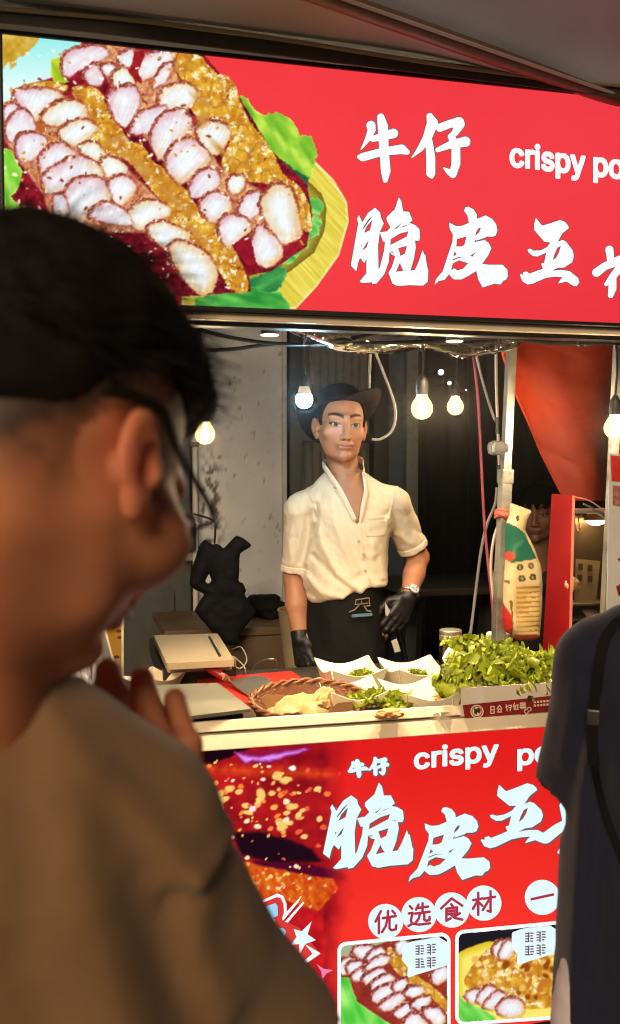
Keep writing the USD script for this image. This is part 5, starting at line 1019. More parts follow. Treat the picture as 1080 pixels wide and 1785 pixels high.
# jars behind the lettuce
def jar(px, py, y, r, lid_m, label, lid_h=.018, h=None):
    c = W(px, py, y); z0 = KS + .001; t = thing('jar', label, 'jar', (c[0], y, z0)); zt_ = c[2]
    part(t, 'glass', lathe([(1e-4, 0), (r * .95, 0), (r, .006), (r, zt_ - z0 - lid_h - .012), (r * .9, zt_ - z0 - lid_h), (r * .86, zt_ - z0 - lid_h)], 28, (c[0], y, z0)), GLASS('jar_glass', (.9, .9, .85), .08))
    part(t, 'contents', lathe([(1e-4, .003), (r * .9, .003), (r * .92, (zt_ - z0) * .6), (1e-4, (zt_ - z0) * .6)], 24, (c[0], y, z0)), M('dark_sauce', (.12, .05, .02), .3))
    part(t, 'lid', lathe([(r * .9, -lid_h), (r * .98, -lid_h), (r * 1.0, -lid_h * .55), (r * .95, -lid_h * .5), (r * .98, -.003), (r * .9, 0), (r * .2, -.001), (1e-4, -.001)], 28, (c[0], y, zt_)), lid_m)
jar(785, 1097, .47, .033, STEEL, 'glass jar with a steel lid behind the lettuce', .03); jar(812, 1112, .44, .028, M('copper_lid', (.45, .18, .10), .35, .5), 'smaller jar with a reddish lid beside the steel-lidded jar'); jar(870, 1103, .50, .04, M('cream_lid', (.70, .66, .5), .4), 'wide tub with a cream lid behind the lettuce, beside the pole foot', .016)
# hanging sauce pouch
YS = .42; O6 = lambda *p: [(760 + a * .2963, 820 + b * .2963) for a, b in p]
pouch = pxpoly(O6((432, 262), (440, 190), (560, 236), (528, 300), (520, 352), (580, 470), (612, 560), (622, 690), (618, 800), (604, 985), (560, 1000), (470, 1000), (440, 968), (402, 945), (392, 870), (396, 700), (408, 530), (412, 310)), YS, .002)
m = puff(pouch, YS, .024, .0035, .03, noise=.004, seed=5)
def pouch_col(v):
    px, py = PXY(v); a, b = (px - 760) / .2963, (py - 820) / .2963; c = np.array([.50, .40, .22]) * (.8 + .4 * meshkit.fbm(v * 25, 3, 4))[:, None]; ins = lambda *p: shapely.contains_xy(Polygon(p), a, b)
    c[ins((405, 300), (470, 330), (520, 370), (590, 520), (440, 545), (400, 500))] = (.012, .10, .065); c[ins((455, 440), (505, 405), (520, 420), (475, 460), (465, 520), (450, 520))] = (.04, .16, .11); c[(a - 432) ** 2 + (b - 505) ** 2 < 30 ** 2] = (.45, .05, .03)
    c[ins((380, 760), (440, 850), (455, 900), (445, 975), (380, 960))] = (.36, .015, .012); c[ins((430, 760), (450, 770), (452, 960), (440, 850))] = (.14, .08, .03); c[(b > 965) & (a > 455)] = (.28, .05, .02)
    for cx, cy, r in ((492, 570, 19), (558, 561, 19), (503, 635, 21), (568, 628, 20)):
        d = np.hypot(a - cx, b - cy); c[d < r] = (.05, .04, .02); c[(d < r * .45)] = (.24, .2, .1)
    lines = (b > 680) & (b < 950) & (a > 470) & (a < 610); g = (np.sin((b + .06 * a) * .22) + 1.2 * (fb(a, b, 30, 6) - .5) > .25 + .35 * (np.sin(b * .045) > .3)) & lines; sh = np.clip((a - 470) / 140, .2, 1); c[g] = np.array([.30, .17, .035]) * (1.3 - .5 * sh[g])[:, None]; c[lines & ~g] *= (.97, .88, .7)
    c[np.hypot((a - 478), (b - 283) * .6) < 10] = (.03, .02, .02); c[ins((398, 640), (430, 650), (436, 668), (402, 660))] = (.12, .06, .03); return c
pu = thing('sauce_pouch', 'cream and green sauce pouch hanging tied to the leaning tent pole', 'pouch', W(910, 1000, YS)); part(pu, 'film', m, CDM('pouch_film', .32, bump=.1, bs=90, spec=.5), cd=pouch_col(m.vertices))
kn = W(878, 896, YP - .022); part(pu, 'tie', tube([kn + (-.02, .0, .004), kn + (0, -.006, -.002), kn + (.03, -.012, .004), kn + (.045, -.02, -.006)], .006, 7, 6), M('pink_string', (.62, .12, .08), .7))
for i in range(4): part(pu, 'tie_loop', tube([kn + (.019 * math.cos(a) + .004, .021 + .026 * math.sin(a), .009 - .006 * i + .004 * math.sin(a * 2)) for a in np.linspace(0, 6.28, 16)], .0034, 6), M('pink_string', (.62, .12, .08)))
# ---- display cabinet at the right
YC = .50; REDP = M('red_panel_paint', (.42, .008, .010), .35, 0, .06, 6, bump=.06); PINKE = M('pink_edge', (.70, .26, .20), .4)
ta, tb_, bb, ba = W(961, 861, YC + .13), W(997, 864, YC), W(990, 1118, YC), W(944, 1113, YC + .13); zk = KS + .001; DZ = .125
xl, xr = ba[0], tb_[0]
dc = thing('display_cabinet', 'lit food warming cabinet with a red side board and glass front', 'cabinet', (xr, YC, zk)); XR = float(W(1250, 900, YC)[0])
part(dc, 'side_board', hull([q + o for q in (ta, tb_, np.array([bb[0], bb[1], zk]), np.array([ba[0], ba[1], zk])) for o in ((0, 0, 0), (.008, .001, 0))]), REDP)
part(dc, 'board_edge', hull([q + o for q in (tb_, np.array([bb[0], bb[1], zk])) for o in ((-.001, -.006, 0), (.006, -.006, 0), (-.001, -.0006, 0), (.006, -.0006, 0))]), PINKE)
zi0, zi1 = zk + .012, float(W(1020, 895, YC)[2])
part(dc, 'roof', box((tb_[0] + .010, YC - .006, zi1), (XR, YC + DZ, zi1 + .010), .002), SILVER); part(dc, 'base', box((bb[0] + .010, YC - .006, zk), (XR, YC + DZ, zi0), .002), SILVER)
part(dc, 'back', box((bb[0] + .012, YC + DZ - .008, zi0 + .0005), (XR, YC + DZ - .002, zi1 - .0005)), M('cabinet_back', (.10, .07, .05), .35, .5)); part(dc, 'end_wall', box((XR - .006, YC, zi0 + .0005), (XR, YC + DZ - .009, zi1 - .0005)), REDP)
part(dc, 'glass', box((tb_[0] + .008, YC - .003, zi0 + .0005), (XR - .01, YC - .0005, zi1 - .0005)), GLASS('cabinet_glass', (.86, .82, .74), .03))
for zz in (1052, 1078, 1090): z = float(W(1020, zz, YC + .04)[2]); part(dc, 'shelf_rail', tube([(bb[0] + .012, YC + .02, z), (XR - .008, YC + .02, z)], .004, 8), STEEL); part(dc, 'shelf', box((bb[0] + .012, YC + .025, z - .002), (XR - .008, YC + .11, z), .0006), STEEL)
lc = W(1038, 905, YC + .065); part(dc, 'lamp_shade', lathe([(.008, .03), (.014, .026), (.036, .0), (.037, -.004)], 24, lc + (0, 0, .002)), SILVER); m = trimesh.creation.icosphere(2, .024); m.apply_scale((1.2, 1, .55)); m.apply_translation(lc + (0, 0, -.006)); part(dc, 'lamp', m, EM('cabinet_lamp', (1, .74, .36), 60.0))
cq = [W(a, b, YC + .105) for a, b in ((1003, 974), (1046, 978), (1038, 1052), (1000, 1048))]; part(dc, 'price_card', sheet(cq[::-1], .0, 2, 2, .001), M('aged_card', (.30, .25, .18), .6))
for a, b in ((1011, 988), (1028, 990), (1010, 1007), (1028, 1009)):
    c = W(a, b, YC + .102); part(dc, 'card_picture', box(c - (.008, .0003, .010), c + (.008, .0003, .010)), M('card_pictures', (.07, .04, .02), .5))
part(dc, 'wire', tube([W(1000, 866, YC - .01), W(1025, 872, YC - .01), W(1045, 885, YC - .01), W(1064, 905, YC - .01)], .0022, 6, 6), PINKE); part(dc, 'wire', tube([W(1016, 878, YC - .012), W(1035, 888, YC - .012), W(1060, 910, YC - .012)], .003, 6, 6), SILVER)
part(dc, 'wire', tube([W(1001, 905, YC + .06), W(1004, 922, YC + .06), W(1012, 926, YC + .06), W(1008, 905, YC + .06), W(1014, 896, YC + .06)], .002, 6, 6), PINKE)
q = W(997, 1019, YC + .02); solo('bun', lump(q, (.024, .02, .022), 9, .3), M('bun_crust', (.62, .46, .24), .5, bump=.2), 'small round pale bun behind the cabinet glass', 'bun')
q = W(1034, 1070, YC + .06); solo('folded_paper', sheet([q + (-.02, 0, -.012), q + (.03, 0, -.014), q + (.03, .03, .006), q + (-.03, .02, .012)], .004), YEL, 'folded cream paper on the cabinet shelf', 'paper')
# white menu board at the right edge
YM = .10
mb = thing('menu_board', 'white printed menu board standing at the right edge of the counter', 'sign', W(1100, 940, YM)); mq = [(1062, 790), (1180, 802), (1170, 1130), (1056, 1126)]
MB = lambda n, p, m_, y: flat_part(mb, n, Polygon(p).buffer(0), m_, y, .002)
MB('board', mq, M('white_board', (.52, .53, .53), .4, 0, .05), YM); MB('red_header', [(1064, 794), (1178, 804), (1178, 846), (1066, 838)], M('red_header_print', (.55, .02, .015), .4), YM - .003)
MB('picture', [(1068, 846), (1100, 850), (1100, 884), (1068, 880)], M('food_picture', (.30, .12, .12), .4, 0, .9, 90), YM - .003)
for p_ in ([(1076, 974), (1082, 972), (1090, 978), (1084, 984)], [(1074, 1022), (1090, 1015), (1094, 1036), (1078, 1038)]): MB('red_mark', p_, BAND, YM - .003)
# boards and bags at the left, behind the spectacled man's chin
YL = .52
yb = thing('yellow_menu_board', 'yellow printed board with a pale edge standing on the counter at left', 'sign', W(190, 1120, YL))
flat_part(yb, 'board', Polygon([(60, 1010), (211, 1010), (211, 1195), (60, 1195)]), M('yellow_print', (.56, .33, .045), .45, 0, .06), YL, .004); flat_part(yb, 'edge', Polygon([(211.3, 1010), (215.5, 1010), (215.5, 1196), (211.3, 1196)]), YEL, YL - .001, .006)
for x, y in ((207, 1100), (209, 1111), (203, 1145), (198, 1080)): flat_part(yb, 'print_mark', affinity.scale(Point(x, y).buffer(5), 1, .55), M('brown_print', (.16, .05, .02), .5), YL - .0008, .0006)
YG = .40
gp = thing('grey_panel', 'grey plastic panel with a pale slanting edge, leaning before the yellow board', 'panel', W(150, 1150, YG))
flat_part(gp, 'panel', Polygon([(30, 1050), (168, 1050), (206, 1192), (30, 1200)]), M('grey_panel_plastic', (.26, .25, .26), .4), YG, .004); flat_part(gp, 'edge', Polygon([(168.4, 1050), (172, 1050), (210, 1192), (206.4, 1192)]), YEL, YG - .001, .006)
YBG = .34; PB = M('white_bag_film', (.62, .63, .68), .35, 0, .05, bump=.2, bs=60)
for pts, lab in (([(92, 1132), (128, 1120), (150, 1112), (162, 1196), (96, 1200)], 'wide bunch of white plastic bags hung before the grey panel'), ([(163, 1112), (172, 1104), (177, 1108), (179, 1184), (160, 1194)], 'narrow twist of white plastic bags hung before the grey panel')):
    pg = pxpoly(pts, YBG); solo('plastic_bags', puff(pg, YBG, .012, .004, .015, noise=.006, seed=9, ns=.02, face=lambda p: .006 * np.sin(p[:, 0] * 400 + p[:, 2] * 40)), PB, lab, 'plastic bag')
# ------------------------------------------------------------------ people
def mir(p): return np.stack([np.abs(p[:, 0]), p[:, 1], p[:, 2]], 1)
def head_sdf(p, jaw=1.0, ears=True, slim=1.0, flare=.42):
    """Head: x to the person's right, y forward, z up; the origin lies between the ears at eye height; 0.23 m tall."""
    m = mir(p); m = m * np.array([1 / slim, 1, 1])
    d = d_ell(p * np.array([1 / slim, 1, 1]), (0, -.014, .032), (.0755, .097, .086))
    d = smin(d, d_ell(m, (0, .026, -.030), (.062, .064, .082)), .022)
    d = smin(d, d_path(m, [(.052 * jaw, .004, -.042), (.036 * jaw, .034, -.083), (0, .069, -.1035)], (.018, .0135, .0155), .012), .024)
    d = smin(d, d_ell(m, (.044, .056, -.024), (.024, .022, .024)), .016)             # cheekbones
    d = smin(d, d_cone(m, (0, .0865, .0235), (.046, .066, .022), .0095, .008), .012)    # brow
    d = smax(d, -d_ell(m, (.032, .1005, .002), (.020, .014, .0125)), .010)              # eye hollows
    d = smin(d, d_ell(m, (.0325, .0735, .000), (.0155, .0125, .0105)), .004)            # lids over the eyeballs
    d = smin(d, d_path(p, [(0, .086, .010), (0, .0985, -.018), (0, .1075, -.0375)], (.0075, .0085, .0112), .006), .010)   # nose
    d = smin(d, d_sph(m, (.0125, .0965, -.0415), .0085), .007)
    d = smax(d, -d_sph(m, (.0075, .1035, -.0505), .0042), .003)
    d = smin(d, d_ell(m, (0, .079, -.0665), (.027, .018, .016)), .012)                  # mouth mound
    d = smin(d, d_ell(m, (.0065, .0925, -.0638), (.020, .0070, .0042)), .005); d = smin(d, d_ell(p, (0, .0915, -.0728), (.0205, .0072, .0048)), .005)
    d = smax(d, -d_path(m, [(0, .1015, -.0680), (.015, .0985, -.0680), (.0290, .0865, -.0650)], (.0024, .0022, .0016), .001), .0022)
    d = smin(d, d_ell(p, (0, .0775, -.0985), (.021, .0165, .0155)), .010)
    if ears: d = smin(d, ear_sdf(m, slim, flare), .004)
    return d
def ear_sdf(m, slim=1.0, flare=.42):
    """Right ear at x = +0.078, leaning back a little: helix, concha, lobe."""
    q = m - np.array([.0785, -.010, -.012]); c, s = math.cos(flare), math.sin(flare); q = np.stack([q[:, 0] * c + q[:, 1] * s, -q[:, 0] * s + q[:, 1] * c, q[:, 2]], 1)
    c, s = math.cos(.16), math.sin(.16); y, z = q[:, 1] * c + q[:, 2] * s, -q[:, 1] * s + q[:, 2] * c; q = np.stack([q[:, 0], y, z], 1)
    d = d_ell(q, (.003, -.003, .004), (.0062, .0185, .0295)); d = smin(d, d_ell(q, (.002, .004, -.026), (.0058, .0095, .0125)), .008)
    d = smax(d, -d_ell(q, (.0105, .003, -.001), (.0075, .0105, .0150)), .004); d = smax(d, -d_path(q, [(.0105, .004, .022), (.0105, -.008, .017), (.0105, -.012, .002)], (.0026, .0030, .0022), .002), .003)
    d = smin(d, d_cone(q, (.007, .011, -.004), (.006, .009, -.011), .0034, .003), .003)       # tragus
    return smin(d, d_cone(q, (.0, .012, .0), (-.012, .010, .0), .009, .012), .006)
def frame3(yaw_dir, pitch=0.0, roll=0.0):
    """Columns: the person's right, forward, up, for a head that looks along the horizontal YAW_DIR, bowed by PITCH, its right ear lowered by ROLL."""
    f = np.array([yaw_dir[0], yaw_dir[1], 0.0]); f /= np.linalg.norm(f); r = np.array([f[1], -f[0], 0]); u = np.array([0, 0, 1.0])
    f2 = math.cos(pitch) * f - math.sin(pitch) * u; u2 = math.sin(pitch) * f + math.cos(pitch) * u
    r3 = math.cos(roll) * r - math.sin(roll) * u2; u3 = math.sin(roll) * r + math.cos(roll) * u2; return np.stack([r3, f2, u3], 1)
def skin_cd(base, v, seed=1):
    t = meshkit.fbm(v * 30, 3, seed); return np.asarray(base) * (.88 + .24 * t)[:, None]
def face_paint(c, h, stubble=.1, brow=(.012, .008, .006), lip=(.30, .10, .07)):
    """Own colours of a face at head-local points h: brows, eyes, lips, nostrils, a shaved chin."""
    x, y, z = np.abs(h[:, 0]), h[:, 1], h[:, 2]; front = y > .045
    def mix(w, col): nonlocal c; w = np.clip(w, 0, 1)[:, None]; c = c * (1 - w) + np.asarray(col) * w
    mix(.30 * np.exp(-((z + .035) / .03) ** 2) * np.exp(-((x - .035) / .03) ** 2) * front, np.asarray([.50, .20, .13]))
    zb = .0245 + .0075 * np.sin(np.clip((x - .012) / .042, 0, 1) * np.pi * .8); th = .0046 * np.clip(1.25 - (x - .012) / .05, .35, 1); mix(np.clip(1.7 - np.abs(z - zb) / th, 0, 1) * .95 * (x > .010) * (x < .054) * front, brow)
    e = ((x - .0325) / .0152) ** 2 + ((z + .0005 - .0022 * (x - .0325) / .015) / .0058) ** 2; mix((e < 1) * front * 1.0, (.34, .30, .27))
    iris = np.hypot(x - .0318 , z - .0008); mix((e < 1.0) * (iris < .0068) * front, (.028, .014, .008)); up = (e < 1.55) & (e > .72) & (z > -.001); mix(up * front * .95, (.018, .010, .008)); mix(((e < 1.5) & (e > .95) & (z < -.002)) * front * .35, (.16, .07, .05))
    l = np.clip(1.5 - (x / .0285) ** 2 - ((z + .0680) / .0088) ** 2, 0, 1); mix(l * .6 * (y > .07), lip); mix((np.abs(z + .0680 - .0026 * (x / .029) ** 2) < .0012) * (x < .029) * (y > .07) * .8, (.10, .03, .025))
    mix((np.hypot(x - .0075, z + .0465) < .0035) * (y > .085) * .7, (.10, .035, .025)); mix(stubble * np.clip((-.05 - z) / .02, 0, 1) * (l < .1), (.14, .10, .09)); return c
def hand_sdf(p, wrist, to, nrm_, side, curl=(.5, .6, .4), spread=.06, scale=1.0, thumb=.6, tcurl=.4, grow=0.0):
    """Hand from the wrist along TO, back of the hand facing NRM_; SIDE +1 puts the thumb at NRM_ x TO. Four unequal bent fingers and a thumb."""
    t = np.asarray(to, float); t = t / np.linalg.norm(t); n = np.asarray(nrm_, float); n = n - t * (n @ t); n /= np.linalg.norm(n); s = np.cross(n, t) * side; w = np.asarray(wrist, float); k = scale
    d = None; tips = []
    for i, (off, L, r, base) in enumerate([(.031, (.042, .026, .020), .0092, .088), (.010, (.046, .030, .021), .0095, .093), (-.011, (.042, .028, .021), .0090, .088), (-.031, (.034, .021, .019), .0080, .078)]):
        a = w + (t * .012 + s * off * .55) * k; b = w + (t * base + s * off - n * .002 * abs(i - 1.3)) * k
        e = d_cone(p, a, b, .0155 * k, .0112 * k); d = e if d is None else smin(d, e, .010 * k)
        ang = spread * (1.5 - i) ; dirv = t + s * ang; ph = 0.0; q = b; pts, rs = [b], [r * k * 1.08]
        for j in range(3):
            ph += curl[j] * (1 + .07 * i); dv = dirv / np.linalg.norm(dirv) * math.cos(ph) - n * math.sin(ph); q = q + dv * L[j] * k; pts.append(q); rs.append(r * k * (1 - .10 * (j + 1)))
        tips.append((pts, rs))
    for pts, rs in tips:                                             # fingers join the palm but stay apart from one another
        d = smin(d, d_path(p, pts, rs, .002 * k), .0035 * k)
    a = w + (t * .022 + s * .026) * k; b = a + (t * .6 + s * thumb - n * .35) / np.linalg.norm(t * .6 + s * thumb - n * .35) * .040 * k; c1_ = b + (t * .85 + s * (thumb - tcurl) - n * .25) / np.linalg.norm(t * .85 + s * (thumb - tcurl) - n * .25) * .034 * k; c2_ = c1_ + (t * .9 + s * (thumb - 1.7 * tcurl) - n * .3) / np.linalg.norm(t * .9 + s * (thumb - 1.7 * tcurl) - n * .3) * .026 * k
    d = smin(d, d_path(p, [w + (t * .008 + s * .012) * k, a, b, c1_, c2_], np.array([.014, .0145, .0125, .0105, .0085]) * k, .004 * k), .007 * k)
    return d - grow
class Fig:
    """A person's own frame: x to the right in the picture, y away from the camera, z up; made from pixels at one depth."""
    def __init__(s, px0, d):
        s.k = d / F_PX; s.o = Wd(px0, 818, d); s.px0 = px0; v = s.o - CAM; f = np.array([v[0], v[1], 0]); f /= np.linalg.norm(f); s.R = np.stack([np.array([f[1], -f[0], 0]), f, np.array([0, 0, 1.0])], 1); s.d = d
    def L(s, px, py, dy=0.0): q = s.k * (1 + dy / s.d); return np.array([(px - s.px0) * q, dy, (818 - py) * q])
    def out(s, m): m = m.copy(); m.vertices = s.o + m.vertices @ s.R.T; return m
    def floor(s): return -s.o[2]
SKIN = CDM('skin', .52, sss=.2, bump=.12, bs=900, spec=.45, sssr=(1, .30, .16))
def local_head(hc, HR): return lambda p: (p - hc) @ HR

# ================================================================== the vendor
V = Fig(603, 3.15); L = V.L
HV = L(600, 741, .0) + np.array([-.012, .008, 0]); hdir = np.array([.20, -1.0]); HRv = frame3(hdir, .03, math.radians(-2.5)); toH = local_head(HV, HRv)
sh_l, sh_r = L(524, 890, .015), L(685, 878, .025); el_l, wr_l = L(512, 1010, .03), L(523, 1116, -.03); el_r, wr_r = L(729, 972, .09), L(712, 1040, -.015)
TZ = [L(0, y)[2] for y in (1110, 1045, 1000, 960, 920, 880, 850, 828)]
torso = lambda p, g=0: d_loft(p, TZ, [L(x, 0)[0] for x in (600, 601, 603, 606, 611, 607, 604, 602)], [.02] * 8, np.array([.135, .115, .118, .122, .128, .135, .10, .055]) + g, np.array([.10, .095, .098, .104, .112, .10, .075, .055]) + g, 2.3)
def v_skin(p):
    d = smin(head_sdf(toH(p), .97), d_cone(p, HV + HRv @ np.array([0, -.022, -.06]), L(603, 838, .025), .047, .052), .02)
    d = smin(d, torso(p, -.012), .03); d = smin(d, d_cone(p, L(603, 850, .02), sh_l, .045, .038), .03); d = smin(d, d_cone(p, L(603, 850, .02), sh_r, .045, .038), .03)
    d = smin(d, d_path(p, [sh_l, el_l, el_l * .55 + wr_l * .45, wr_l], (.038, .034, .0365, .0255), .012), .02)
    d = smin(d, d_path(p, [sh_r, el_r, el_r * .55 + wr_r * .45, wr_r], (.038, .035, .035, .0255), .012), .02)
    for s, w_ in ((-1, wr_l), (1, wr_r)): d = smin(d, hand_sdf(p, w_, (L(533, 1160, -.05) - wr_l) if s < 0 else (L(688, 1090, -.05) - wr_r), (-.5, -1, .1) if s < 0 else (.6, -.9, .3), -1 if s > 0 else 1, (.25, .3, .25) if s < 0 else (.35, .5, .4), .04, .93), .012)
    return smin(d, d_loft(p, [-1.48, -.9, TZ[0]], [0, 0, 0], [.02] * 3, [.11, .12, .13], [.08, .09, .095]), .03)
sv = V.out(surface_net(v_skin, (-.33, -.19, V.floor() + .02), (.33, .25, .27), .0026)); lv = (sv.vertices - V.o) @ V.R; hl = toH(lv); cdv = skin_cd((.42, .19, .098), lv); k = nrm(hl) < .15
cdv[k] = face_paint(cdv[k], hl[k]); scalp = (hl[:, 2] > .042 + .25 * np.clip(hl[:, 1] - .02, -1, .02)) & (hl[:, 1] < .074) & (nrm(hl) < .14)
vd = thing('person', 'man in a cream short-sleeved shirt, black hat and gloves, standing behind the counter', 'person', V.o + np.array([0, 0, V.floor()]))
part(vd, 'body', sv, SKIN, True, cd=cdv)
# hair under the hat: short sides and sideburns
def v_hair(p):
    h = toH(p); d = head_sdf(h, .97, False) - .007; side = .026 - np.clip(np.abs(h[:, 0]) - .045, 0, .02) * 1.0
    cut = np.where(h[:, 1] > .0, np.maximum(-.004 - h[:, 2], h[:, 1] - .030 - .35 * np.clip(h[:, 2] - .02, 0, 1)), np.where(h[:, 1] > -.05, -.020 - h[:, 2], -.05 - h[:, 2])); near_ear = np.hypot(h[:, 1] + .012, h[:, 2] + .008) - .034; return np.maximum(np.maximum(d, cut), np.where(np.abs(h[:, 0]) > .05, -near_ear, -1))
part(vd, 'hair', V.out(surface_net(v_hair, HV - .16, HV + .17, .003)), M('dull_black_hair', (.0045, .0036, .0032), .75, spec=.12), True)
# the shirt
S2 = lambda *p: [(460 + a * .3025, 640 + b * .3025) for a, b in p]
def f2(p, px_lines):
    out = 0; x, z = p[:, 0], p[:, 2]
    for pts, w, h in px_lines:
        q = [L(a, b)[[0, 2]] for a, b in S2(*pts)]; d = None
        for i in range(len(q) - 1):
            ab = q[i + 1] - q[i]; t = np.clip(((x - q[i][0]) * ab[0] + (z - q[i][1]) * ab[1]) / (ab @ ab), 0, 1); e = np.hypot(x - q[i][0] - t * ab[0], z - q[i][1] - t * ab[1]); d = e if d is None else np.minimum(d, e)
        out = out + h * np.exp(-(d / w) ** 2)
    return out
vneck = Polygon([tuple(L(a, b)[[0, 2]]) for a, b in ((566, 770), (568, 812), (581, 836), (594, 855), (608, 881), (621, 911), (625, 908), (628, 880), (634, 852), (628, 815), (630, 770))]); shapely.prepare(vneck)
hem_c = [(-9, 1.02)]
def shirt_core(p):
    zs = [L(0, y)[2] for y in (1052, 1040, 1020, 1000, 975, 945, 915, 885, 860, 840, 822)]
    cx = [L(x, 0)[0] for x in (603, 603, 603, 602, 604, 608, 611, 610, 606, 603, 601)]; a = np.array([.118, .128, .136, .136, .131, .129, .131, .140, .118, .088, .060]); b = np.array([.105, .122, .126, .122, .119, .122, .124, .114, .095, .078, .062])
    d = d_loft(p, zs, cx, [.02] * 11, a, b, 2.3); d = smin(d, d_cone(p, L(597, 851, .02), sh_l + (0, 0, .002), .052, .050), .028); d = smin(d, d_cone(p, L(612, 849, .022), sh_r, .052, .049), .028)
    return d
def v_shirt(p):
    d = shirt_core(p); bot = L(0, 1050)[2] + (p[:, 0] - L(560, 0)[0]) * .38 * (p[:, 0] > L(560, 0)[0]); bot = np.minimum(bot, L(0, 1019)[2]); d = smax(d, bot - p[:, 2], .014)
    he_l = sh_l + (el_l - sh_l) * .88 ; e = d_cone(p, sh_l, he_l, .053, .045); ax = (he_l - sh_l) / np.linalg.norm(he_l - sh_l); e = np.maximum(e, (p - he_l) @ ax); d = smin(d, e, .022)
    he_r = sh_r + (el_r - sh_r) * .80; e = d_cone(p, sh_r, he_r, .052, .050); ax2 = (he_r - sh_r) / np.linalg.norm(he_r - sh_r); e = np.maximum(e, (p - he_r) @ ax2); d = smin(d, e, .022)
    fr_ = p[:, 1] < .06
    rel = f2(p, [(((305, 890), (330, 1010), (430, 1180), (560, 1280)), .014, .009), (((290, 1080), (400, 1190), (520, 1270)), .012, -.006), (((640, 980), (620, 1080), (650, 1230)), .016, .007), (((390, 740), (415, 900), (470, 1040), (540, 1150)), .014, .006), (((440, 880), (500, 1000), (560, 1180)), .013, -.005),
        (((700, 940), (670, 1060), (690, 1200)), .014, .007), (((715, 870), (760, 960), (840, 1020)), .012, .008), (((740, 800), (830, 900), (900, 960)), .013, -.005), (((180, 850), (150, 1000), (165, 1130)), .013, .006), (((250, 860), (240, 1000), (210, 1120)), .014, -.006), (((300, 790), (305, 880), (290, 960)), .009, -.008), (((300, 960), (270, 1060), (240, 1120)), .012, .006),
        (((260, 1210), (330, 1280), (450, 1310)), .014, .007), (((250, 1290), (350, 1340), (430, 1330)), .010, -.004), (((600, 1190), (640, 1240), (690, 1245)), .010, .005), (((330, 620), (300, 720), (290, 800)), .012, .003), (((240, 690), (290, 780), (305, 850)), .0035, .0028), (((770, 690), (735, 790), (715, 870)), .0035, .0028)])
    rel = rel + f2(p, [(((538, 900), (560, 1000), (585, 1120), (600, 1250)), .011, .0022), (((556, 900), (592, 1120), (608, 1245)), .0022, -.0018)]) * fr_
    pk = Polygon([tuple(L(a, b)[[0, 2]]) for a, b in ((640, 900), (676, 897), (672, 932), (638, 931))]); rel = rel + .0022 * shapely.contains_xy(pk, p[:, 0], p[:, 2]) * fr_ ; rel = rel - .0016 * np.exp(-((p[:, 2] - L(0, 905)[2] - .05 * (p[:, 0] - .07)) / .0018) ** 2) * shapely.contains_xy(pk, p[:, 0], p[:, 2]) * fr_
    for he, axx in ((he_l, ax), (he_r, ax2)): t = (p - he) @ axx; near = nrm(p - he) < .09; rel = rel + near * (.0022 * (t > -.016) - .002 * np.exp(-((t + .017) / .0022) ** 2))
    rel = rel + .006 * (meshkit.fbm(p * np.array([16, 16, 9]), 3, 3) - .5) + .0025 * (meshkit.noise(p * 55, 8) - .5); rel = rel + .0035 * (meshkit.fbm(np.stack([p[:, 0] * 30 + p[:, 2] * 14, p[:, 1] * 30, p[:, 2] * 11 - p[:, 0] * 6], -1), 3, 12) - .5) * 2; d = d - rel * 1.05
    ins = shapely.contains_xy(vneck, p[:, 0], p[:, 2]) & (p[:, 1] < .05); nb_ = (np.abs(p[:, 0]) < .12) & (p[:, 1] < .05) & (p[:, 2] > L(0, 930)[2]); dv = np.full(len(p), .05); dv[nb_] = shapely.distance(vneck.boundary, shapely.points(p[nb_, 0], p[nb_, 2])); sv_ = np.where(ins, -dv, np.where(p[:, 1] < .05, dv, .05))
    d = np.maximum(d, -sv_ * 1.0); nk = d_cone(p, L(600, 760, .0), L(602, 850, .03), .060, .0585); d = smax(d, -nk, .003)
    for he, axx, rr in ((he_l, ax, .0405), (he_r, ax2, .043)): d = np.maximum(d, -np.maximum(d_cone(p, he - axx * .02, he + axx * .05, rr, rr), -(p - he) @ axx - .012))
    return d
SHIRT = M('cream_linen', (.66, .58, .43), .85, 0, .05, 30, bump=.35, bs=700, spec=.2, sheen=.1)
part(vd, 'shirt', V.out(surface_net(v_shirt, (-.30, -.16, L(0, 1060)[2]), (.34, .23, L(0, 800)[2]), .0026)), SHIRT, True)
def collar(side):
    pts = [L(*q) for q in ([(571, 806, .085), (563, 812, .04), (566, 816, -.012), (578, 834, -.052), (592, 854, -.075), (606, 880, -.088), (619, 906, -.098)] if side < 0 else [(620, 802, .085), (632, 808, .045), (634, 815, -.01), (634, 834, -.048), (637, 856, -.078), (632, 882, -.092), (627, 908, -.100)])]
    p = spline(pts, 8); n = len(p)
    def f(u, v):
        i = np.clip((u * (n - 1)).astype(int), 0, n - 1); w = (.022 * (1 - .5 * u)) * (v - .3); c = p[i]; tw = np.clip((u - .25) * 1.8, 0, 1); return (c[..., 0] + side * w * tw * .9, c[..., 1] - .006 - .004 * np.sin(v * np.pi), c[..., 2] - w * (1 - .35 * tw) + .012 * (1 - u))
    return grid_mesh(f, 48, 6, .0025)
for s in (-1, 1): part(vd, 'collar', V.out(collar(s)), SHIRT)
for a, b in ((583, 850), (625, 944), (634, 967), (637, 996)):
    c = L(a, b, -.112 if b > 900 else -.086); part(vd, 'button', V.out(lathe([(1e-4, -.0012), (.0044, -.0012), (.005, 0), (.0044, .0012), (1e-4, .0012)], 12, c, (0, -1, .1))), M('shirt_button', (.34, .28, .20), .35))
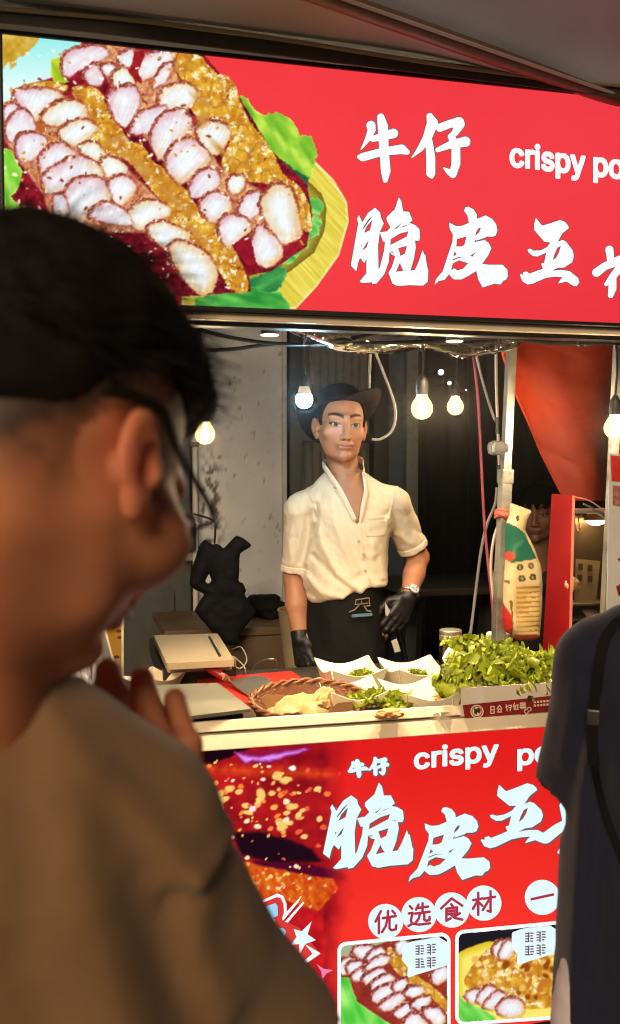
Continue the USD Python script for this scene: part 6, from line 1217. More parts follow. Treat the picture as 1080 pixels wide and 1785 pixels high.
# apron and trousers
def v_low(p):
    zs = [-1.44, -1.0, L(0, 1200)[2], L(0, 1110)[2], L(0, 1060)[2], L(0, 1020)[2], L(0, 1008)[2]]; top = np.minimum(L(0, 1046)[2] + np.clip(p[:, 0] - L(565, 0)[0], 0, 1) * .40, L(0, 1016)[2])
    d = d_loft(p, zs, [0, 0, 0, .0, .0, .0, .0], [.02] * 7, np.array([.15, .15, .142, .136, .128, .120, .118]), np.array([.10, .11, .115, .116, .113, .110, .108]), 2.4); d = smax(d, p[:, 2] - top, .006)
    return d - .005 * (meshkit.fbm(p * np.array([22, 22, 7]), 3, 6) - .5) * 2 - .003 * np.sin(p[:, 0] * 60 + 5 * p[:, 2])
part(vd, 'apron', V.out(surface_net(v_low, (-.19, -.15, V.floor() + .03), (.19, .18, L(0, 1000)[2]), .005)), M('black_apron', (.0045, .0045, .005), .75, 0, .2, 30, bump=.3, bs=400, spec=.2), True)
for s in (-1, 1): part(vd, 'shoe', V.out(surface_net(lambda p: smin(d_ell(p, (s * .075, -.05, V.floor() + .045), (.045, .12, .044)), d_cone(p, (s * .075, .03, V.floor() + .05), (s * .075, .03, V.floor() + .12), .045, .05), .03), (s * .075 - .07, -.2, V.floor() + .002), (s * .075 + .07, .12, V.floor() + .17), .007)), M('black_shoe', (.012, .012, .012), .4), True)
for s, w_, e_ in ((-1, wr_l, el_l), (1, wr_r, el_r)):
    to, nn, sd_, cu_ = ((L(533, 1160, -.05) - wr_l), (-.5, -1, .1), 1, (.25, .3, .25)) if s < 0 else ((L(688, 1090, -.05) - wr_r), (.6, -.9, .3), -1, (.35, .5, .4)); ax = (e_ - w_) / np.linalg.norm(e_ - w_)
    g = surface_net(lambda p: smin(hand_sdf(p, w_, to, nn, sd_, cu_, .04, .93, grow=.0022), np.maximum(d_cone(p, w_ + ax * (.030 if s < 0 else .002), w_, .0305, .0285), (p - w_) @ ax - (.026 if s < 0 else .0)), .006) - .0012 * (meshkit.noise(p * 130, 3) - .5), w_ - .21, w_ + .2, .0024); part(vd, 'glove', V.out(g), M('black_glove', (.010, .010, .011), .42, 0, .2, 80, bump=.3, bs=500), True)
wt = wr_r + (el_r - wr_r) / np.linalg.norm(el_r - wr_r) * .012; axw = (el_r - wr_r) / np.linalg.norm(el_r - wr_r); fc = np.array([.25, -1.0, .05]); fc = fc - axw * (fc @ axw); fc /= np.linalg.norm(fc)
bw = np.cross(axw, fc); part(vd, 'watch_band', V.out(tube([wt + .0295 * (math.cos(a) * fc + math.sin(a) * bw) for a in np.linspace(0, 2 * math.pi, 40)], .005, 8)), M('watch_steel', (.72, .76, .80), .22, .95, bump=.3, bs=900), label='silver watch bracelet')
wf = part(vd, 'watch_case', V.out(lathe([(1e-4, -.004), (.0165, -.004), (.018, 0), (.0175, .005), (.0145, .0062)], 28, wt + fc * .033, fc)), M('watch_steel', (.72, .76, .80)), label='round silver watch case'); LOC[wf] = LOC[vd]
part(wf, 'dial', V.out(lathe([(1e-4, .0), (.0146, .0)], 24, wt + fc * .0392, fc)), M('watch_dial', (.70, .74, .80), .2, .3))
for a in (.6, 2.4, 4.4): part(wf, 'dial_mark', V.out(tube([wt + fc * .0402 + .004 * (math.cos(a) * axw + math.sin(a) * bw), wt + fc * .0402 + .011 * (math.cos(a) * axw + math.sin(a) * bw)], .001, 5)), DARKP)
# belt emblem on the apron
def apx(pts, w): return fat([tuple(L(a, b)[[0, 2]]) for a, b in S2(*pts)], w)
EMB = M('emblem_bronze', (.34, .26, .18), .35, .7); BLUE = M('blue_tag', (.08, .16, .24), .5)
emb = unary_union([apx(((530, 1318), (602, 1306)), .0035), apx(((530, 1318), (524, 1345), (596, 1336)), .003), apx(((602, 1306), (606, 1350), (585, 1352)), .003), apx(((545, 1350), (520, 1375), (492, 1386)), .0035), apx(((575, 1352), (592, 1380), (612, 1382)), .004), apx(((560, 1325), (562, 1340)), .003)])
part(vd, 'belt_emblem', V.out(extrude(emb, .003, ((0, -.106, 0), (1, 0, 0), (0, 0, 1)))), EMB, False); part(vd, 'blue_tag', V.out(extrude(apx(((513, 1408), (612, 1400)), .0095), .003, ((0, -.106, 0), (1, 0, 0), (0, 0, 1)))), BLUE, False)
GREYC = M('grey_cloth', (.34, .32, .28), .7, 0, .15, 60, bump=.3)
for pts, lab in ((((690, 1325), (718, 1375), (705, 1405), (692, 1400)), 'pale cloth corner at the hip'), (((725, 1545), (755, 1530), (778, 1600), (745, 1608)), 'grey tip of a tool hanging at the hip')):
    pg = Polygon([tuple(L(a, b)[[0, 2]]) for a, b in S2(*pts)]); part(vd, 'waist_cloth', V.out(extrude(pg, .006, ((0, -.118, 0), (1, 0, 0), (0, 0, 1)))), GREYC, False, label=lab)
# cowboy hat
HAT = M('dark_felt', (.011, .006, .0042), .85, 0, .2, 60, bump=.25, bs=500, spec=.2)
ho = HV + np.array([-.004, .010, .037]); hr = math.radians(6); hp = math.radians(-15)
HX = np.array([math.cos(hr), 0, math.sin(hr)]); HY = np.array([0, math.cos(hp), math.sin(hp)]); HZ = np.cross(HX, HY)
def hw(x, y, z): return tuple(ho[i] + HX[i] * x + HY[i] * y + HZ[i] * z for i in range(3))
def brim(u, v):
    a = u * 2 * np.pi; c, s = np.cos(a), np.sin(a); r0_, r1_ = np.hypot(.078 * c, .098 * s), .140 + .018 * s ** 2 + .024 * np.abs(c); r = r0_ + (r1_ - r0_) * v; q = v * v
    z = .012 + np.where(c < 0, np.abs(c) ** 2 * .6, np.abs(c) ** 1.0 * .80) * (.044 * q + .008 * v) - (s ** 2) * (.026 * v) * np.where(s < 0, .75, 1.9); z = z - .045 * q * np.clip(-c, 0, 1) * np.clip(s, 0, 1) * 1.5
    pull = 1 - .14 * q * np.abs(c) ** 2; return hw(r * c * pull, r * s, z)
hat = thing('cowboy_hat', 'dark brown felt cowboy hat with upturned brim on the vendor\'s head', 'hat', V.o + V.R @ ho)
part(hat, 'brim', V.out(grid_mesh(brim, 72, 14, .0035)), HAT, True)
def crown(u, v):
    a = u * 2 * np.pi; c, s = np.cos(a), np.sin(a); t = v; h = .068 * np.sin(np.clip(t, 0, .72) / .72 * np.pi / 2) ** .9; rr = np.where(t < .72, 1 - .22 * (t / .72) ** 2, (.78) * (1 - ((t - .72) / .28)) ** .8); x, y = .076 * c * rr, .100 * s * rr
    dent = .026 * np.exp(-(x / .022) ** 2) * np.clip((t - .55) / .3, 0, 1) * (1 - .5 * np.abs(y) / .1); side = .014 * np.exp(-((y + .045) / .03) ** 2) * np.clip((t - .4) / .3, 0, 1); return hw(x * (1 - side * 8), y, .010 + h - dent - side)
part(hat, 'crown', V.out(grid_mesh(crown, 64, 30)), HAT, True); part(hat, 'band', V.out(tube([np.array(hw(.0815 * math.cos(a), .1015 * math.sin(a), .020)) for a in np.linspace(0, 2 * math.pi, 60)], .006, 6)), M('hat_band', (.008, .006, .006), .5))
solo('bucket', lathe([(1e-4, 0), (.09, 0), (.125, .30), (.13, .31), (.12, .31), (.085, .012), (1e-4, .012)], 28, (W(545, 1086, 1.28)[0], 1.28, W(545, 1062, 1.28)[2] - .31)), M('beige_plastic', (.30, .24, .15), .5), 'beige plastic bucket on a stand, behind the vendor\'s hip', 'bucket')
zq = W(545, 1062, 1.28)[2] - .31; solo('stand', box((W(545, 1086, 1.28)[0] - .13, 1.15, 0), (W(545, 1086, 1.28)[0] + .13, 1.41, zq - .001), .005), M('dark_crate', (.03, .028, .025), .6), 'dark stand carrying the beige bucket behind the vendor', 'stand')
# ================================================================== the man with glasses, close to the camera
A_ = Fig(100, .62); K = A_.L; TH = math.radians(43); PT = math.radians(33)
HA = K(74, 808); HRa = frame3((math.sin(TH), math.cos(TH)), PT, math.radians(-3)); toA = lambda p: (p - HA) @ HRa; HSC = 1.07
def hz(h): return np.stack([h[..., 0], h[..., 1], np.where(h[..., 2] > 0, h[..., 2] / 1.0, h[..., 2] * 1.18)], -1)
def hzi(h): return np.stack([h[..., 0], h[..., 1], np.where(h[..., 2] > 0, h[..., 2] * 1.0, h[..., 2] / 1.18)], -1)
a_sh, a_el = K(185, 1478, .02), K(470, 1930, .08)
nk0, nk1 = HA + HRa @ np.array([0, -.034, -.050]), K(-120, 1225, .015)
hd_w, hd_t = K(262, 1548, .09), np.array([-.10, .0, 1.0])
HANDP = dict(wrist=hd_w, to=hd_t, nrm_=np.array([.15, -1.0, .05]), side=1, curl=(.55, 1.5, 1.0), spread=.025, scale=1.16, thumb=.5, tcurl=.6)
def a_skin(p):
    ha_ = hz(toA(p) / HSC); hd_ = smin(head_sdf(ha_, .86, flare=.08), d_ell(mir(ha_), (.042, .046, -.026), (.032, .040, .034)), .016); d = smin(hd_ * HSC, d_cone(p, nk0, nk1, .060, .068), .03)
    d = smin(d, d_cone(p, nk1, K(-130, 1340, .02), .07, .085), .03)
    d = smin(d, d_path(p, [K(100, 1420, .03), a_sh, K(262, 1660, .04), a_el, hd_w], (.06, .055, .05, .046, .029), .015), .03); return smin(d, hand_sdf(p, **HANDP), .010)
lo, hi = K(-330, 2050, -.12), K(640, 330, .26)
sa = A_.out(surface_net(a_skin, (K(-330, 0)[0], -.20, K(0, 2000)[2]), (K(620, 0)[0], .30, K(0, 330)[2]), .0034)); la = (sa.vertices - A_.o) @ A_.R; hl = hz(toA(la) / HSC); ca_ = skin_cd((.50, .195, .10), la, 4)
k = nrm(hl) < .15; ca_[k] = face_paint(ca_[k], hl[k], .05)
fade = np.clip((hl[:, 2] + .030 - .55 * np.clip(hl[:, 1] + .02, -.2, 0) * -1 * .6) / .05, 0, 1); inh = (hl[:, 1] < .052) & (nrm(hl) < .16) & (np.hypot(hl[:, 1] + .010, hl[:, 2] + .012) > .030); nape = np.clip((hl[:, 2] + .075) / .035, 0, 1) * np.clip((-.022 - hl[:, 1]) / .02, 0, 1)
ln_ = .060 - .008 * np.clip((hl[:, 1] + .02) / .06, -.3, 1) - .115 * np.clip((-.012 - hl[:, 1]) / .075, 0, 1); w_ = np.clip(np.maximum(fade * (hl[:, 1] > -.06), nape), 0, 1) * inh * (.62 + .38 * np.exp(-np.clip(ln_ - hl[:, 2], 0, 1) / .018)); w_ = np.maximum(w_, np.exp(-np.clip(ln_ - hl[:, 2], 0, 1) / .010) * inh); w_ = w_ * (.7 + .6 * meshkit.fbm(la * 90, 3, 9)); w_ = np.clip(w_, 0, .96)[:, None]; er_ = np.exp(-(np.hypot(hl[:, 1] + .012, hl[:, 2] + .012) / .03) ** 2) * (hl[:, 0] > .068); ca_ = ca_ * (1 - .5 * er_[:, None]) + np.array([.50, .10, .06]) * .5 * er_[:, None]; ca_ = ca_ * (1 - w_) + np.array([.020, .012, .008]) * w_
gm = thing('person', 'man with glasses and an olive-brown shirt seen close from behind', 'person', A_.o + np.array([0, 0, A_.floor()]))
part(gm, 'body', sa, SKIN, True, cd=ca_)
def a_hair(p):
    h = hz(toA(p) / HSC); d = head_sdf(h, 1.0, False); t = meshkit.fbm(h * np.array([40, 40, 40]), 3, 2) - .5; top = np.clip((h[:, 2] - .045) / .04, 0, 1); fr = np.clip((h[:, 1] - .03) / .05, 0, 1)
    g = .004 + .017 * top + .008 * fr * np.clip((h[:, 2] - .03) / .02, 0, 1) + .010 * t; line = .030 * t + .060 - .008 * np.clip((h[:, 1] + .02) / .06, -.3, 1) - .115 * np.clip((-.012 - h[:, 1]) / .075, 0, 1) + .012 * t
    g = g * np.clip((h[:, 2] - line) / .035, .06, 1); return np.maximum(d - g, line - h[:, 2])
HAIR = M('dull_black_hair', (.0045, .0036, .0032), .75, spec=.12)
part(gm, 'hair', A_.out(surface_net(a_hair, HA - .19, HA + .19, .0036)), HAIR, True)
rng = np.random.default_rng(8); dirs = rng.normal(size=(9000, 3)); dirs /= nrm(dirs)[:, None]; dirs = dirs[dirs[:, 2] > .22]
def strands(head, R_, sc, dirs, Ls, lay, path, sd, rt=.0003):
    """Short hairs from the scalp, lying back or forward."""
    h0 = dirs * .05
    for _ in range(24): h0 = h0 + dirs * (-head_sdf(h0, 1.0, False))[:, None] * .9
    e = 1e-3; g = np.stack([head_sdf(h0 + e * np.eye(3)[i], 1, False) - head_sdf(h0 - e * np.eye(3)[i], 1, False) for i in range(3)], 1); g /= nrm(g)[:, None]; r = np.random.default_rng(sd); n = len(h0); d = g + lay(h0) + r.normal(size=(n, 3)) * .25; d /= nrm(d)[:, None]
    ln = Ls(h0) * r.uniform(.6, 1.25, n); mid = h0 + d * ln[:, None] * .55; d2 = d + lay(h0) * .9; d2 /= nrm(d2)[:, None]; tip = mid + d2 * ln[:, None] * .5
    P = (hzi(np.stack([h0, mid, tip], 1)) * sc) @ R_.T + head; return P
def curves(parent, name, P, w, mat):
    path = parent + '/' + numbered(parent, name); LOC[path] = LOC[parent]; c = UsdGeom.BasisCurves.Define(stage, path); n, m_, _ = P.shape; Q_ = (P - LOC[parent]).reshape(-1, 3)
    c.CreatePointsAttr(Vt.Vec3fArray.FromNumpy(Q_.astype(np.float32))); c.CreateCurveVertexCountsAttr(Vt.IntArray.FromNumpy(np.full(n, m_, np.int32))); c.CreateTypeAttr('linear'); c.CreateWidthsAttr(Vt.FloatArray.FromNumpy(np.tile(np.linspace(w, w * .3, m_), n).astype(np.float32))); c.SetWidthsInterpolation('vertex')
    UsdShade.MaterialBindingAPI.Apply(c.GetPrim()).Bind(mat); return path
def hair_ok(h): return (h[:, 2] > .060 - .008 * np.clip((h[:, 1] + .02) / .06, -.3, 1) - .115 * np.clip((-.012 - h[:, 1]) / .075, 0, 1)) & ((h[:, 1] < .03) | (h[:, 2] > .074))
Ph = strands(HA, HRa, HSC, dirs, lambda h: .018 + .026 * np.clip((h[:, 2] - .05) / .05, 0, 1) + .008 * np.clip((h[:, 1] - .03) / .05, 0, 1), lambda h: np.stack([h[:, 0] * 3, .55 + 0 * h[:, 0], -.15 + 0 * h[:, 0]], 1), None, 3)
hh = hz(toA(Ph[:, 0]) / HSC); Ph = Ph[hair_ok(hh)]; Pw = A_.o + Ph.reshape(-1, 3) @ A_.R.T
curves(gm, 'hair_strands', Pw.reshape(-1, 3, 3), .0010, HAIR)
def a_shirt(p):
    d = d_path(p, [K(-80, 1430, .03), K(45, 1405, .02), a_sh], (.100, .083, .073), .02)
    zs = [K(0, y)[2] for y in (2900, 2300, 1800, 1500, 1350)]; d = smin(d, d_loft(p, zs, [K(x, 0)[0] for x in (-60, -60, -55, -50, -60)], [.03, .03, .03, .025, .02], [.18, .18, .165, .125, .08], [.13, .13, .13, .12, .09], 2.3), .03)
    a_md = K(262, 1660, .04); e = d_path(p, [a_sh, a_md, a_el], (.0735, .070, .070), .03); ax = (a_el - a_md) / np.linalg.norm(a_el - a_md); e = np.maximum(e, (p - a_el) @ ax + .012); d = smin(d, e, .018)
    def fl(pts, w, h):
        q = [K(a, b)[[0, 2]] for a, b in pts]; o = None
        for i in range(len(q) - 1): ab = q[i + 1] - q[i]; t = np.clip(((p[:, 0] - q[i][0]) * ab[0] + (p[:, 2] - q[i][1]) * ab[1]) / (ab @ ab), 0, 1); x_ = np.hypot(p[:, 0] - q[i][0] - t * ab[0], p[:, 2] - q[i][1] - t * ab[1]); o = x_ if o is None else np.minimum(o, x_)
        return h * np.exp(-(o / w) ** 2)
    rel = fl([(60, 1175), (150, 1290), (240, 1400), (330, 1530)], .010, .005) + fl([(120, 1230), (200, 1330), (300, 1400)], .012, -.004) + fl([(400, 1530), (330, 1545), (280, 1545)], .008, -.006) + fl([(410, 1500), (330, 1520)], .008, .005) + fl([(340, 1540), (330, 1640), (390, 1770)], .014, .006) + fl([(30, 1250), (60, 1400), (40, 1560), (90, 1760)], .016, -.006) + fl([(120, 1400), (160, 1560), (210, 1760)], .018, .006) + fl([(230, 1500), (260, 1640), (300, 1790)], .016, -.006)
    d = d - rel - .005 * (meshkit.fbm(p * 14, 3, 5) - .5)
    nk = d_cone(p, nk0 + (nk0 - nk1) * .5, nk1, .062, .0690); d = smax(d, -nk, .004); return np.maximum(d, np.maximum(-(p[:, 2] - K(0, 2900)[2]), -1))
part(gm, 'shirt', A_.out(surface_net(a_shirt, (K(-700, 0)[0], -.14, K(0, 2850)[2]), (K(640, 0)[0], .24, K(0, 1080)[2]), .0055)), M('olive_cotton', (.160, .096, .048), .9, 0, .08, 40, bump=.3, bs=900, spec=.15, sheen=.15), True)
ax = (nk1 - nk0) / np.linalg.norm(nk1 - nk0); u1 = np.cross(ax, [0, 1, .2]); u1 /= np.linalg.norm(u1); u2 = np.cross(ax, u1)
part(gm, 'collar', A_.out(tube([nk1 + ax * (-.012 + .010 * math.cos(a - .4)) + .0700 * (math.cos(a) * u1 + math.sin(a) * u2) for a in np.linspace(0, 2 * math.pi, 60)], .006, 8)), M('olive_rib', (.15, .09, .045), .9, 0, .08, 40, bump=.4, bs=600, sheen=.1))
FA = A_.floor()
def legs(o, c, top, r0_, r1_, sep, fl_): return lambda p: smin(smin(d_path(p, [(c - sep, .03, top), (c - sep, .03, (top + fl_) / 2), (c - sep, .03, fl_ + .06)], (r0_, r1_, r1_ * .8), .02), d_path(p, [(c + sep, .03, top), (c + sep, .03, (top + fl_) / 2), (c + sep, .03, fl_ + .06)], (r0_, r1_, r1_ * .8), .02), .01), d_ell(p, (c, .03, top + .02), (sep + r0_, r0_ * 1.15, .12)), .04)
part(gm, 'trousers', A_.out(surface_net(legs(None, K(-60, 0)[0], K(0, 2850)[2], .095, .075, .09, FA), (K(-60, 0)[0] - .25, -.14, FA + .01), (K(-60, 0)[0] + .25, .2, K(0, 2600)[2] + .05), .012)), M('dark_denim', (.03, .035, .05), .8), True)
for s in (-1, 1): part(gm, 'shoe', A_.out(surface_net(lambda p: d_ell(p, (K(-60, 0)[0] + s * .09, .09, FA + .05), (.05, .14, .048)), (K(-60, 0)[0] + s * .09 - .07, -.08, FA + .003), (K(-60, 0)[0] + s * .09 + .07, .26, FA + .12), .012)), M('black_shoe', (.012, .012, .012)), True)
# glasses
gl = thing('glasses', 'thin dark-rimmed glasses worn by the man in front', 'glasses', A_.o + A_.R @ HA); ga = lambda x, y, z: HA + HRa @ (np.array([x, y, z]) * HSC); RIM = M('dark_rim', (.02, .015, .013), .3, .5)
for s in (1, -1):
    lens = [ga(s * (.031 + .023 * math.copysign(abs(math.cos(a)) ** .75, math.cos(a))), .095 - .006 * abs(math.cos(a)) , .002 + .0165 * math.copysign(abs(math.sin(a)) ** .8, math.sin(a))) for a in np.linspace(0, 2 * math.pi, 37)]
    part(gl, 'rim', A_.out(tube(lens, .0021, 6)), RIM); c = np.mean(lens[:-1], 0); part(gl, 'lens', A_.out(trimesh.Trimesh(np.vstack([lens[:-1], [c]]), [(i, (i + 1) % 36, 36) for i in range(36)], process=False)), GLASS('lens_glass', (.97, .98, .97), .22))
    part(gl, 'temple', A_.out(tube([ga(s * .055, .091, .008), ga(s * .072, .080, .010), ga(s * .080, .02, .016), ga(s * .085, -.010, .023), ga(s * .083, -.034, .016), ga(s * .080, -.052, .006)], (.0018, .0020, .0024, .0036, .0040, .0034), 8, 6)), RIM)
part(gl, 'bridge', A_.out(tube([ga(-.008, .0955, .004), ga(0, .101, .007), ga(.008, .0955, .004)], .0013, 6, 5)), RIM)

# ================================================================== the person in navy at the right edge
B_ = Fig(1190, 1.36); R = lambda px, py, dy=0.0: B_.L(px + 50, py + 18, dy); FB = B_.floor()
b_sh, b_el, b_wr = R(1012, 1150, .01), R(1004, 1400, .05), R(1062, 1600, .22)
HB = R(1190, 850, .03); HRb = frame3((-.35, 1.0), .05); toB = lambda p: (p - HB) @ HRb
def b_skin(p):
    d = smin(head_sdf(toB(p), .97), d_cone(p, HB + HRb @ np.array([0, -.03, -.06]), R(1190, 1060, .02), .055, .06), .03); d = smin(d, d_loft(p, [R(0, y)[2] for y in (1700, 1400, 1180, 1075)], [0] * 4, [.03] * 4, [.125, .12, .145, .08], [.085, .085, .09, .06], 2.3), .04)
    for s in (-1, 1): q = np.stack([p[:, 0] * -s, p[:, 1], p[:, 2]], 1); d = smin(d, d_path(q, [b_sh, b_el, b_wr], (.046, .037, .025), .015), .03); d = smin(d, hand_sdf(q, b_wr, (.0, -.05, -1), (-1, -.3, 0), 1, (.35, .4, .3), .04, .92), .012)
    return d
rb_ = B_.out(surface_net(b_skin, (-.30, -.2, R(0, 1900)[2]), (.30, .25, R(0, 640)[2]), .0065)); lb2 = (rb_.vertices - B_.o) @ B_.R; hl = toB(lb2); cb_ = skin_cd((.42, .24, .16), lb2, 6); k = nrm(hl) < .15; cb_[k] = face_paint(cb_[k], hl[k], 0)
nb = thing('person', 'person in a navy T-shirt with a shoulder strap at the right edge', 'person', B_.o + np.array([0, 0, FB])); part(nb, 'body', rb_, SKIN, True, cd=cb_)
part(nb, 'hair', B_.out(surface_net(lambda p: (lambda h: np.maximum(head_sdf(h, 1, False) - .012 - .006 * (meshkit.fbm(h * 40, 2, 4) - .5), np.where(h[:, 1] > .03, .05 - h[:, 2], -.07 - h[:, 2])))(toB(p)), HB - .18, HB + .18, .007)), HAIR, True)
def b_shirt(p):
    d = d_loft(p, [R(0, y)[2] for y in (1830, 1600, 1400, 1200, 1110, 1062)], [0] * 6, [.03] * 6, [.172, .166, .160, .166, .135, .08], [.115, .115, .112, .112, .09, .065], 2.4); d = smin(d, d_path(p, [R(1160, 1075, .02), b_sh], (.066, .066), .02), .03); d = smin(d, d_path(p, [R(1220, 1075, .02), b_sh * np.array([-1, 1, 1])], (.066, .066), .02), .03)
    for s in (-1, 1):
        q = np.stack([p[:, 0] * -s, p[:, 1], p[:, 2]], 1); ee = b_sh + (b_el - b_sh) * .90 + (-.026, 0, 0); ax_ = (ee - b_sh) / np.linalg.norm(ee - b_sh); e = np.maximum(d_cone(q, b_sh, ee, .062, .067), (q - ee) @ ax_); d = smin(d, e, .02)
    def fl(pts, w, h):
        q = [R(a, b)[[0, 2]] for a, b in pts]; o = None
        for i in range(len(q) - 1): ab = q[i + 1] - q[i]; t = np.clip(((p[:, 0] - q[i][0]) * ab[0] + (p[:, 2] - q[i][1]) * ab[1]) / (ab @ ab), 0, 1); x_ = np.hypot(p[:, 0] - q[i][0] - t * ab[0], p[:, 2] - q[i][1] - t * ab[1]); o = x_ if o is None else np.minimum(o, x_)
        return h * np.exp(-(o / w) ** 2)
    rel = fl([(1000, 1290), (985, 1400), (978, 1560), (970, 1780)], .014, .010) + fl([(1020, 1300), (1040, 1420), (1080, 1560), (1120, 1700)], .018, -.009) + fl([(1010, 1330), (1015, 1500), (1005, 1700)], .014, -.008) + fl([(1040, 1120), (1055, 1250), (1060, 1400)], .02, .006) + fl([(970, 1180), (955, 1260), (945, 1330)], .010, .004) + fl([(1000, 1160), (985, 1250), (968, 1340)], .010, -.006)
    d = d - rel - .006 * (meshkit.fbm(p * 12, 3, 7) - .5)
    for s in (-1, 1):
        q = np.stack([p[:, 0] * -s, p[:, 1], p[:, 2]], 1); ee = b_sh + (b_el - b_sh) * .90 + (-.026, 0, 0); ax_ = (ee - b_sh) / np.linalg.norm(ee - b_sh); d = np.maximum(d, -np.maximum(d_cone(q, ee - ax_ * .03, ee + ax_ * .03, .060, .060), -(q - ee) @ ax_ - .012))
    return d
NAVY = M('navy_cotton', (.009, .011, .028), .85, 0, .1, 40, bump=.3, bs=700, spec=.2, sheen=.12)
part(nb, 'shirt', B_.out(surface_net(b_shirt, (-.30, -.15, R(0, 1830)[2]), (.30, .2, R(0, 1010)[2]), .0055)), NAVY, True)
part(nb, 'trousers', B_.out(surface_net(legs(None, 0, R(0, 1800)[2], .085, .062, .08, FB), (-.22, -.12, FB + .01), (.22, .2, R(0, 1700)[2]), .012)), M('dark_denim', (.03, .035, .05)), True)
for s in (-1, 1): part(nb, 'shoe', B_.out(surface_net(lambda p: d_ell(p, (s * .08, .07, FB + .045), (.043, .125, .043)), (s * .08 - .06, -.09, FB + .003), (s * .08 + .06, .21, FB + .11), .012)), M('black_shoe', (.012, .012, .012)), True)
def on_b(px, py, fn=b_shirt, off=.004):
    dy = -.2
    for _ in range(60):
        q = R(px, py, dy); s_ = float(fn(q[None])[0]);
        if s_ < off: break
        dy += max(s_ - off, .001) * .8
    return R(px, py, dy)
st = [on_b(a, b) for a, b in ((1046, 1066), (1028, 1082), (1012, 1110), (1004, 1150), (999, 1200), (995, 1245), (993, 1290), (997, 1340))]; STRAP = M('black_strap', (.0025, .0025, .003), .8, bump=.3, bs=600, spec=.15)
def ribbon(pts, w, th=.0022):
    p = spline(pts, 6); t = np.gradient(p, axis=0); t /= nrm(t)[:, None]; s_ = np.cross(t, [0, -1.0, 0]); s_ /= nrm(s_)[:, None]
    n = len(p)
    def f(u, v): i = (u * (n - 1)).round().astype(int); o = (v - .5) * w; return tuple(p[i][..., k] + s_[i][..., k] * o for k in range(3))
    return grid_mesh(f, n - 1, 3, th)
part(nb, 'strap', B_.out(ribbon(st, .015)), STRAP); q = on_b(994, 1252, off=.007); part(nb, 'buckle', B_.out(rbox((.018, .006, .022), .002, q)), M('black_buckle', (.02, .02, .02), .3, coat=.3)); part(nb, 'strap', B_.out(ribbon([on_b(a, b) for a, b in ((997, 1340), (1010, 1400), (1030, 1460), (1055, 1520))], .010)), STRAP)
bgp = Polygon([tuple(R(a, b)[[0, 2]]) for a, b in ((968, 1640), (945, 1690), (934, 1740), (928, 1800), (930, 2000), (1000, 2010), (1010, 1700))]).buffer(-.01).buffer(.01)
bag = puff(bgp, .0, .035, .006, .04, noise=.006, seed=4); bag.vertices += [0, -.03, 0]; tb2 = thing('tote_bag', 'pale lilac-grey cloth bag carried by the person in navy', 'bag', B_.o + B_.R @ R(970, 1800)); part(tb2, 'body', B_.out(bag), M('lilac_canvas', (.48, .44, .50), .85, 0, .06, 30, bump=.3, bs=500), True)
part(tb2, 'handle', B_.out(tube([R(960, 1665, -.03), R(972, 1590, .02), R(985, 1560, .05), R(992, 1670, .0)], .005, 8, 8)), M('lilac_canvas', (.48, .44, .50)))

# ================================================================== the man in the dark behind the cabinet
C_ = Fig(938, 4.1); Q2 = C_.L; HC = Q2(938, 893); HRc = frame3((-.15, -1.0), .08); toC = lambda p: (p - HC) @ HRc; FC = C_.floor()
def c_skin(p):
    d = smin(head_sdf(toC(p), 1.02), d_cone(p, HC + HRc @ np.array([0, -.02, -.06]), Q2(938, 990, .03), .055, .062), .025); return smin(d, d_loft(p, [Q2(0, y)[2] for y in (1300, 1100, 1000)], [0] * 3, [.04] * 3, [.13, .14, .07], [.09, .09, .06], 2.2), .03)
rc_ = C_.out(surface_net(c_skin, (-.18, -.16, Q2(0, 1290)[2]), (.18, .2, Q2(0, 770)[2]), .005)); lc_ = (rc_.vertices - C_.o) @ C_.R; hl = toC(lc_); cc_ = skin_cd((.30, .14, .08), lc_, 8); k = nrm(hl) < .15; cc_[k] = face_paint(cc_[k], hl[k])
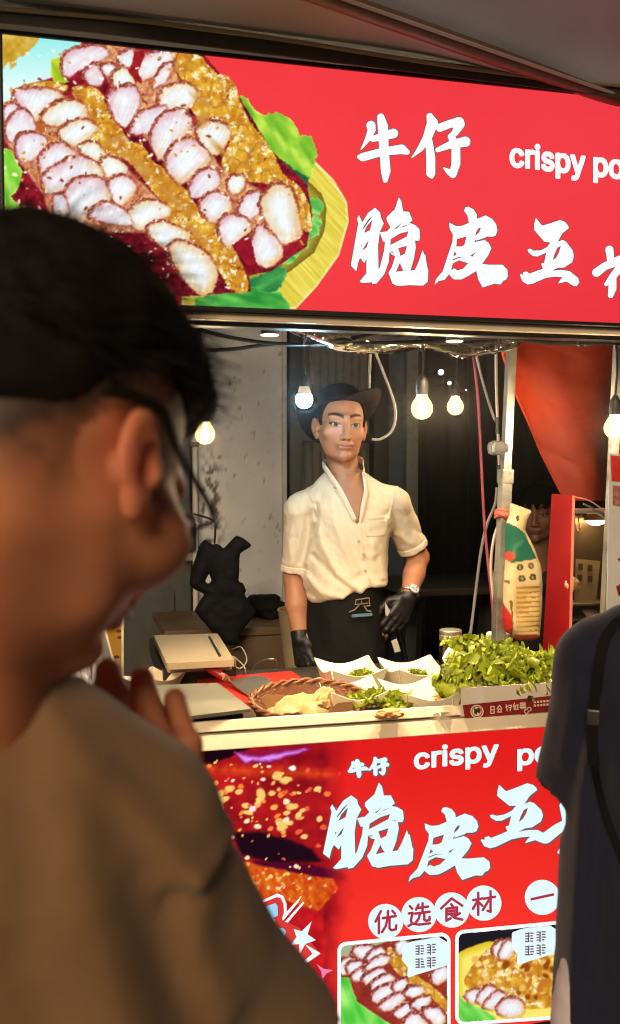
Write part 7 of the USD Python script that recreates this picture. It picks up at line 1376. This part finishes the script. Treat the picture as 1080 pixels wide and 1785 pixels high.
mm = thing('person', 'man in black clothes standing in the dark behind the display cabinet', 'person', C_.o + np.array([0, 0, FC])); part(mm, 'body', rc_, SKIN, True, cd=cc_)
part(mm, 'hair', C_.out(surface_net(lambda p: (lambda h: np.maximum(head_sdf(h, 1, False) - .012 - .008 * (meshkit.fbm(h * 45, 2, 5) - .5), np.where(h[:, 1] > .045, .034 + .012 * np.sin(h[:, 0] * 190) - h[:, 2], np.where(h[:, 1] > .01, .002 - h[:, 2], -.05 - h[:, 2]))))(toC(p)), HC - .17, HC + .17, .006)), HAIR, True)
part(mm, 'jacket', C_.out(surface_net(lambda p: smax(smin(smin(d_loft(p, [Q2(0, y)[2] for y in (1420, 1250, 1080, 1010, 985)], [0] * 5, [.04] * 5, [.17, .17, .18, .14, .08], [.12, .12, .12, .10, .08], 2.4), d_path(p, [(-.17, .04, Q2(0, 1040)[2]), (-.22, .03, Q2(0, 1220)[2]), (-.18, -.05, Q2(0, 1370)[2])], (.065, .055, .045), .02), .03), d_path(p, [(.17, .04, Q2(0, 1040)[2]), (.22, .03, Q2(0, 1220)[2]), (.18, -.05, Q2(0, 1370)[2])], (.065, .055, .045), .02), .03), -d_cone(p, HC + (0, 0, -.05), Q2(938, 1000, .02), .07, .066), .004) - .008 * (meshkit.fbm(p * 14, 2, 8) - .5), (-.32, -.18, Q2(0, 1400)[2]), (.32, .22, Q2(0, 960)[2]), .008)), M('black_jacket', (.010, .010, .012), .75, sheen=.05), True)
part(mm, 'trousers', C_.out(surface_net(legs(None, 0, Q2(0, 1380)[2], .09, .07, .09, FC), (-.24, -.12, FC + .01), (.24, .2, Q2(0, 1330)[2]), .014)), M('dark_denim', (.03, .035, .05)), True)
# ------------------------------------------------------------------ thin cooking smoke hanging in the lit air
SMOKE = usdkit.material(stage, '/World/Looks/cooking_smoke', {'v': ('principled_volume', {'color': (.92, .90, .88), 'density': .0030, 'anisotropy': .945})}, [], volume='v.volume')
solo('haze', box((-41, -41, -1), (41, 41, 4.2)), SMOKE, kind='stuff', smooth=False)
